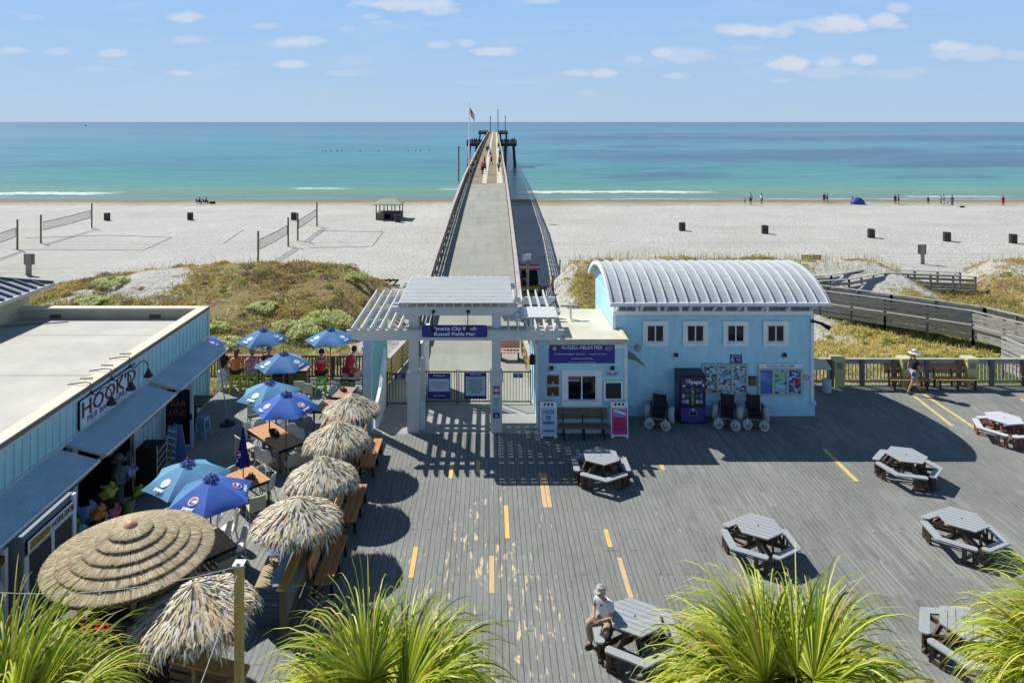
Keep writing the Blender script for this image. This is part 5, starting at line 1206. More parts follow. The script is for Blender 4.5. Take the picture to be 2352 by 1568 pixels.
def thatch_umbrella(label, x, y, Rr=1.03, z=2.42, dz=.54, n=2300, polez=0.0, seed=1):
    g = np.random.default_rng(seed)
    t = thing('thatched_umbrella', label, 'umbrella', (x, y, 0), 0, 'small shaggy thatched umbrellas')
    Rr *= .93 + .1*g.random()
    zf = lambda r: z - dz*(np.maximum(r, 0)/Rr)**.9 - np.where(r > Rr, (r-Rr)*.9, 0)
    build(MB().lathe((0, 0, 0), [(.01, z-.03), (Rr*.5, float(zf(np.array(Rr*.5)))-.04), (Rr*.93, float(zf(np.array(Rr*.93)))-.05)], 20, cap=False), 'thatch_lining', THB, t)
    a = g.uniform(0, 2*PI, n); r0 = Rr*g.uniform(0, .78, n)**.8; L = Rr*g.uniform(.22, .5, n); lift = g.uniform(-.01, .06, n)*np.clip(1.2-r0/Rr, .3, 1)
    rag = 1 + .06*np.sin(5*a+seed) + .04*np.sin(11*a+seed*2)
    r1 = r0 + L*.55; r2 = np.minimum(r0 + L, Rr*(1.06*rag + g.uniform(-.03, .09, n)))
    aj = g.normal(0, .07, n)
    P0 = np.stack([r0*np.cos(a), r0*np.sin(a), zf(r0)+lift*.2], 1); P1 = np.stack([r1*np.cos(a+aj*.5), r1*np.sin(a+aj*.5), zf(r1)+lift*1.1], 1); P2 = np.stack([r2*np.cos(a+aj), r2*np.sin(a+aj), zf(r2)+lift*.4-g.uniform(0, .05, n)], 1)
    strips(P0, P1, P2, g.uniform(.018, .05, n), 'thatch', TH, t)
    k = 260; a = g.uniform(0, 2*PI, k); r0 = np.full(k, Rr*.93); P0 = np.stack([r0*np.cos(a), r0*np.sin(a), zf(r0)], 1); r1 = r0+.08; P1 = np.stack([r1*np.cos(a), r1*np.sin(a), zf(r1)-.05], 1); r2 = r1+g.uniform(-.03, .05, k); P2 = np.stack([r2*np.cos(a), r2*np.sin(a), zf(r1)-g.uniform(.03, .12, k)], 1)
    strips(P0, P1, P2, g.uniform(.015, .035, k), 'thatch_fringe', TH, t)
    build(MB().tube([(0, 0, 0), (0, 0, z)], .04, 8), 'pole', YELW, t)
    for q in range(6): aa = q*PI/3; build(MB().tube([(0, 0, z-.1), (Rr*.9*math.cos(aa), Rr*.9*math.sin(aa), z-dz-.05)], .014, 5), 'rib', YELW, t)
    return t
for (dx, dy, Rr, lb, sd) in ((808,905,.96,'shaggy thatched umbrella nearest the gate, topmost of the row',1),(775,968,.98,'shaggy thatched umbrella second from the gate',2),(740,1050,.98,'shaggy thatched umbrella third from the gate, beside the middle bench',3),
                        (683,1143,1.0,'shaggy thatched umbrella fourth from the gate, above the blue host stand',4),(445,1338,1.12,'largest shaggy thatched umbrella, beside the tall yellow post at the bottom',5)):
    x, y = G(dx, dy, 2.4); thatch_umbrella(lb, x, y, Rr, n=2300 if sd < 5 else 3000, seed=sd)
# tiered reed roof bar
tb = thing('tiki_bar', 'large round tiki bar with a tiered reed roof and copper cap', 'bar', (-7.47, 14.6, 0)); RT = 1.62; zt = 3.02; dzt = .68
tiers = [(0, .42), (.37, .66), (.60, .90), (.84, 1.13), (1.07, 1.36), (1.29, RT)]
g = np.random.default_rng(5)
for i, (ra, rb) in enumerate(tiers):
    n = int(5200*(ra+rb)*(rb-ra))+700; a = g.uniform(0, 2*PI, n); lift = .07*(1 - 0*i)
    zz = lambda r: zt - dzt*(r/RT)
    r0 = np.full(n, max(ra, .02))*g.uniform(.9, 1.03, n); r2 = rb + g.uniform(-.02, .018, n) + (g.random(n) < .03)*.03; r1 = (r0+r2)/2
    up = np.where(True, .02, .02)
    P0 = np.stack([r0*np.cos(a), r0*np.sin(a), zz(r0)+.0+g.uniform(0, .01, n)], 1); aj = g.normal(0, .012, n)
    P1 = np.stack([r1*np.cos(a+aj), r1*np.sin(a+aj), zz(r1)+.045+g.uniform(0, .012, n)], 1); P2 = np.stack([r2*np.cos(a+aj), r2*np.sin(a+aj), zz(r2)+.08+g.uniform(0, .012, n)], 1)
    strips(P0, P1, P2, g.uniform(.009, .02, n), 'reed_tier', THT, tb)
    build(MB().lathe((0, 0, 0), [(max(ra, .02), zz(max(ra, .02))-.012), (rb-.03, zz(rb-.03)+.05), (rb-.03, zz(rb-.03)-.04)], 40, cap=False), 'tier_lining', THB, tb)
build(MB().lathe((0, 0, 0), [(.15, zt-.03), (.11, zt+.03), (.03, zt+.06), (.0, zt+.07)], 18), 'copper_cap', M('copper_cap_metal', c8(196, 140, 112), .5, .1), tb, smooth=True)
for a in range(6): build(MB().tube([(1.05*math.cos(a*PI/3), 1.05*math.sin(a*PI/3), 0), (1.05*math.cos(a*PI/3), 1.05*math.sin(a*PI/3), 2.6)], .06, 8), 'post', YELW, tb)
build(MB().lathe((0, 0, 0), [(1.25, 0), (1.25, 1.05), (1.4, 1.05), (1.4, 1.1), (.9, 1.1), (.9, 0)], 24, cap=False), 'counter', M('dark_red_counter', (.06, .012, .012, 1), .5, .3), tb)
build(MB().box(-.5, .75, -1.42, -1.36, 1.35, 2.0), 'dark_sign_board', DARK, tb)
text('TO GO', .19, (.05, -1.44, 1.90), M('neon_red', (.6, .01, .02, 1), .5, emit=.6), tb, name='neon_lettering', bold=.006, sx=.9)
# ================================================================ PATIO TABLES AND CHAIRS
def ptable(label, x, y, rz, w=1.1, d=.9, h=.75, mat=LUMB, n=7, grp='wooden patio tables'):
    t = thing('patio_table', label, 'table', (x, y, 0), rz, grp); b = MB()
    for k in range(n): b.box(-w/2, w/2, -d/2+d*k/n+.004, -d/2+d*(k+1)/n-.004, h-.035, h)
    build(b, 'tabletop', mat, t); build(MB().box(-w/2, w/2, -d/2-.02, -d/2, h-.08, h+.002).box(-w/2, w/2, d/2, d/2+.02, h-.08, h+.002).box(-w/2-.02, -w/2, -d/2-.02, d/2+.02, h-.08, h+.002).box(w/2, w/2+.02, -d/2-.02, d/2+.02, h-.08, h+.002), 'table_edge', BLACK, t)
    for sx_ in (-1, 1):
        for sy_ in (-1, 1): build(MB().box(sx_*(w/2-.04)-.03, sx_*(w/2-.04)+.03, sy_*(d/2-.04)-.03, sy_*(d/2-.04)+.03, 0, h-.08), 'leg', M('table_leg_grey', (.12, .12, .12, 1), .5), t)
    return t
A45 = R(-45)
ptable('orange wood table under the faded umbrella, upper left half of the long pair', -7.66, 24.18, A45); ptable('orange wood table under the royal blue umbrella, lower right half of the long pair', -6.86, 23.36, A45)
ptable('orange wood table with the folded navy umbrella', -7.25, 20.98, A45, 1.2, .9)
ptable('orange wood table under the sky blue umbrella above the tiki bar', -7.95, 18.5, A45); ptable('wood table in umbrella shade beside the tiki roof', -7.1, 17.72, A45, 1.2)
RW = M('weathered_red_wood', c8(168, 128, 108), .7, .2, 3, stretch=(1, 8, 1))
ptable('wood table near the yellow cabinet under the third row umbrella', -7.75, 27.0, R(20), 1.0, .8)
for k, (x, y, lb) in enumerate(((-5.75, 29.5, 'weathered red table against the gate wall, farthest of three'), (-5.7, 27.6, 'weathered red table against the gate wall, middle of three'), (-6.1, 26.3, 'weathered red table by the topmost thatched umbrella'))):
    ptable(lb, x, y, R(80), 1.1, .62, mat=RW, n=5, grp='weathered red tables by the gate wall')
t = ptable('pale red square high table in front of the rail', -8.0, 29.7, 0, .7, .6, .95, RW, 5); ptable('brown high bar table with a post leg at the back rail', -9.6, 30.2, 0, .6, .6, 1.02, M('dark_picket', (0, 0, 0, 1)), 3)
def caddy(label, x, y, z, col=BLACK):
    t = thing('condiment_caddy', label, 'caddy', (x, y, z), random.random()*3, 'condiment caddies on the tables')
    build(MB().box(-.12, .12, -.09, .09, 0, .10), 'tray', BLACK, t)
    for (a, c, m_) in ((-.06, 0, REDM), (.0, .03, YELM), (.06, -.02, BLACK)): build(MB().cyl((a, c, .02), .028, .17, 8, .02), 'bottle', m_, t)
for x, y, lb in ((-7.2, 23.75, 'condiment caddy on the long pair of tables'), (-7.1, 20.85, 'condiment caddy with red bottle by the folded umbrella'), (-7.62, 18.2, 'condiment caddy on the table above the tiki roof'), (-5.75, 29.35, 'condiment caddy on the farthest red table'), (-5.75, 27.7, 'condiment caddy on the middle red table')): caddy(lb, x, y, .752)
t = thing('black_bowl', 'black bowl shaped bucket on the long pair of tables', 'bucket', (-7.38, 23.86, .752)); build(MB().lathe((0, 0, 0), [(.09, 0), (.13, .16), (.12, .16), (.085, .02)], 14), 'bucket', BLACK, t)
def chair_round(label):
    t = thing('shell_chair', label, 'chair', (0, 0, 0), 0, 'white shell chairs'); vs = []; fs = []; nu, nv = 8, 8
    for s in (0, 1):
        for i in range(nv+1):
            v = i/nv
            for j in range(nu+1):
                u = -1+2*j/nu; w = .235*math.sqrt(max(.05, 1-(abs(v-.45)/.62)**2.4)); vs.append((u*w, .18+.07*v-.11*u*u*(1-.3*v)+s*.02, .43+.45*v))
    m = (nu+1)*(nv+1)
    for s in (0, 1):
        for i in range(nv):
            for j in range(nu):
                q = (s*m+i*(nu+1)+j, s*m+i*(nu+1)+j+1, s*m+(i+1)*(nu+1)+j+1, s*m+(i+1)*(nu+1)+j); fs.append(q if s == 0 else q[::-1])
    for i in range(nv): fs += [(i*(nu+1), (i+1)*(nu+1), m+(i+1)*(nu+1), m+i*(nu+1)), (i*(nu+1)+nu, m+i*(nu+1)+nu, m+(i+1)*(nu+1)+nu, (i+1)*(nu+1)+nu)]
    fs += [(nv*(nu+1)+j, nv*(nu+1)+j+1, m+nv*(nu+1)+j+1, m+nv*(nu+1)+j) for j in range(nu)]
    build(MB().add(vs, fs), 'backrest', PLASTW, t, smooth=True)
    pts = [(.23*math.cos(a)*1.0, .22*math.sin(a)-.02) for a in np.linspace(0, 2*PI, 17)[:-1]]; build(MB().prism(pts, .425, .45), 'seat', PLASTW, t, smooth=True)
    for sx_ in (-1, 1):
        for sy_ in (-1, 1): build(MB().tube([(sx_*.15, sy_*.14, .43), (sx_*.23, sy_*.23, 0)], .013, 6), 'leg', STEEL, t)
    return t
def chair_square(label):
    t = thing('square_chair', label, 'chair', (0, 0, 0), 0, 'square backed beige chairs'); vs = []; b = MB()
    b.slab([(-.23, .22, .46), (0, .25, .46), (.23, .22, .46), (.23, .27, .86), (0, .30, .86), (-.23, .27, .86)], (0, .02, 0)); build(b, 'backrest', PLASTB, t)
    build(MB().box(-.23, .23, -.23, .21, .42, .455), 'seat', PLASTB, t)
    for sx_ in (-1, 1):
        build(MB().tube([(sx_*.2, -.2, .42), (sx_*.22, -.23, 0)], .014, 6), 'leg', M('beige_leg', (.42, .42, .34, 1), .5), t); build(MB().tube([(sx_*.22, .24, .5), (sx_*.22, .26, 0)], .014, 6), 'leg', M('beige_leg', (.42, .42, .34, 1), .5), t)
    return t
cr, cs = chair_round(''), chair_square('')
used = {}
TA, TA2, TB_, TC, TC2 = (-7.66, 24.18), (-6.86, 23.36), (-7.25, 20.98), (-7.95, 18.5), (-7.1, 17.72)
CH = [(cr,562,972,TA,'white shell chair at the left end of the long table pair'),(cr,595,962,TA,'white shell chair behind the long table pair, left of the umbrella pole'),(cr,658,962,TA,'white shell chair farthest along the right side of the long table pair'),
      (cr,671,973,TA2,'white shell chair second along the right side of the long table pair'),(cr,693,984,TA2,'white shell chair third along the right side of the long table pair'),(cr,716,996,TA2,'white shell chair fourth, beside the second thatched umbrella'),
      (cs,548,1002,TA,'grey slim chair left of the folded umbrella'),(cr,586,1024,TA2,'white chair at the near side of the long pair, behind the folded umbrella'),(cr,605,1034,TA2,'white chair at the near corner of the long pair of tables'),
      (cs,678,1040,TA2,'square backed chair at the near right of the long pair'),(cs,706,1030,TA2,'square backed chair half under the second thatched umbrella'),(cs,583,926,TA,'beige chair with its back to the shaded deck, behind the long pair'),
      (cs,533,1072,TB_,'square white chair left of the folded umbrella table'),(cr,607,1070,TB_,'white shell chair behind the folded umbrella table'),(cr,632,1087,TB_,'white shell chair in sun right of the folded umbrella table'),
      (cs,592,1138,TB_,'yellowish square chair in front of the folded umbrella table'),(cs,378,1172,TC,'square chair alone between the sky blue umbrella and the tiki roof'),
      (cr,508,1182,TC,'white shell chair touching the edge of the royal blue umbrella'),(cr,533,1192,TC,'white shell chair behind the shaded table by the tiki roof'),(cr,568,1212,TC2,'white shell chair at the right end of the shaded table'),
      (cr,549,1172,TC,'pale shell chair in the dappled shade right of the royal blue umbrella'),
      (cs,522,1282,TC2,'square grey green chair between the tiki roof and the yellow post'),(cs,462,1312,TC2,'blue grey chair tucked under the edge of the tiki roof'),
      (cs,687,876,(-7.75,27.0),'white square chair in sun behind the royal blue umbrella'),(cs,706,882,(-7.75,27.0),'yellowish square chair next to the white one by the back tables'),
      (cs,702,925,(-7.9,26.2),'beige chair right of the royal blue umbrella tip'),(cs,645,912,(-7.9,25.4),'beige chair hidden below the two overlapping umbrellas')]
for src, dx, dy, tc, lb in CH:
    x, y = G(dx, dy, .86); v = Vector((tc[0]-x, tc[1]-y)); v.normalize(); rz = math.atan2(v.y, v.x) + PI/2
    loc = (x + v.x*.24, y + v.y*.24, 0)
    if src not in used: src.location = loc; src.rotation_euler = (0, 0, rz); src['label'] = lb; used[src] = 1
    else: dup(src, loc, rz, lb)
def stool(label, x, y, mat, h=.76, grp='metal bar stools'):
    t = thing('bar_stool', label, 'stool', (x, y, 0), random.uniform(-.2, .2), grp); build(MB().box(-.18, .18, -.18, .18, h-.03, h), 'seat', mat, t)
    for sx_ in (-1, 1):
        for sy_ in (-1, 1): build(MB().bar((sx_*.14, sy_*.14, h-.03), (sx_*.21, sy_*.21, 0), .06, .05), 'leg', mat, t)
    b = MB(); q = .185
    for (a, c) in (((-q, -q), (q, -q)), ((q, -q), (q, q)), ((q, q), (-q, q)), ((-q, q), (-q, -q))): b.bar((a[0], a[1], .28), (c[0], c[1], .28), .02, .05).bar((a[0]*.8, a[1]*.8, h-.07), (c[0]*.8, c[1]*.8, h-.07), .02, .09)
    build(b, 'brace', mat, t); return t
ST = [(541, 858, YELM, 'yellow stool under the person in the orange top'), (577, 858, M('lime_paint', (.38, .52, .02, 1), .4), 'lime stool under the person in the pink floral shirt'), (616, 852, YELM, 'yellow stool under the grey haired person at the rail'), (737, 862, GRNM, 'green stool under the broad person in a red tank top'),
      (797, 856, M('pale_green_paint', (.25, .45, .32, 1), .4), 'pale green stool under the leaning person in red'), (797, 880, GRNM, 'bright green low stool between the red tables'), (786, 893, M('mint_paint', (.25, .6, .42, 1), .4), 'mint low stool in front of the bright green one'), (513, 850, M('white_stool', (.6, .62, .62, 1), .4), 'white stool under the person in the white skirt')]
SP = {}
for dx, dy, m_, lb in ST:
    h = .76 if dy not in (880, 893) else .45; x, y = G(dx, dy, h); SP[lb] = (x, y); stool(lb, x, y, m_, h)
t = thing('shopping_bag', 'clear plastic bag standing by the green stool', 'bag', (-6.35, 28.9, 0)); b = MB().ball((0, 0, .26), .24, 10, (1, .7, 1.1)); 
for i in range(len(b.v)): x, y, z = b.v[i]; b.v[i] = (x*(1+.15*math.sin(9*z+5*x)), y*(1+.15*math.cos(11*z)), z)
build(b, 'bag_body', M('clear_plastic', (.45, .48, .5, 1), .15, .3, 8), t, smooth=True); build(MB().tube([(-.1, 0, .45), (0, 0, .62), (.1, 0, .45)], .012, 5), 'handle', WHITE, t)
# host stand and tall post, string lights
BLW = M('slate_blue_paint', (.07, .15, .24, 1), .5, .08)
t = thing('host_stand', 'slate blue slatted host stand at the patio entrance', 'host stand', (-4.98, 15.8, 0)); b = MB()
for k in range(6): b.box(-.27, .25, 0, .03, .04+k*.145, .04+k*.145+.13)
build(b, 'front_slats', BLW, t); build(MB().box(-.27, -.24, .03, 1.1, 0, .9).box(.22, .25, .03, 1.1, 0, .9), 'side_panel', BLW, t)
build(MB().slab([(-.3, -.04, .9), (.05, -.04, .9), (.05, 1.15, 1.02), (-.3, 1.15, 1.02)], (0, 0, .03)), 'sloping_top', M('weathered_top', c8(166, 150, 112), .7, .2, 3), t)
build(MB().slab([(.052, -.04, 1.0), (.27, -.04, 1.0), (.27, 1.2, 1.12), (.052, 1.2, 1.12)], (0, 0, .03)), 'upper_shelf', M('pale_blue_top', c8(150, 190, 214), .6, .1), t); build(MB().box(-.28, .0, .9, 1.15, 1.04, 1.06), 'blue_menu', M('menu_blue', c8(80, 120, 190), .5), t)
for x in (-.15, 0, .15): build(MB().box(x-.05, x+.05, -.012, -.001, .2+abs(x)*2, .212+abs(x)*2), 'metal_strip', STEEL, t)
t = thing('yellow_post', 'tall square yellow timber post carrying the string lights', 'post', (-4.6, 12.9, 0)); build(MB().box(-.07, .07, -.07, .07, 0, 3.26), 'shaft', YELW, t); build(MB().slab([(-.1, -.1, 3.261), (.1, -.1, 3.261), (.1, .1, 3.261), (-.1, .1, 3.261)], (0, 0, .02)), 'cap', WHITE2, t)
build(MB().tube([(-.1, 0, 3.2), (0, -.1, 3.32), (.1, 0, 3.2)], .02, 5), 'hook', STEEL, t)
def strlights(label, a, c, sag, n=14):
    t = thing('string_lights', label, 'string lights', a, 0, 'strings of small lights over the patio'); A_, C_ = Vector((0, 0, 0)), Vector(c)-Vector(a); pts = []
    for i in range(n+1): s = i/n; p = A_.lerp(C_, s); p.z -= sag*4*s*(1-s); pts.append(p)
    build(MB().tube(pts, .007, 4), 'wire', M('light_wire', (.35, .35, .36, 1), .6), t)
    b = MB()
    for p in pts[1:-1:2]: b.ball((p.x, p.y, p.z-.05), .028, 6)
    build(b, 'bulbs', M('clear_bulb', (.5, .48, .4, 1), .2), t)
strlights('string of lights from the yellow post across the tiki roof to the left', (-4.6, 12.9, 3.22), (-11.3, 12.6, 3.3), .45, 24); strlights('string of lights running from the yellow post toward the bottom palm', (-4.6, 12.9, 3.2), (-4.2, 9.0, 3.0), .2, 8)
strlights('string of lights from the restaurant corner to the gate post', (-11.3, 28.2, 2.6), (-4.5, 26.0, 2.9), .3, 12)
# bottom timber counter + pallets
t = thing('corner_counter', 'L shaped yellow timber counter behind the yellow post at the bottom', 'counter', (-5.4, 13.2, 0))
build(MB().slab([(-.9, .55, .78), (.75, .1, .78), (.75, .45, .78), (-.9, .95, .78)], (0, 0, .04)).slab([(.45, -.9, .778), (.8, -.9, .778), (.8, .1, .778), (.45, .1, .778)], (0, 0, .04)), 'counter_top', M('fresh_yellow_top', c8(206, 150, 70), .6, .2, 2), t)
b = MB()
for k in range(4): b.slab([(-.9, .62, .08+k*.18), (.7, .18, .08+k*.18), (.7, .18, .2+k*.18), (-.9, .62, .2+k*.18)], (0, .03, 0))
build(b, 'slat_front', BRWN, t)
t = thing('price_card', 'two pale price cards on a stake under the largest thatched umbrella', 'sign', (-5.65, 12.65, 0)); build(MB().cyl((0, 0, 0), .015, .9, 6), 'stake', STEEL, t); build(MB().box(-.11, .11, -.03, -.015, .55, .78), 'card', WHITE, t); build(MB().box(-.11, .11, -.03, -.015, .82, .98), 'card', LB, t)
# ================================================================ SHOP FRONT CLUTTER
t = thing('postcard_rack', 'pale blue A shaped postcard rack with yellow cards by the glass door', 'rack', (-10.45, 23.3, 0), R(-25)); b = MB()
for s in (-1, 1): b.slab([(-.28, s*.28, 0), (.28, s*.28, 0), (.2, s*.1, 1.3), (-.2, s*.1, 1.3)], (0, .015, 0))
build(b, 'panels', M('pale_blue_rack', c8(120, 150, 205), .5, .1), t); b = MB()
for k in range(6): b.box(-.26+.02*k, .26-.02*k, -.33+.035*k, -.27+.035*k, .15+.2*k, .18+.2*k)
build(b, 'shelves', WHITE, t); b = MB()
for k in range(3): b.box(-.2, -.06, -.3+.035*k, -.29+.035*k, .19+.2*k, .3+.2*k).box(.04, .18, -.3+.035*k, -.29+.035*k, .19+.2*k, .3+.2*k)
build(b, 'cards', M('yellow_card', (.55, .5, .12, 1), .6), t)
t = thing('display_rack', 'tall black wire display rack beside the postcard rack', 'rack', (-10.5, 21.8, 0)); build(MB().box(-.35, .3, -.3, .35, .05, 1.35), 'shroud', DARK, t)
b = MB()
for k in range(5): b.tube([(.31, -.3, .3+.22*k), (.31, .35, .42+.22*k)], .012, 5)
for s in (-.3, .35): b.tube([(.31, s, 0), (.31, s, 1.45)], .014, 5)
build(b, 'wire_frame', M('wire_white', (.5, .5, .5, 1), .4), t)
# fisherman statue
def lath(b, c, prof, n=12): return b.lathe(c, prof, n)
t = thing('fisherman_statue', 'life size fisherman statue in slicker and hat outside the shop', 'statue', (-10.75, 20.3, 0))
build(MB().lathe((0, 0, 0), [(.22, 0), (.22, .06), (.14, .1), (.16, .5), (.15, .78), (.19, .95), (.20, 1.2), (.16, 1.36), (.07, 1.43), (.08, 1.5), (.1, 1.58), (.07, 1.68)], 14), 'figure', M('statue_slate', (.06, .09, .12, 1), .5, .3, 5), t, smooth=True)
build(MB().lathe((0, 0, 0), [(.24, 1.6), (.13, 1.65), (.12, 1.74), (.03, 1.8)], 14), 'hat', M('statue_olive', (.10, .10, .07, 1), .6, .2), t, smooth=True)
for s in (-1, 1): build(MB().tube([(.0, s*.2, 1.3), (.12, s*.24, 1.05), (.26, s*.1, .98)], [.07, .055, .045], 8), 'arm', M('statue_slate', (0, 0, 0, 1)), t, smooth=True)
build(MB().lathe((.3, 0, .1), [(.13, 0), (.19, .34), (.17, .34), (.12, .04)], 14), 'bucket', M('straw_bucket', (.34, .34, .14, 1), .6, .2), t); build(MB().tube([(.35, .2, 0), (.3, .2, 1.6)], .02, 6), 'fishing_rod', POLE, t)
TB1 = M('toy_blue', c8(140, 180, 245), .6, .35, 5); TG1 = M('toy_green', c8(160, 205, 80), .6, .35, 5); TY1 = M('toy_yellow_green', c8(160, 165, 50), .6, .3)
for k, (x, y, z, r, m_, lb) in enumerate(((-10.9, 19.0, .75, .26, TB1, 'blue plush fish toy topmost in the shop heap'), (-10.95, 18.3, .72, .24, TG1, 'green plush toy at the top left of the heap'), (-10.75, 18.5, .45, .27, M('toy_slate', c8(60, 84, 110), .6, .3, 5), 'slate plush toy in the middle of the heap'),
        (-10.5, 19.0, .45, .22, TB1, 'bright blue plush toy on the right of the heap'), (-10.55, 18.3, .3, .22, TB1, 'blue plush toy at the front foot of the heap'), (-10.75, 17.8, .2, .25, M('leaf_green_toy', c8(40, 64, 30), .7, .4, 8), 'dark green bag lowest in the heap'),
        (-10.6, 21.2, .2, .15, TG1, 'lime green plush toy on the floor by the statue'), (-10.9, 21.2, .8, .2, TB1, 'blue plush toy hanging by the white post'), (-10.6, 19.5, 1.1, .2, TY1, 'yellow green plush toy beside the statue shoulder'), (-10.45, 19.45, .55, .18, M('toy_pink', c8(200, 110, 130), .6, .3), 'pink plush toy between the statue and the heap'), (-10.5, 17.95, .75, .22, M('toy_aqua', c8(110, 200, 210), .6, .3), 'aqua plush toy above the lidded bin'), (-10.4, 18.65, .95, .2, M('toy_orange', c8(220, 140, 60), .6, .3), 'orange plush toy high in the shop heap'))):
    t = thing('plush_toy', lb, 'toy', (x, y, z), 0, 'heap of toys outside the shop'); b = MB().ball((0, 0, 0), r, 14, (1, 1.3, .8))
    for i in range(len(b.v)): px, py, pz_ = b.v[i]; q = 1+.3*math.sin(px*23+k)*math.cos(py*19+pz_*21); b.v[i] = (px*q, py*q, pz_*q)
    build(b, 'toy_body', m_, t, smooth=True); b = MB()
    for a in range(4): b.slab([(.1*math.cos(a*1.6), .1*math.sin(a*1.6), r*.4), (r*1.1*math.cos(a*1.6+.3), r*1.1*math.sin(a*1.6+.3), r*.9), (r*1.1*math.cos(a*1.6-.3), r*1.1*math.sin(a*1.6-.3), r*.5)], (.02, .02, .02))
    build(b, 'toy_fins', m_, t)
    if z > .3: build(MB().cyl((0, 0, -z), .16, z, 8), 'display_stand', DARK, t)
t = thing('storage_bin', 'pale blue lidded plastic bin below the toys', 'bin', (-10.35, 17.45, 0)); build(MB().add([(-.3,-.25,0),(.3,-.25,0),(.3,.25,0),(-.3,.25,0),(-.36,-.3,.6),(.36,-.3,.6),(.36,.3,.6),(-.36,.3,.6)], [(0,3,2,1),(4,5,6,7),(0,1,5,4),(1,2,6,5),(2,3,7,6),(3,0,4,7)]), 'tub', M('bin_teal', c8(70, 104, 128), .5), t); build(MB().box(-.38, .38, -.32, .32, .601, .65), 'lid', M('bin_lid', c8(120, 160, 200), .45), t)
# hanging garments
t = thing('garment_beam', 'brown timber beam with hooks above the clothes at the lower left', 'beam', (-10.35, 12.3, 0)); build(MB().bar((0, 0, 2.05), (0, 2.7, 2.1), .09, .16), 'beam', M('red_brown_beam', (.12, .045, .02, 1), .6, .3), t); build(MB().box(-.05, .05, 2.6, 2.7, 0, 2.3).box(-.05, .05, 0, .1, 0, 2.3), 'upright', WHITE2, t)
for k, (y, c, lb) in enumerate(((14.35, (.50, .60, .72, 1), 'pale blue shirt hanging at the right end of the beam'), (13.6, (.22, .32, .36, 1), 'teal grey dress hanging in the middle of the beam'), (12.9, (.42, .46, .46, 1), 'grey shirt hanging at the left end of the beam'))):
    t = thing('hanging_shirt', lb, 'clothing', (-10.2, y, 1.95), R(70), 'clothes hanging under the awning'); vs = []; n = 10
    b = MB(); pts = [(-.06, 0), (-.2, -.06), (-.3, -.35), (-.22, -.38), (-.17, -.25), (-.2, -1.0), (.2, -1.0), (.17, -.25), (.22, -.38), (.3, -.35), (.2, -.06), (.06, 0)]
    b.slab([(x, .05*math.sin(9*x), z) for x, z in pts], (0, .06, 0)); build(b, 'cloth', M('cloth_%d' % k, c, .8, .12, 3), t); build(MB().tube([(-.15, .03, -.03), (0, .03, .04), (.15, .03, -.03)], .01, 4).tube([(0, .03, .04), (0, .03, .14)], .008, 4), 'hanger', BLACK, t)
# things by the restaurant corner
t = thing('smoker_table', 'dark topped high table with a pale blue stool frame by the restaurant corner', 'table', (-10.9, 26.0, 0)); build(MB().box(-.45, .45, -.5, .5, 1.0, 1.06), 'tabletop', M('dark_brown_top', (.06, .05, .045, 1), .5), t); build(MB().cyl((0, 0, 0), .05, 1.0, 8).box(-.3, .3, -.3, .3, 0, .04), 'pedestal', BLACK, t)
stool('pale blue metal stool beside the dark topped high table', -10.35, 25.3, M('pale_blue_metal', c8(120, 160, 205), .4), .74)
t = thing('parasol_base', 'black weighted stand with a slim leaning pole near the restaurant corner', 'stand', (-9.85, 26.4, 0)); build(MB().lathe((0, 0, 0), [(.28, 0), (.28, .06), (.1, .14), (.06, .2)], 14), 'base', BLACK, t); build(MB().tube([(0, 0, .1), (-.6, .6, 2.6)], .022, 7), 'pole', M('silver_pole', (.3, .32, .32, 1), .4), t)
# ================================================================ VENDING MACHINE, WHEELCHAIRS
t = thing('vending_machine', 'dark blue soft drink vending machine against the blue wall', 'vending machine', (7.70, 26.39, 0))
VB = M('vending_body', (.018, .014, .03, 1), .35, .2); VP = M('vending_purple', (.055, .045, .24, 1), .3, .15)
build(MB().box(-.49, .49, .04, .78, .02, 1.85), 'cabinet', VB, t); build(MB().box(-.47, .47, -.0, .04, .05, 1.82), 'door', VB, t)
pn = build(MB().box(-.44, .44, -.012, -.001, 1.46, 1.76), 'header_panel', M('vending_navy', (.03, .028, .11, 1), .3, .15), t)
mt = Matrix.Translation((-.18, -.016, 1.63)) @ Matrix.Rotation(R(90), 4, 'X'); globe(pn, mt, .075, 0); text('pepsi', .21, (.13, -.02, 1.60), TXTW, pn, bold=.004, name='brand_lettering')
b = MB(); n = 10; vs = []
for i in range(n+1): u = -1+2*i/n; vs += [(u*.45, -.035*(1-u*u)-.012, .10), (u*.45, -.035*(1-u*u)-.012, .66+.05*(1-u*u)-.05)]
b.add(vs, [(2*i, 2*i+2, 2*i+3, 2*i+1) for i in range(n)]); lp = build(b, 'lower_panel', VP, t, smooth=True)
build(MB().box(-.17, .15, -.075, -.05, .36, .52), 'delivery_frame', STEEL, lp); build(MB().box(-.14, .12, -.08, -.076, .385, .495), 'delivery_slot', DARK, lp); build(MB().box(-.06, .04, -.06, -.045, .56, .60), 'price_label', WHITE, lp)
mp = build(MB().box(-.44, .44, -.01, -.001, .72, 1.42), 'selection_panel', M('selection_dark', (.02, .018, .05, 1), .3), t)
pcs = [c8(60,60,110), c8(80,80,130), c8(90,70,110), c8(60,60,110), c8(150,160,190), c8(60,90,80), c8(70,100,80), c8(110,120,170), c8(120,150,190), c8(150,170,200), c8(160,170,150), c8(140,150,190)]
for r_ in range(3):
    for q, xx in enumerate((-.36, -.22, .12+.04, .30)):
        build(MB().box(xx-.055, xx+.06, -.02, -.011, 1.22-r_*.21, 1.36-r_*.21), 'drink_button', M('drink_label_%d' % (r_*4+q), pcs[r_*4+q], .4, .4, 12), mp)
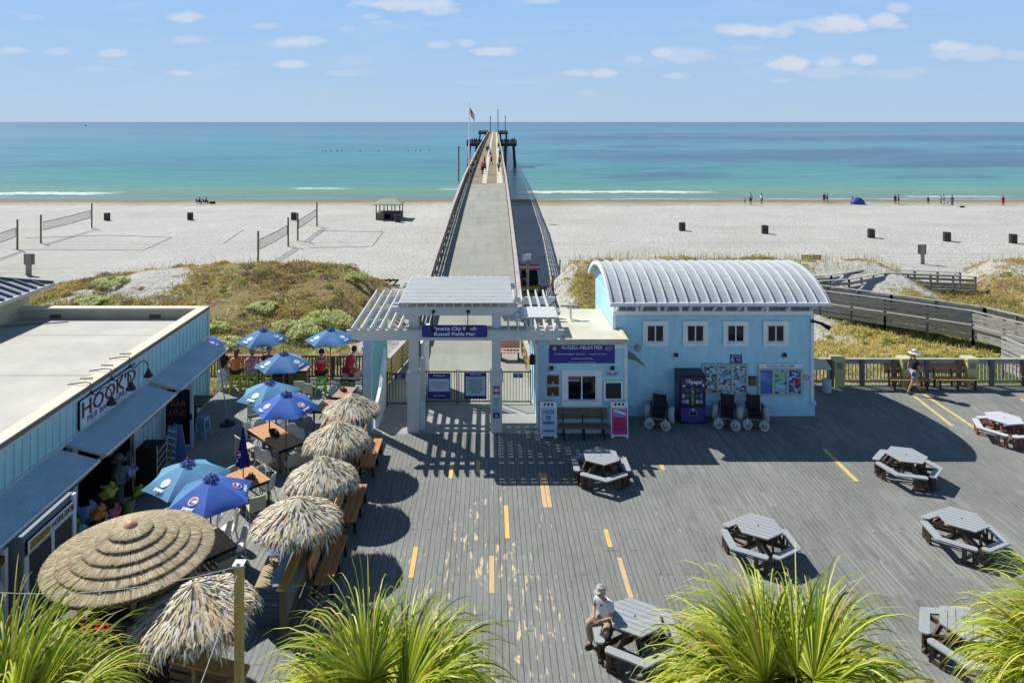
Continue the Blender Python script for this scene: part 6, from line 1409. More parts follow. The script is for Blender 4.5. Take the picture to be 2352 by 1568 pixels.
build(MB().box(-.09, .05, -.03, -.011, .74, 1.41), 'coin_strip', M('coin_strip_grey', (.10, .13, .11, 1), .4), mp); build(MB().ball((-.02, -.03, 1.25), .04, 8, (1, .5, 1)).ball((-.02, -.03, .93), .04, 8, (1, .5, .6)), 'coin_slots', STEEL, mp)
build(MB().box(-.5, -.492, .1, .7, .15, 1.4), 'side_decal', VP, t); build(MB().box(-.4, -.28, -.016, -.012, 1.43, 1.47).box(.36, .42, -.016, -.012, 1.43, 1.52), 'white_stickers', WHITE, pn)
TYR = M('pale_balloon_tyre', (.42, .48, .48, 1), .6, .15); SEATF = M('wine_black_fabric', (.018, .012, .016, 1), .7, .2)
def wheel(t, x, y, r, w, nm, ax='x'):
    o = build(MB().lathe((0, 0, 0), [(r*.55, -w/2), (r*.85, -w/2), (r, -w*.25), (r, w*.25), (r*.85, w/2), (r*.55, w/2)], 18, cap=False).xf(Matrix.Translation((x, y, r)) @ Matrix.Rotation(R(90), 4, 'Y')), nm, TYR, t, smooth=True)
    build(MB().tube([(x-w*.42, y, r), (x+w*.42, y, r)], r*.56, 12), 'rim', M('grey_rim', (.20, .24, .26, 1), .4), o)
    build(MB().tube([(x-w*.5, y, r), (x+w*.5, y, r)], r*.14, 8), 'hub', BLACK, o)
def wheelchair(label, loc, rz):
    t = thing('beach_wheelchair', label, 'wheelchair', loc, rz, 'beach wheelchairs against the blue wall'); t.scale = (1.1, 1.1, 1.1)
    wheel(t, -.40, .30, .29, .2, 'balloon_wheel'); wheel(t, .40, .30, .29, .2, 'balloon_wheel'); 
    for x in (-.27, .27):
        o = build(MB().lathe((0, 0, 0), [(.07, -.05), (.13, -.06), (.15, -.03), (.15, .03), (.13, .06), (.07, .05)], 16, cap=False).xf(Matrix.Translation((x, -.42, .175)) @ Matrix.Rotation(R(14 if x < 0 else -16), 4, 'Z') @ Matrix.Rotation(R(90), 4, 'X') @ Matrix.Scale(1.16, 4)), 'caster_wheel', TYR, t, smooth=True)
        build(MB().tube([(x, -.48, .175), (x, -.36, .175)], .08, 12).ball((x, -.485, .175), .03, 8), 'rim', M('grey_rim', (0, 0, 0, 1)), o)
        build(MB().tube([(x, -.50, .17), (x*1.0, -.44, .38), (x*.8, -.25, .36)], .018, 6), 'caster_fork', STEEL, t)
    build(MB().box(-.21, .21, -.2, .25, .46, .50), 'seat', SEATF, t); build(MB().slab([(-.22, .25, .50), (.22, .25, .50), (.23, .34, .93), (0, .36, .90), (-.23, .34, .93)], (0, .03, 0)), 'backrest', SEATF, t)
    build(MB().tube([(-.21, .3, .45), (-.21, .36, .95), (-.21, .44, .98)], .014, 6).tube([(.21, .3, .45), (.21, .36, .95), (.21, .44, .98)], .014, 6).tube([(-.3, -.3, .32), (.3, -.3, .32)], .02, 6).tube([(-.23, -.3, .32), (-.23, .35, .32)], .016, 6).tube([(.23, -.3, .32), (.23, .35, .32)], .016, 6), 'frame', STEEL, t)
    build(MB().box(-.2, .2, -.22, .1, .3, .42), 'battery_box', BLACK, t)
    for x in (-.26, .26): build(MB().box(x-.03, x+.03, -.15, .25, .66, .70).bar((x, .2, .45), (x, .2, .67), .03), 'armrest', BLACK, t)
    build(MB().cyl((.26, -.14, .70), .02, .08, 6).ball((.26, -.14, .8), .03, 6), 'joystick', BLACK, t); build(MB().box(-.16, -.02, -.5, -.38, .1, .12).box(.02, .16, -.5, -.38, .1, .12), 'footplate', BLACK, t)
wheelchair('beach wheelchair standing alone left of the vending machine', (6.40, 26.35, 0), R(-20)); wheelchair('beach wheelchair right next to the vending machine, middle one of three', (8.98, 26.35, 0), R(-20)); wheelchair('beach wheelchair on the far right of the three, under the notice boards', (9.98, 26.3, 0), R(-14))
# ================================================================ PLAZA RAILING
t = thing('plaza_railing', 'long weathered timber baluster railing along the sea side of the plaza', 'railing', (12.75, 30.35, 0)); L = 40.0
build(MB().box(0, L, -.10, .10, 1.10, 1.15), 'top_cap', GREYR, t); build(MB().box(0, L, -.03, .02, .92, 1.06).box(0, L, -.03, .02, .12, .22), 'rails', GREYW, t)
b = MB(); x = .05
while x < L: b.box(x, x+.055, .021, .055, .1, 1.05); x += .155
build(b, 'balusters', M('pale_baluster', (.42, .38, .28, 1), .8, .2), t)
x = .6
while x < 26: build(MB().box(x-.09, x+.09, -.13, -.031, 0, 1.09), 'post', M('grey_post', (.13, .125, .12, 1), .8, .2), t); x += 1.4
PYL = M('pale_yellow_plaster', c8(186, 180, 120), .7, .06); PBX = M('lamp_box_grey', (.16, .20, .22, 1), .4)
for k, x in enumerate((15.05, 17.95, 20.75, 23.4, 26.2)):
    t = thing('railing_pillar', ('pale yellow pillar with a lamp, nearest the blue building', 'pale yellow pillar behind the walking man', 'pale yellow pillar behind the right hand bench of the pair', 'pale yellow pillar at the right edge of the photo', 'pale yellow pillar beyond the right edge of the view')[k], 'pillar', (x, 30.2, 0), 0, 'yellow pillars along the railing')
    build(MB().box(-.21, .21, -.2, .2, 0, 1.16), 'shaft', PYL, t, bevel=.01); build(MB().box(-.26, .26, -.25, .25, 1.161, 1.26), 'cap', M('pillar_cap', c8(196, 188, 150), .7), t); build(MB().box(-.11, .11, -.23, -.201, .82, 1.06), 'lamp_box', PBX, t)
t = thing('white_barrel', 'small white waste barrel against the railing by the building corner', 'barrel', (14.3, 29.6, 0)); build(MB().lathe((0, 0, 0), [(.17, 0), (.19, .05), (.185, .25), (.195, .27), (.185, .29), (.19, .5), (.2, .52)], 16), 'barrel', M('barrel_white', (.55, .6, .62, 1), .5, .1), t, smooth=True)
t = thing('cleaning_shelf', 'sloping pale timber shelf leaning on the railing beside the building', 'shelf', (13.6, 30.0, 0)); build(MB().slab([(-.8, .1, 1.16), (.9, .1, 1.16), (.9, -.4, .92), (-.8, -.4, .92)], (0, 0, .04)), 'shelf_top', M('pale_shelf', c8(206, 198, 176), .7, .1), t); build(MB().bar((-.7, -.35, 0), (-.7, -.35, .92), .07).bar((.8, -.35, 0), (.8, -.35, .92), .07), 'leg', GREYW, t)
# ================================================================ BEACH RAMPS
def walkway(label, pts, w, nb=3, h=1.0, skirt=.9):
    t = thing('beach_ramp', label, 'ramp', pts[0], 0, 'grey timber beach ramps'); T = Matrix.Translation((-pts[0][0], -pts[0][1], -pts[0][2])); dk = MB(); rails = [MB(), MB()]; caps = [MB(), MB()]; ps = MB()
    P = [Vector(p) for p in pts]; off = []
    for i, p in enumerate(P):
        d = Vector((0, 0, 0))
        if i > 0: d += (p-P[i-1]).normalized()
        if i < len(P)-1: d += (P[i+1]-p).normalized()
        d.z = 0; d.normalize(); off.append(Vector((-d.y, d.x, 0)))
    for i in range(len(P)-1):
        a, c = P[i], P[i+1]; oa, oc = off[i]*w/2, off[i+1]*w/2
        dk.slab([a+oa, a-oa, c-oc, c+oc], (0, 0, -.12))
        for q, s in enumerate((1, -1)):
            pa, pc = a+oa*s, c+oc*s; n = max(1, round((pc-pa).length/1.9))
            for k in range(nb+1): z = .14 + (h-.1)*k/(nb+1); ou = off[i]*s*.085; rails[q].bar(pa+ou+Vector((0, 0, z)), pc+ou+Vector((0, 0, z)), .04, .19 - .05*(k == 1))
            rails[q].bar(pa+Vector((0, 0, -.42)), pc+Vector((0, 0, -.42)), .05, .24)
            rails[q].bar(pa+Vector((0, 0, -.12)), pc+Vector((0, 0, -.12)), .05, .26)
            caps[q].bar(pa+Vector((0, 0, h+.02)), pc+Vector((0, 0, h+.02)), .20, .045)
            for k in range(n+1): p = pa.lerp(pc, k/n); build(MB().bar(p+Vector((0, 0, -skirt)), p+Vector((0, 0, h)), .11).xf(T), 'post', M('dark_ramp_post', (.13, .125, .12, 1), .8, .2), t)
    build(dk.xf(T), 'walkway_deck', M('ramp_deck_boards', c8(164, 160, 148), .85, .25, 2, .4), t)
    for q in (0, 1): build(rails[q].xf(T), 'rail_boards', GREYW, t); build(caps[q].xf(T), 'rail_cap', GREYR, t)
walkway('long grey timber ramp zigzagging down from the railing toward the dune', [(32.5, 31.4, .0), (29.3, 34.6, -.1), (27.6, 39.4, -.15), (24.2, 42.4, -.2), (20.2, 46.2, -.35)], 1.5)
walkway('grey timber walkway from the zigzag corner out to the beach', [(20.0, 47.4, -.35), (24.5, 48.8, -.45), (28.6, 51.6, -.6), (36.0, 52.6, -1.1)], 1.4, nb=2)
walkway('short grey ramp start with board rails at the right end of the railing', [(25.6, 30.6, 0), (25.6, 33.8, -.02)], 1.5)
# ================================================================ BEACH FURNITURE
NETC = M('net_black', (.02, .02, .02, 1), .8); POLB = M('olive_brown_pole', (.17, .12, .05, 1), .8, .25)
def net_mat():
    m, nt, p = newmat('volley_mesh', .8); v = obc(nt); x, y, z = nt.sep(v)
    g_ = nt.m('MAXIMUM', nt.m('LESS_THAN', nt.m('FRACT', nt.m('MULTIPLY', nt.m('ADD', x, y), 6.0)), .16), nt.m('LESS_THAN', nt.m('FRACT', nt.m('MULTIPLY', z, 6.0)), .16))
    p.inputs['Base Color'].default_value = (.03, .03, .03, 1); tr = nt.n('ShaderNodeBsdfTransparent'); mx = nt.n('ShaderNodeMixShader', {0: g_}); nt.l.new(tr.outputs[0], mx.inputs[1]); nt.l.new(p.outputs[0], mx.inputs[2]); nt.l.new(mx.outputs[0], m.node_tree.nodes['Material Output'].inputs[0]); return m
NM = net_mat()
def gz(dx, dy):
    z = -2.8
    for _ in range(8): x, y = G(dx, dy, z); z = terr(x, y)
    return Vector((x, y, z))
def vnet(label, a, c, h=3.35):
    A_, C_ = (Vector(q) if not isinstance(q, tuple) else gz(*q) for q in (a, c)); t = thing('volleyball_net', label, 'volleyball net', A_, 0, 'volleyball nets on the sand'); D = C_ - A_
    for p in (Vector((0, 0, 0)), D): build(MB().tube([p+Vector((0, 0, -.3)), p+Vector((0, 0, h))], .1, 8), 'pole', POLB, t)
    u = D.normalized(); p0 = u*.55; p1 = D - u*.4; b = MB()
    for z in (1.45, 2.42): b.tube([p0+Vector((0, 0, z)), (p0+p1)/2+Vector((0, 0, z-.06)), p1+Vector((0, 0, z+.02))], .035, 5)
    b.tube([p0+Vector((0, 0, 1.45)), p0+Vector((0, 0, 2.42))], .025, 5).tube([p1+Vector((0, 0, 1.45)), p1+Vector((0, 0, 2.42))], .025, 5); build(b, 'net_tape', NETC, t)
    build(MB().poly([p0+Vector((0, 0, 1.45)), p1+Vector((0, 0, 1.45)), p1+Vector((0, 0, 2.42)), p0+Vector((0, 0, 2.42))]), 'mesh', NM, t)
    build(MB().tube([p0+Vector((0, 0, 2.4)), Vector((0, 0, 2.6))], .012, 4).tube([p1+Vector((0, 0, 2.4)), D+Vector((0, 0, 2.6))], .012, 4), 'tie_rope', NETC, t)
vnet('volleyball net between two leaning poles left of the first waste barrel', (94, 558), (211, 524)); vnet('volleyball net nearest the dune crest, left of the second pair', (593, 608), (662, 566)); vnet('volleyball net farthest right, near the little pavilion', (684, 553), (728, 520))
vnet('volleyball net cut by the left edge of the photo', (-62, 610), (40, 573))
def court(label, pts):
    P = [gz(*p) for p in pts]; t = thing('court_rope', label, 'rope', P[0], 0, 'court boundary ropes on the sand'); q = []
    for a, c in zip(P[:-1], P[1:]):
        for k in range(8): s = k/8; p = a.lerp(c, s); p.z = terr(p.x, p.y)+.03; q.append(p-P[0])
    build(MB().tube(q, .022, 4), 'rope', M('dark_rope', (.05, .045, .04, 1), .9), t)
court('dark court rope around the left volleyball net', [(30, 574), (330, 575), (395, 546), (250, 541), (30, 548)]); court('dark court rope right of the far volleyball net', [(728, 531), (1032-0, 536)][:1] + [(880, 533), (855, 566), (690, 570)]); court('short dark court rope left of the middle volleyball net', [(560, 528), (505, 565)])
TRC = M('barrel_dark', (.06, .055, .05, 1), .7, .25)
def trash(label, dx, dy, grp='waste barrels on the beach'):
    p = gz(dx, dy); t = thing('waste_barrel', label, 'waste barrel', p, 0, grp); b = MB()
    for k in range(16): a = 2*PI*k/16; b.cbox((.40*math.cos(a), .40*math.sin(a), .52), (.05, .13, 1.04), rz=a)
    build(b, 'slats', TRC, t); build(MB().cyl((0, 0, .02), .36, .96, 14), 'liner', DARK, t); build(MB().lathe((0, 0, 0), [(.43, 1.04), (.43, 1.08), (.34, 1.08), (.34, 1.04)], 16, cap=False), 'rim', TRC, t)
for dx, dy, lb in ((246, 506, 'dark slatted waste barrel right of the left volleyball net'), (437, 505, 'dark slatted waste barrel in front of the two sunbathers'), (675, 505, 'dark slatted waste barrel between the two right volleyball nets'), (913, 510, 'dark slatted waste barrel beside the little pavilion'),
                   (1567, 530, 'slatted waste barrel first right of the pier'), (1757, 537, 'slatted waste barrel second right of the pier'), (2001, 546, 'slatted waste barrel third right of the pier, above the dune benches'), (2175, 554, 'slatted waste barrel fourth right of the pier, above the sign post'), (2327, 559, 'slatted waste barrel nearest the right edge of the photo')): trash(lb, dx, dy)
p = gz(895, 502); t = thing('beach_pavilion', 'little open pavilion with a hipped roof on the sand left of the pier', 'pavilion', p); w = 1.75
for sx_ in (-1, -.33, .33, 1):
    for sy_ in (-1, 1): build(MB().box(sx_*w-.07, sx_*w+.07, sy_*w-.07, sy_*w+.07, 0, 2.35), 'post', M('dark_olive_post', (.07, .06, .045, 1), .8), t)
build(MB().add([(-2.15, -2.15, 2.35), (2.15, -2.15, 2.35), (2.15, 2.15, 2.35), (-2.15, 2.15, 2.35), (-.9, 0, 3.05), (.9, 0, 3.05), (-2.15, -2.15, 2.25), (2.15, -2.15, 2.25), (2.15, 2.15, 2.25), (-2.15, 2.15, 2.25)], [(0, 1, 5, 4), (1, 2, 5), (2, 3, 4, 5), (3, 0, 4), (6, 7, 1, 0), (7, 8, 2, 1), (8, 9, 3, 2), (9, 6, 0, 3), (9, 8, 7, 6)]), 'roof', M('grey_green_roof', c8(146, 146, 126), .6, .1), t)
build(MB().box(-w, w, -w, -w+.06, 0, .06).box(-w, -.6, -w-.02, -w+.04, .05, 1.05), 'counter_panel', M('tan_panel', (.24, .18, .13, 1), .8, .15), t); build(MB().box(.3, w, -w-.02, -w+.04, .05, 1.0).box(-w, w, w-.06, w, 0, .9).box(-w-.02, -w+.04, -w, w, 0, 1.0).box(w-.04, w+.02, -w, w, 0, 1.0), 'dark_panel', M('dark_olive_post', (0, 0, 0, 1)), t); build(MB().box(-w, w, -w, w, .9, 1.0).box(-1.5, 1.5, .4, 1.4, .1, .9), 'counter_top', M('dark_olive_post', (0, 0, 0, 1)), t)
def backsign(label, dx, dy, h, w, hs, wide, yy=None):
    p = gz(dx, dy); t = thing('beach_sign', label, 'sign', p); build(MB().box(-wide/2, wide/2, -.06, .06, -.3, h-.1), 'post', M('pale_post', (.28, .25, .2, 1), .8, .2), t); build(MB().box(-w/2, w/2, .061, .10, h-hs, h), 'sign_board', M('sign_back_grey', (.22, .20, .16, 1), .7, .1), t)
backsign('brown sign board seen from behind on a wide post at the left edge', 66, 632, 1.95, 1.0, 1.0, .5); backsign('grey sign board seen from behind on a post by the beach walkway', 2119, 607, 1.95, .85, .95, .36)
# vehicle, lamp post, stakes
p = Vector((3.25, 56.2, -2.35)); t = thing('beach_truck', 'black utility truck with red roof bars and yellow front parked in the pier shadow', 'truck', p)
build(MB().box(-.78, .78, -1.7, 1.9, .5, 1.05), 'body', M('truck_black', (.012, .012, .015, 1), .3), t, bevel=.05); build(MB().add([(-.72, -.5, 1.05), (.72, -.5, 1.05), (.72, 1.2, 1.05), (-.72, 1.2, 1.05), (-.62, -.1, 1.85), (.62, -.1, 1.85), (.62, 1.1, 1.85), (-.62, 1.1, 1.85)], [(0,1,5,4), (1,2,6,5), (2,3,7,6), (3,0,4,7), (4,5,6,7)]), 'cab', GLASS, t)
build(MB().box(-.72, .72, -1.95, -1.2, .45, .98), 'yellow_front', M('truck_yellow', (.35, .28, .01, 1), .4), t, bevel=.05); build(MB().box(-.5, .5, -1.99, -1.951, .55, .7), 'grille', DARK, t)
for k, y in enumerate((-.3, .9)): build(MB().tube([(-.85, y, 1.98+.12*k), (.85, y, 1.98+.12*k)], .06, 8), 'roof_bar', M('red_bar', (.45, .02, .03, 1), .4), t)
build(MB().bar((-.7, -.3, 1.85), (-.7, .9, 2.08), .04).bar((.7, -.3, 1.85), (.7, .9, 2.08), .04).bar((-.75, .2, 1.95), (.75, .2, 1.95), .05), 'roof_rack', STEEL, t)
for x in (-.72, .72):
    for y in (-1.2, 1.3): wo = build(MB().tube([(x-.12, y, .38), (x+.12, y, .38)], .38, 16), 'wheel', BLACK, t); build(MB().tube([(x-.13, y, .38), (x+.13, y, .38)], .18, 12), 'rim', STEEL, wo)
for x in (-.5, .5): build(MB().tube([(x, -2.0, .75), (x, -1.93, .75)], .09, 10), 'headlight', WHITE, t)
t = thing('camera_mast', 'pale timber mast with a white panel beside the pier', 'mast', (2.95, 53.0, -2.3)); build(MB().tube([(0, 0, 0), (0, 0, 3.35)], .10, 8), 'shaft', M('pale_mast', (.38, .33, .27, 1), .8, .15), t); build(MB().slab([(-.4, -.1, 3.15), (.25, -.1, 3.2), (.25, -.1, 3.75), (-.4, -.1, 3.7)], (0, .06, 0)), 'white_panel', WHITE, t); build(MB().box(-.12, .28, -.25, -.11, 3.0, 3.25), 'camera_box', M('mast_grey', (.25, .25, .25, 1), .5), t)
for k, (dx, dy, h, tilt) in enumerate(((1284, 640, 1.7, .1), (1270, 668, 1.2, 0))):
    p = gz(dx, dy); t = thing('dark_stake', ('tall dark timber stake at the foot of the right dune', 'short brown timber stake nearest the truck')[k], 'stake', p); build(MB().bar((0, 0, -.2), (tilt, 0, h), .12, .1), 'shaft', POLB, t)
p = gz(880, 655); t = thing('broken_fence', 'collapsed old timber fence lying in the sand left of the pergola', 'fence', p); b = MB()
b.bar((-1.2, .3, .35), (1.3, -.1, .45), .14, .14).bar((-.2, -.4, .05), (.5, .3, .5), .1).bar((.2, -.5, .05), (.9, .2, .5), .1).bar((.9, -.5, .1), (1.3, 0, .5), .1).bar((-.9, -.5, .08), (1.5, -.55, .12), .12); build(b, 'timbers', M('old_dark_timber', (.07, .06, .045, 1), .9, .3), t)
p = gz(1030+0, 0+660) if False else None
# flagpole on the pier, lamp poles
t = thing('flagpole', 'tall white flagpole with drooping striped flag, left side of the pier', 'flagpole', (-3.1, 110, 3.3)); build(MB().tube([(0, 0, 0), (0, 0, 10.9)], [.13, .05], 8).ball((0, 0, 10.95), .12, 8), 'pole', WHITE, t)
b = MB(); vs = []; fs = []; n = 8
def flag_part(name, j0, j1, x0, x1, mat):
    vs = []; fs = []
    for i in range(n+1):
        u = x0+(x1-x0)*i/n
        for j in (j0, j1): v = j/13; vs.append((.12+u*.75, .14*math.sin(u*9+v*2), 10.4 - 1.15*v - u*1.15 ))
    for i in range(n): fs.append((2*i, 2*i+2, 2*i+3, 2*i+1))
    return MB().add(vs, fs)
fl = build(flag_part('f', 0, 13, 0, 1, None), 'flag', M('flag_white', (.7, .7, .7, 1), .7), t)
for k in range(0, 13, 2): q = flag_part('s', k, k+1, .38 if k < 7 else 0, 1, None); q.v = [(x, y-.012, z) for x, y, z in q.v]; build(q, 'red_stripe', M('flag_red', (.5, .03, .05, 1), .7), fl)
q = flag_part('c', 0, 7, 0, .38, None); q.v = [(x, y-.014, z) for x, y, z in q.v]; build(q, 'blue_canton', M('flag_blue', (.03, .05, .25, 1), .7), fl)
for x, y, h, lb in ((-4.1, 95.5, 4.6, 'thin dark lamp pole on the left of the pier where the concrete ends'), (5.6, 425, 14.5, 'thin mast on the far platform, right one'), (1.0, 425, 10.5, 'thin mast on the far platform, left one'), (10.9, 462, 11, 'thin mast at the far right corner of the pier head')):
    t = thing('thin_mast', lb, 'mast', (x, y, pz(y))); build(MB().tube([(0, 0, 0), (0, 0, h)], .09 if y < 200 else .22, 6), 'shaft', M('dark_mast', (.05, .06, .07, 1), .5), t); build(MB().box(-.15, .15, -.1, .1, h, h+.15), 'tip', M('dark_mast', (0, 0, 0, 1)), t)
b0 = thing('small_boat', 'tiny dark fishing boat on the horizon at the left', 'boat', (-1440, 2500, -3.8)); build(MB().add([(-4, -1, 1.5), (4, -1, 1.5), (5, 0, 1.8), (4, 1, 1.5), (-4, 1, 1.5), (-3.5, -.7, 0), (3.5, -.7, 0), (3.8, 0, 0), (3.5, .7, 0), (-3.5, .7, 0)], [(0, 1, 2, 3, 4), (0, 5, 6, 1), (1, 6, 7, 2), (2, 7, 8, 3), (3, 8, 9, 4), (4, 9, 5, 0)]), 'hull', M('boat_dark', (.03, .05, .07, 1), .5), b0); build(MB().box(-1.2, 1.2, -.8, .8, 1.5, 3.8), 'cabin', M('boat_dark', (0, 0, 0, 1)), b0)
t = thing('blue_tent', 'small round blue beach tent at the waterline', 'tent', gz(1970, 469)); build(MB().ball((0, 0, 0), 1.25, 16, (1.05, .8, 1.0)), 'canopy', M('tent_blue', (.03, .05, .32, 1), .6), t, smooth=True); build(MB().slab([(.8, -.9, .05), (2.4, -.7, .05), (2.3, .2, .05), (.9, 0, .05)], (0, 0, .02)), 'mat', M('pale_blue_mat', (.4, .5, .65, 1), .7), t)
t = thing('beach_bag', 'dark bag lying on the sand below the group at the waterline', 'bag', gz(2210, 477)); build(MB().ball((0, 0, .15), .5, 8, (1, .5, .35)), 'bag_body', DARK, t, smooth=True)

# ================================================================ PALMS
PALM = MI('palm_leaf', [(0, c8(78, 104, 20)), (.2, c8(128, 150, 30)), (.45, c8(168, 182, 44)), (.7, c8(196, 202, 66)), (.86, c8(220, 216, 104)), (.95, c8(200, 176, 96)), (1, c8(150, 118, 62))], .45, .3)
PALMD = MI('dry_palm_leaf', [(0, c8(150, 120, 70)), (1, c8(206, 180, 120))], .7, .1)
TRUNK = M('palm_trunk', (.16, .12, .09, 1), .9, .3, 6, .6)
def palm(label, x, y, zt, Rr, seed, nf=46):
    g = np.random.default_rng(seed); t = thing('sabal_palm', label, 'palm', (x, y, 0), 0, 'cabbage palms at the bottom of the photo')
    build(MB().tube([(0, 0, 0), (.05, 0, zt*.5), (0, 0, zt)], [.2, .17, .2], 12), 'trunk', TRUNK, t)
    P = []; Wd = []
    stems = MB()
    for f in range(nf):
        az = f*2.399 + g.normal(0, .15); el = R(70 - 84*(f/nf)**.8 + g.normal(0, 6)); pl = Rr*g.uniform(.26, .46)
        d = Vector((math.cos(az)*math.cos(el), math.sin(az)*math.cos(el), math.sin(el))); base = Vector((0, 0, zt + .1))
        hub = base + d*pl; hub.z -= .10*pl*math.cos(el); stems.tube([base, base + d*pl*.5 + Vector((0, 0, .03)), hub], [.018, .014, .012], 5)
        side = d.cross(Vector((0, 0, 1))); side = side.normalized() if side.length > .05 else Vector((1, 0, 0)); up = side.cross(d).normalized()
        ns = 74
        for k in range(ns):
            u = -1 + 2*(k+.5)/ns; fa = u*R(105) + g.normal(0, .03); ll = Rr*(.92 - .28*abs(u)**1.5)*g.uniform(.8, 1.08)
            dirv = (d*math.cos(fa) + side*math.sin(fa)).normalized() + up*(.18*abs(u)); dirv.normalize()
            grav = g.uniform(.7, 1.7)
            pts = []; p = hub.copy(); v = dirv.copy(); st = ll/8
            for s in range(9):
                pts.append(p.copy()); p = p + v*st; gdrop = grav*(.035 + .065*s)*(.35 + .9*math.sqrt(max(0, 1-v.z*v.z)));  v = (v + Vector((0, 0, -gdrop))).normalized()
            P.append(pts); Wd.append(g.uniform(.019, .038))
    P = np.array([[tuple(q) for q in p] for p in P]); n = len(P); w = np.array(Wd)
    D = np.gradient(P, axis=1); S = np.cross(D, np.array([0, 0, 1.0])); S /= (np.linalg.norm(S, axis=2)[:, :, None]+1e-9)
    tw = g.uniform(-.9, .9, n); Nn = np.cross(S, D); Nn /= (np.linalg.norm(Nn, axis=2)[:, :, None]+1e-9)
    S = S*np.cos(tw)[:, None, None] + Nn*np.sin(tw)[:, None, None]
    prof = np.array([.7, .95, 1, 1, .9, .75, .55, .32, .05])[None, :, None]*w[:, None, None]
    V = np.stack([P - S*prof*.5*1.0, P + S*prof*.5], 2).reshape(-1, 3); base = (np.arange(n)*18)[:, None]
    Q = np.concatenate([base + np.array([2*s, 2*s+1, 2*s+3, 2*s+2]) for s in range(8)], 1).reshape(-1, 4)
    dry = g.random(n) < .05
    quads_mesh('fronds', V, Q, PALM, t); build(stems, 'leaf_stems', M('stem_green', c8(150, 150, 60), .6, .1), t, smooth=True)
    k = 260; a = g.uniform(0, 2*PI, k); P0 = np.stack([.15*np.cos(a), .15*np.sin(a), zt-g.uniform(-.1, .5, k)], 1); rr = g.uniform(.35, .8, k); P1 = P0 + np.stack([rr*.6*np.cos(a), rr*.6*np.sin(a), -rr*.3], 1); P2 = P0 + np.stack([rr*np.cos(a), rr*np.sin(a), -rr*1.2], 1)
    strips(P0, P1, P2, g.uniform(.02, .04, k), 'dry_skirt', PALMD, t)
    return t
palm('cabbage palm at the bottom left corner before the tiki bar', -6.5, 9.4, 2.75, 1.9, 11); palm('cabbage palm left of centre beside the plaza benches', -1.5, 9.75, 2.6, 2.0, 22)
palm('largest cabbage palm right of centre, above the seated man table', 4.15, 9.7, 2.72, 2.15, 33, 52); palm('cabbage palm cut by the right edge of the photo', 8.95, 10.1, 2.8, 1.9, 44)
# ================================================================ PEOPLE
def skinned(name, J, E, mat, parent, sub=1, loc=None):
    names = list(J); idx = {k: i for i, k in enumerate(names)}
    me = bpy.data.meshes.new(name); me.from_pydata([J[k][0] for k in names], [(idx[a], idx[b]) for a, b in E], [])
    o = bpy.data.objects.new(name, me); COL.objects.link(o)
    sm = o.modifiers.new('s', 'SKIN'); sm.use_smooth_shade = True
    if sub: ss = o.modifiers.new('u', 'SUBSURF'); ss.levels = sub; ss.render_levels = sub
    layer = me.skin_vertices[0] if me.skin_vertices else None
    if layer is None:
        bpy.context.view_layer.objects.active = o; bpy.ops.mesh.customdata_skin_add(); layer = me.skin_vertices[0]
    for k in names:
        r = J[k][1]; layer.data[idx[k]].radius = (r if isinstance(r, tuple) else (r, r)); layer.data[idx[k]].use_root = (idx[k] == 0)
    dg = bpy.context.evaluated_depsgraph_get(); m2 = bpy.data.meshes.new_from_object(o.evaluated_get(dg)); bpy.data.objects.remove(o)
    m2.materials.clear(); m2.materials.append(mat); m2.name = name; m2.polygons.foreach_set('use_smooth', [True]*len(m2.polygons))
    q = bpy.data.objects.new(name, m2); return link(q, parent)
def pose(kind, female=False):
    hw = .085; sh = .175 if not female else .155
    J = {}
    if kind in ('stand', 'walk'):
        z0 = .93
        J['pel'] = ((0, 0, z0), (.135, .10)); J['waist'] = ((0, 0, 1.08), (.12, .09)); J['chest'] = ((0, 0, 1.28), (.15, .10)); J['nb'] = ((0, .01, 1.42), .06); J['nk'] = ((0, 0, 1.50), .05); J['h0'] = ((0, -.02, 1.57), .085); J['h1'] = ((0, -.015, 1.67), .092)
        for s, q in ((-1, 'l'), (1, 'r')):
            st = (s*.22 if kind == 'walk' else 0.0)
            J['hip'+q] = ((s*hw, 0, .88), .085); J['kn'+q] = ((s*.10, -st*.75-.02, .48), .058); J['an'+q] = ((s*.11, -st*1.25+ (.0 if st > 0 else .06*bool(st)), .09), .038); J['to'+q] = ((s*.12, -st*1.25-.16, .035), .035)
            aw = -s*.18 if kind == 'walk' else 0
            J['sh'+q] = ((s*sh, 0, 1.37), .055); J['el'+q] = ((s*(sh+.07), .02-aw*.4, 1.10), .04); J['wr'+q] = ((s*(sh+.06), -.08-aw, .88), .028); J['ha'+q] = ((s*(sh+.055), -.10-aw, .80), .03)
    else:   # sit on a seat of height .46 (feet at 0)
        z0 = .55
        ln = .10 if kind == 'lean' else 0.0
        J['pel'] = ((0, 0, z0), (.15, .12)); J['waist'] = ((0, -.03-ln*.6, .72), (.13, .10)); J['chest'] = ((0, -.06-ln*1.6, .92), (.155, .105)); J['nb'] = ((0, -.08-ln*2.2, 1.05), .06); J['nk'] = ((0, -.11-ln*2.5, 1.12), .06); J['h0'] = ((0, -.15-ln*2.9, 1.18), .088); J['h1'] = ((0, -.15-ln*3.0, 1.27), .095)
        for s, q in ((-1, 'l'), (1, 'r')):
            J['hip'+q] = ((s*.1, -.05, .52), .09); J['kn'+q] = ((s*.17, -.46, .53), .062); J['an'+q] = ((s*.15, -.45, .11), .04); J['to'+q] = ((s*.16, -.60, .05), .036)
            J['sh'+q] = ((s*sh, -.06-ln*1.6, 1.0), .056); J['el'+q] = ((s*(sh+.08), -.13-ln, .76), .042); J['wr'+q] = ((s*.10, -.34-ln, .70), .03); J['ha'+q] = ((s*.05, -.41-ln, .70), .032)
    return J
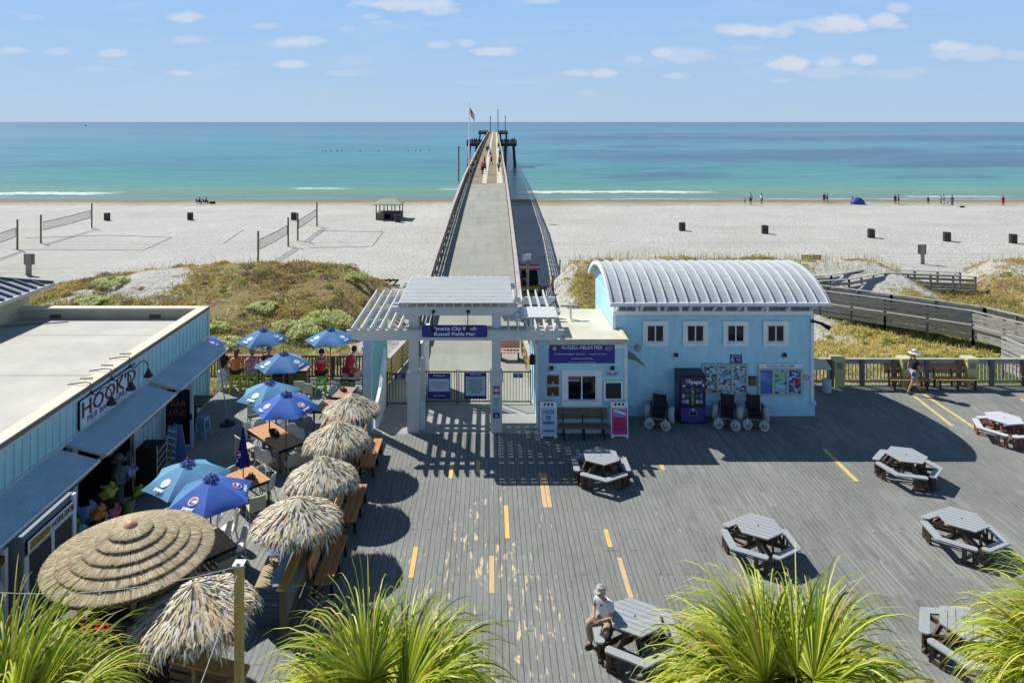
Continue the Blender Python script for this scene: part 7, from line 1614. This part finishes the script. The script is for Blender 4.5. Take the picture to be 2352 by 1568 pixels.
EB = [('pel', 'waist'), ('waist', 'chest'), ('chest', 'nb'), ('nb', 'nk'), ('nk', 'h0'), ('h0', 'h1')] + sum([[('pel', 'hip'+q), ('hip'+q, 'kn'+q), ('kn'+q, 'an'+q), ('an'+q, 'to'+q), ('chest', 'sh'+q), ('sh'+q, 'el'+q), ('el'+q, 'wr'+q), ('wr'+q, 'ha'+q)] for q in 'lr'], [])
def sub_(J, keys, E, grow): return {k: (J[k][0], tuple(r+grow for r in J[k][1]) if isinstance(J[k][1], tuple) else J[k][1]+grow) for k in keys}, E
def person(label, loc, rz, kind='stand', top=(.5, .5, .5, 1), bot=(.1, .1, .12, 1), hair=(.05, .03, .02, 1), skin=SKIN, sleeves=True, longp=False, hat=None, skirt=None, female=False, detail=False, longhair=False, grp=None, sc_=1.0, J=None, sub=1, prints=None):
    t = thing('person', label, 'person', loc, rz, grp); t.scale = (sc_,)*3
    J = J or pose(kind, female)
    body = skinned('body', J, EB, skin, t, sub)
    up = Vector(J['h1'][0]) - Vector(J['nk'][0]); hd = Vector(J['h1'][0])
    ks = ['chest', 'waist', 'pel', 'nb', 'shl', 'shr']; es = [('chest', 'waist'), ('waist', 'pel'), ('chest', 'nb'), ('chest', 'shl'), ('chest', 'shr')]
    JJ = dict(J)
    if sleeves:
        for q in 'lr': a, b_ = Vector(J['sh'+q][0]), Vector(J['el'+q][0]); JJ['sl'+q] = (tuple(a.lerp(b_, .6)), .052); ks.append('sl'+q); es.append(('sh'+q, 'sl'+q))
    JJ['nb'] = (J['nb'][0], .05); a, b_ = sub_(JJ, ks, es, .020 if sleeves else .024)
    sname = 'm_%d' % (hash(tuple(top)) % 99999)
    sh_ = skinned('shirt', a, es, prints or M('cloth_' + sname, top, .8, .12, 5), t, sub)
    if skirt:
        p = Vector(J['pel'][0]); prof = [(.15, .08), (.2, -.15), (.27, -.45)]
        build(MB().lathe((p.x, p.y - (.12 if kind in ('sit', 'lean') else 0), p.z), prof, 14, cap=False), 'skirt', M('cloth_sk%d' % (hash(tuple(skirt)) % 999), skirt, .8), t, smooth=True)
    else:
        ks = ['pel', 'hipl', 'hipr']; es = [('pel', 'hipl'), ('pel', 'hipr')]; JJ = dict(J); JJ['pel'] = (J['pel'][0], (.14, .11))
        for q in 'lr':
            if longp: ks += ['kn'+q, 'an'+q]; es += [('hip'+q, 'kn'+q), ('kn'+q, 'an'+q)]
            else: JJ['th'+q] = (tuple(Vector(J['hip'+q][0]).lerp(Vector(J['kn'+q][0]), .8)), .085); ks.append('th'+q); es.append(('hip'+q, 'th'+q))
        a, b_ = sub_(JJ, ks, es, .02); skinned('trousers' if longp else 'shorts', a, es, M('cloth_b%d' % (hash(tuple(bot)) % 99999), bot, .8, .15 if not prints else .5, 30), t, sub)
    if detail:
        f = Vector((0, -1, 0)); b = MB(); b.tube([hd+Vector((0, -.085, .0)), hd+Vector((0, -.112, -.035)), hd+Vector((0, -.09, -.045))], [.008, .016, .012], 6)
        for s in (-1, 1): b.ball(hd+Vector((s*.088, .01, -.02)), .022, 6, (.5, 1, 1.3))
        build(b, 'nose_and_ears', skin, t, smooth=True)
        b = MB(); 
        for s in (-1, 1): b.ball(hd+Vector((s*.032, -.083, -.004)), .009, 6)
        build(b, 'eyes', BLACK, t); build(MB().tube([hd+Vector((-.025, -.085, -.062)), hd+Vector((0, -.091, -.064)), hd+Vector((.025, -.085, -.062))], .006, 5), 'mouth', M('lips', (.25, .08, .07, 1), .5), t)
        for q, s in (('l', -1), ('r', 1)):
            w = Vector(J['wr'+q][0]); h = Vector(J['ha'+q][0]); d = (h-w).normalized(); sd = d.cross(Vector((0, 0, 1))).normalized() if abs(d.z) < .9 else Vector((0, 1, 0)); nn = sd.cross(d); b = MB()
            for k in range(4):
                o_ = h + sd*(-.027+.018*k); L_ = (.062, .074, .07, .055)[k]; b.tube([o_, o_+d*L_*.45+nn*.006, o_+d*L_*.8-nn*.014, o_+d*L_*.95-nn*.03], [.0095, .009, .008, .006], 6)
            b.tube([h - sd*.02*s - d*.02, h - sd*.045*s + d*.01, h - sd*.045*s + d*.04 - nn*.01], [.011, .010, .008], 6); build(b, 'fingers', skin, t, smooth=True)
    hc = M('hair_%d' % (hash(tuple(hair)) % 999), hair, .7, .3, 20)
    b = MB().ball(hd+Vector((0, .02, .012)), .114, 12, (1, 1.02, 1.08))
    if longhair: b.tube([hd+Vector((0, .06, 0)), hd+Vector((0, .10, -.14)), hd+Vector((0, .11, -.30))], [.09, .085, .03], 8)
    b.v = [v for v in b.v]; keep = build(b, 'hair', hc, t, smooth=True)
    for v in keep.data.vertices:          # leave the face free
        if v.co.y < hd.y - .045 and v.co.z < hd.z + .045: v.co.y = hd.y - .04
    if hat:
        kind_h, colh = hat; m_ = M('hat_%d' % (hash(tuple(colh)) % 999), colh, .8, .15, 12)
        if kind_h == 'cap': ho = build(MB().lathe(tuple(hd+Vector((0, .012, .022))), [(.112, .0), (.108, .035), (.085, .078), (.03, .1), (0, .101)], 14, cap=False), 'cap', m_, t, smooth=True); build(MB().slab([hd+Vector((x, y, z)) for x, y, z in ((-.08, -.07, .03), (-.065, -.15, .015), (0, -.175, .01), (.065, -.15, .015), (.08, -.07, .03))], (0, 0, .012)), 'cap_peak', m_, ho)
        else: ho = build(MB().lathe(tuple(hd+Vector((0, .0, .02))), [(.24, -.03), (.12, .02), (.105, .09), (.05, .13), (0, .135)], 16, cap=False), 'brimmed_hat', m_, t, smooth=True)
    if detail or kind in ('stand', 'walk', 'sit', 'lean'):
        for q in 'lr':
            a, c = Vector(J['an'+q][0]), Vector(J['to'+q][0]); build(MB().ball(((a.x+c.x)/2, (a.y+c.y)/2-.01, c.z+.002), .13, 8, (.38, 1.0, .42)), 'shoe', M('shoe_brown', (.09, .05, .035, 1), .7), t, smooth=True)
    return t
# walking man
flor, nt_, p_ = newmat('grey_floral_print', .8); c_ = nt_.ramp(nt_.noise(obc(nt_), 16.0, 2.0), [(.42, c8(92, 92, 104)), (.5, c8(180, 180, 190)), (.58, c8(130, 132, 146))], 'CONSTANT'); nt_.l.new(c_, p_.inputs['Base Color'])
J = pose('walk'); x, y = G(2100, 903)
w_ = person('man walking right in a black t-shirt, floral shorts and pale brimmed hat', (x, y, 0), R(90), 'walk', (.015, .015, .02, 1), (.3, .3, .35, 1), skin=M('light_skin', (.48, .28, .18, 1), .5), hat=('brim', (.62, .52, .55, 1)), J=J, detail=True, sc_=1.02, prints=None)
for ch in w_.children:
    if ch.name.startswith('shorts'): ch.data = ch.data.copy(); ch.data.materials[0] = flor
# seated man on table F
J = pose('sit')
for k_ in list(J):
    (jx, jy, jz), jr = J[k_]
    if jz > .6: J[k_] = ((jx, jy - .16*(jz-.55), jz - .03*(jz-.55)), jr)
for q_, s_ in (('l', -1), ('r', 1)): J['kn'+q_] = ((s_*.24, -.42, .52), .07); J['an'+q_] = ((s_*.17, -.36, .10), .042); J['to'+q_] = ((s_*.20, -.50, .05), .036)
sm = person('seated man in a white t-shirt, khaki trousers and pale cap on the picnic table bench', (2.62, 15.36, -.02), R(-48), 'sit', (.66, .69, .78, 1), (.34, .28, .18, 1), hair=(.35, .33, .3, 1), longp=True, hat=('cap', (.40, .42, .38, 1)), J={k: (v[0], (tuple(q*1.3 for q in v[1]) if isinstance(v[1], tuple) and k in ('waist', 'chest', 'pel') else v[1])) for k, v in J.items()}, detail=True, sub=2, sc_=1.0)
ct = build(MB().slab([(-.03, -.235, .93), (.05, -.237, .95), (.03, -.237, .91), (-.05, -.23, .90)], (0, -.004, 0)), 'shirt_mark', M('shirt_navy_mark', (.02, .03, .08, 1), .7), sm)
# bar patrons (seat .76 => feet hang .3 above floor)
def patron(label, xy, rz, **k):
    kind = k.pop('kind', 'sit'); k.setdefault('sc_', 1.08); return person(label, (xy[0], xy[1] + .0, .27), rz, kind, **k)
patron('woman in a black top with hair down leaning on the rail beside the awning', (SP['white stool under the person in the white skirt'][0], 29.9), R(165), top=(.015, .012, .015, 1), skirt=(.55, .57, .6, 1), hair=(.12, .05, .025, 1), female=True, longhair=True)
patron('person with long brown hair in an orange top on the yellow stool', SP['yellow stool under the person in the orange top'], R(180), top=(.78, .27, .06, 1), bot=(.04, .03, .03, 1), hair=(.16, .08, .04, 1), female=True, longhair=True)
fl2, nt_, p_ = newmat('pink_floral_print', .8); c_ = nt_.ramp(nt_.noise(obc(nt_), 14.0, 2.0), [(.42, c8(200, 90, 130)), (.5, c8(225, 200, 205)), (.58, c8(190, 60, 90))], 'CONSTANT'); nt_.l.new(c_, p_.inputs['Base Color'])
patron('grey haired person in a pink floral shirt on the lime stool', SP['lime stool under the person in the pink floral shirt'], R(180), top=(.6, .3, .4, 1), bot=(.35, .38, .40, 1), hair=(.25, .22, .18, 1), prints=fl2)
patron('grey haired person in dark clothes beside the umbrella pole at the back rail', SP['yellow stool under the grey haired person at the rail'], R(180), top=(.03, .03, .05, 1), bot=(.02, .02, .04, 1), hair=(.22, .20, .18, 1))
J = pose('sit'); patron('broad person in a red tank top seen from behind on the green stool', SP['green stool under the broad person in a red tank top'], R(182), top=(.55, .015, .035, 1), bot=(.05, .01, .02, 1), hair=(.02, .012, .01, 1), sleeves=False, sc_=1.12)
patron('person in a red tank top leaning over the bar on the pale green stool', SP['pale green stool under the leaning person in red'], R(150), kind='lean', top=(.50, .012, .03, 1), bot=(.35, .01, .02, 1), hair=(.02, .012, .01, 1), skin=SKIN2, sleeves=False)
# people at the waterline
def shore(label, dx, dy, rz=0, **k): p = gz(dx, dy); return person(label, p, rz, k.pop('kind', 'stand'), sub=0, grp='people at the waterline', **k)
shore('child with a pink top and hat at the waterline, leftmost of the right beach group', 1711, 470, 1.2, top=(.55, .08, .15, 1), hair=(.5, .05, .1, 1), sc_=.75, hat=('brim', (.6, .05, .1, 1)))
shore('person in a mint green top with hands up at the waterline', 1724, 470, 0, top=(.25, .6, .42, 1), sc_=1.2); shore('person in white and blue standing right of the one in mint', 1749, 469, 2, top=(.5, .55, .7, 1), bot=(.2, .22, .3, 1), sc_=1.1)
shore('left of two dark dressed people wading below the surf', 1893, 465, 0, top=(.03, .03, .05, 1)); shore('right of two dark dressed people wading below the surf', 1900, 465, 1, top=(.08, .08, .12, 1))
shore('person in dark blue seated left of the blue tent', 1957, 468, 1.4, top=(.03, .06, .15, 1), kind='sit'); shore('left person of the dark pair right of the tent', 2056, 469, 0, top=(.06, .05, .07, 1)); shore('right person of the dark pair right of the tent', 2064, 469, 1, top=(.03, .02, .03, 1))
shore('small dark figure alone at the waterline', 2132, 469, 0, top=(.02, .02, .02, 1), sc_=.8); shore('child in white in the family at the waterline', 2161, 469, 0, top=(.65, .65, .7, 1), bot=(.5, .5, .55, 1), sc_=.85); shore('person in white trousers in the family at the waterline', 2168, 469, 1, top=(.3, .3, .4, 1), bot=(.6, .6, .62, 1), longp=True)
shore('crouching small child in the family at the waterline', 2177, 470, 1, top=(.5, .3, .25, 1), sc_=.5); shore('tall figure in navy at the right of the family at the waterline', 2187, 471, 2, top=(.03, .04, .12, 1), longp=True); shore('person in a red dress at the waterline near the right edge', 2304, 472, 0, top=(.4, .02, .03, 1), skirt=(.4, .02, .03, 1), female=True)
for k, (dx, lb) in enumerate(((457, 'left sunbather in a low dark beach chair'), (472, 'right sunbather in a low dark beach chair'))):
    p = gz(dx, 468); person(lb, p + Vector((0, 0, -.12)), 2.4, 'sit', (.02, .02, .025, 1), (.02, .02, .02, 1), sub=0, grp='sunbathers')
    t = thing('beach_chair', 'low dark beach chair under the ' + ('left' if k == 0 else 'right') + ' sunbather', 'chair', p, 2.4); build(MB().box(-.3, .3, -.3, .3, .28, .33), 'seat', DARK, t); build(MB().slab([(-.3, .28, .3), (.3, .28, .3), (.3, .55, .9), (-.3, .55, .9)], (0, .04, 0)), 'backrest', DARK, t)
    for sx_ in (-.28, .28): build(MB().bar((sx_, -.28, 0), (sx_, -.28, .3), .03).bar((sx_, .28, 0), (sx_, .28, .3), .03), 'leg', BLACK, t)
t = thing('cooler', 'dark cooler lying right of the sunbathers', 'cooler', gz(488, 468)); build(MB().box(-.45, .45, -.25, .25, 0, .35), 'box', DARK, t); build(MB().box(-.47, .47, -.27, .27, .352, .42), 'lid', BLACK, t)
# people on the pier
PP = [(108, .38, (.5, .02, .04, 1), 'person in a red shirt walking on the pier where the boards begin'), (112, .44, (.4, .02, .05, 1), 'second person in red beside the first on the pier'), (128, .62, (.03, .03, .06, 1), 'person in dark clothes ahead of the pair in red on the pier'), (124, .40, (.1, .02, .03, 1), 'person in dark red at the middle strip of the pier'),
      (112, .86, (.35, .3, .3, 1), 'person standing at the right rail of the pier in dark trousers'), (126, .9, (.5, .25, .03, 1), 'person in orange at the right rail of the pier'), (150, .55, (.02, .03, .06, 1), 'dark figure bending on the pier boards'), (168, .38, (.02, .02, .04, 1), 'dark figure far out on the left of the pier'),
      (175, .45, (.08, .1, .2, 1), 'blue figure far out on the pier middle'), (150, .94, (.3, .05, .1, 1), 'wine coloured figure at the right rail halfway out'), (190, .92, (.15, .05, .05, 1), 'small figure at the right rail before the first platform')]
for y, tt, c, lb in PP:
    x = pxl(y) + (pxr(y)-pxl(y))*tt; person(lb, (x, y, pz(y)), random.uniform(0, 6), random.choice(('stand', 'walk')), c, (.02, .02, .03, 1), sub=0, grp='people on the pier', hat=None)
for k, (y, tt) in enumerate(((104, .08), (118, .07), (132, .08), (140, .06), (152, .08), (160, .07), (176, .08), (196, .06), (212, .08))):
    x = pxl(y) + (pxr(y)-pxl(y))*tt; person('angler leaning at the left rail of the pier, number %s out from the concrete' % ('first', 'second', 'third', 'fourth', 'fifth', 'sixth', 'seventh', 'eighth', 'ninth')[k], (x, y, pz(y)), 1.57, 'stand', ((.5, .33, .03, 1), (.3, .3, .4, 1), (.02, .02, .03, 1), (.1, .1, .2, 1), (.05, .05, .06, 1), (.4, .1, .05, 1), (.02, .02, .05, 1), (.1, .05, .05, 1), (.03, .04, .1, 1))[k], (.02, .02, .03, 1), sub=0, grp='people on the pier')
proto = person('angler on a side platform of the pier', (-4.2, 236.8, pz(240)), 0, 'stand', (.05, .07, .14, 1), sub=0, grp='anglers on the pier platforms')
for (Y0, xs_) in ((237, (-6.6, -5.6, -4.9, -3.2, 4.6, 5.6, 6.7, 7.9, 8.6)), (453, (-5.5, -4.2, -3.0, -1.8, -.8, 6.6, 7.7, 8.9, 10.2, 11.3))):
    for x in xs_: dup(proto, (x, Y0, pz(Y0)), random.uniform(0, 6), 'angler on a side platform of the pier', sc_=random.uniform(.95, 1.1))
sw = None
for dx in (740, 752, 763, 771, 779, 787, 828, 873, 940, 952, 966, 985):
    x, y = G(dx, 347, -3.82)
    if sw is None: sw = person('distant swimmer in the line of heads off the left beach', (x, y, -5.0), 0, 'stand', (.02, .02, .03, 1), sub=0, grp='swimmers off the left beach')
    else: dup(sw, (x, y+random.uniform(-6, 6), -5.0), 0, 'distant swimmer in the line of heads off the left beach')
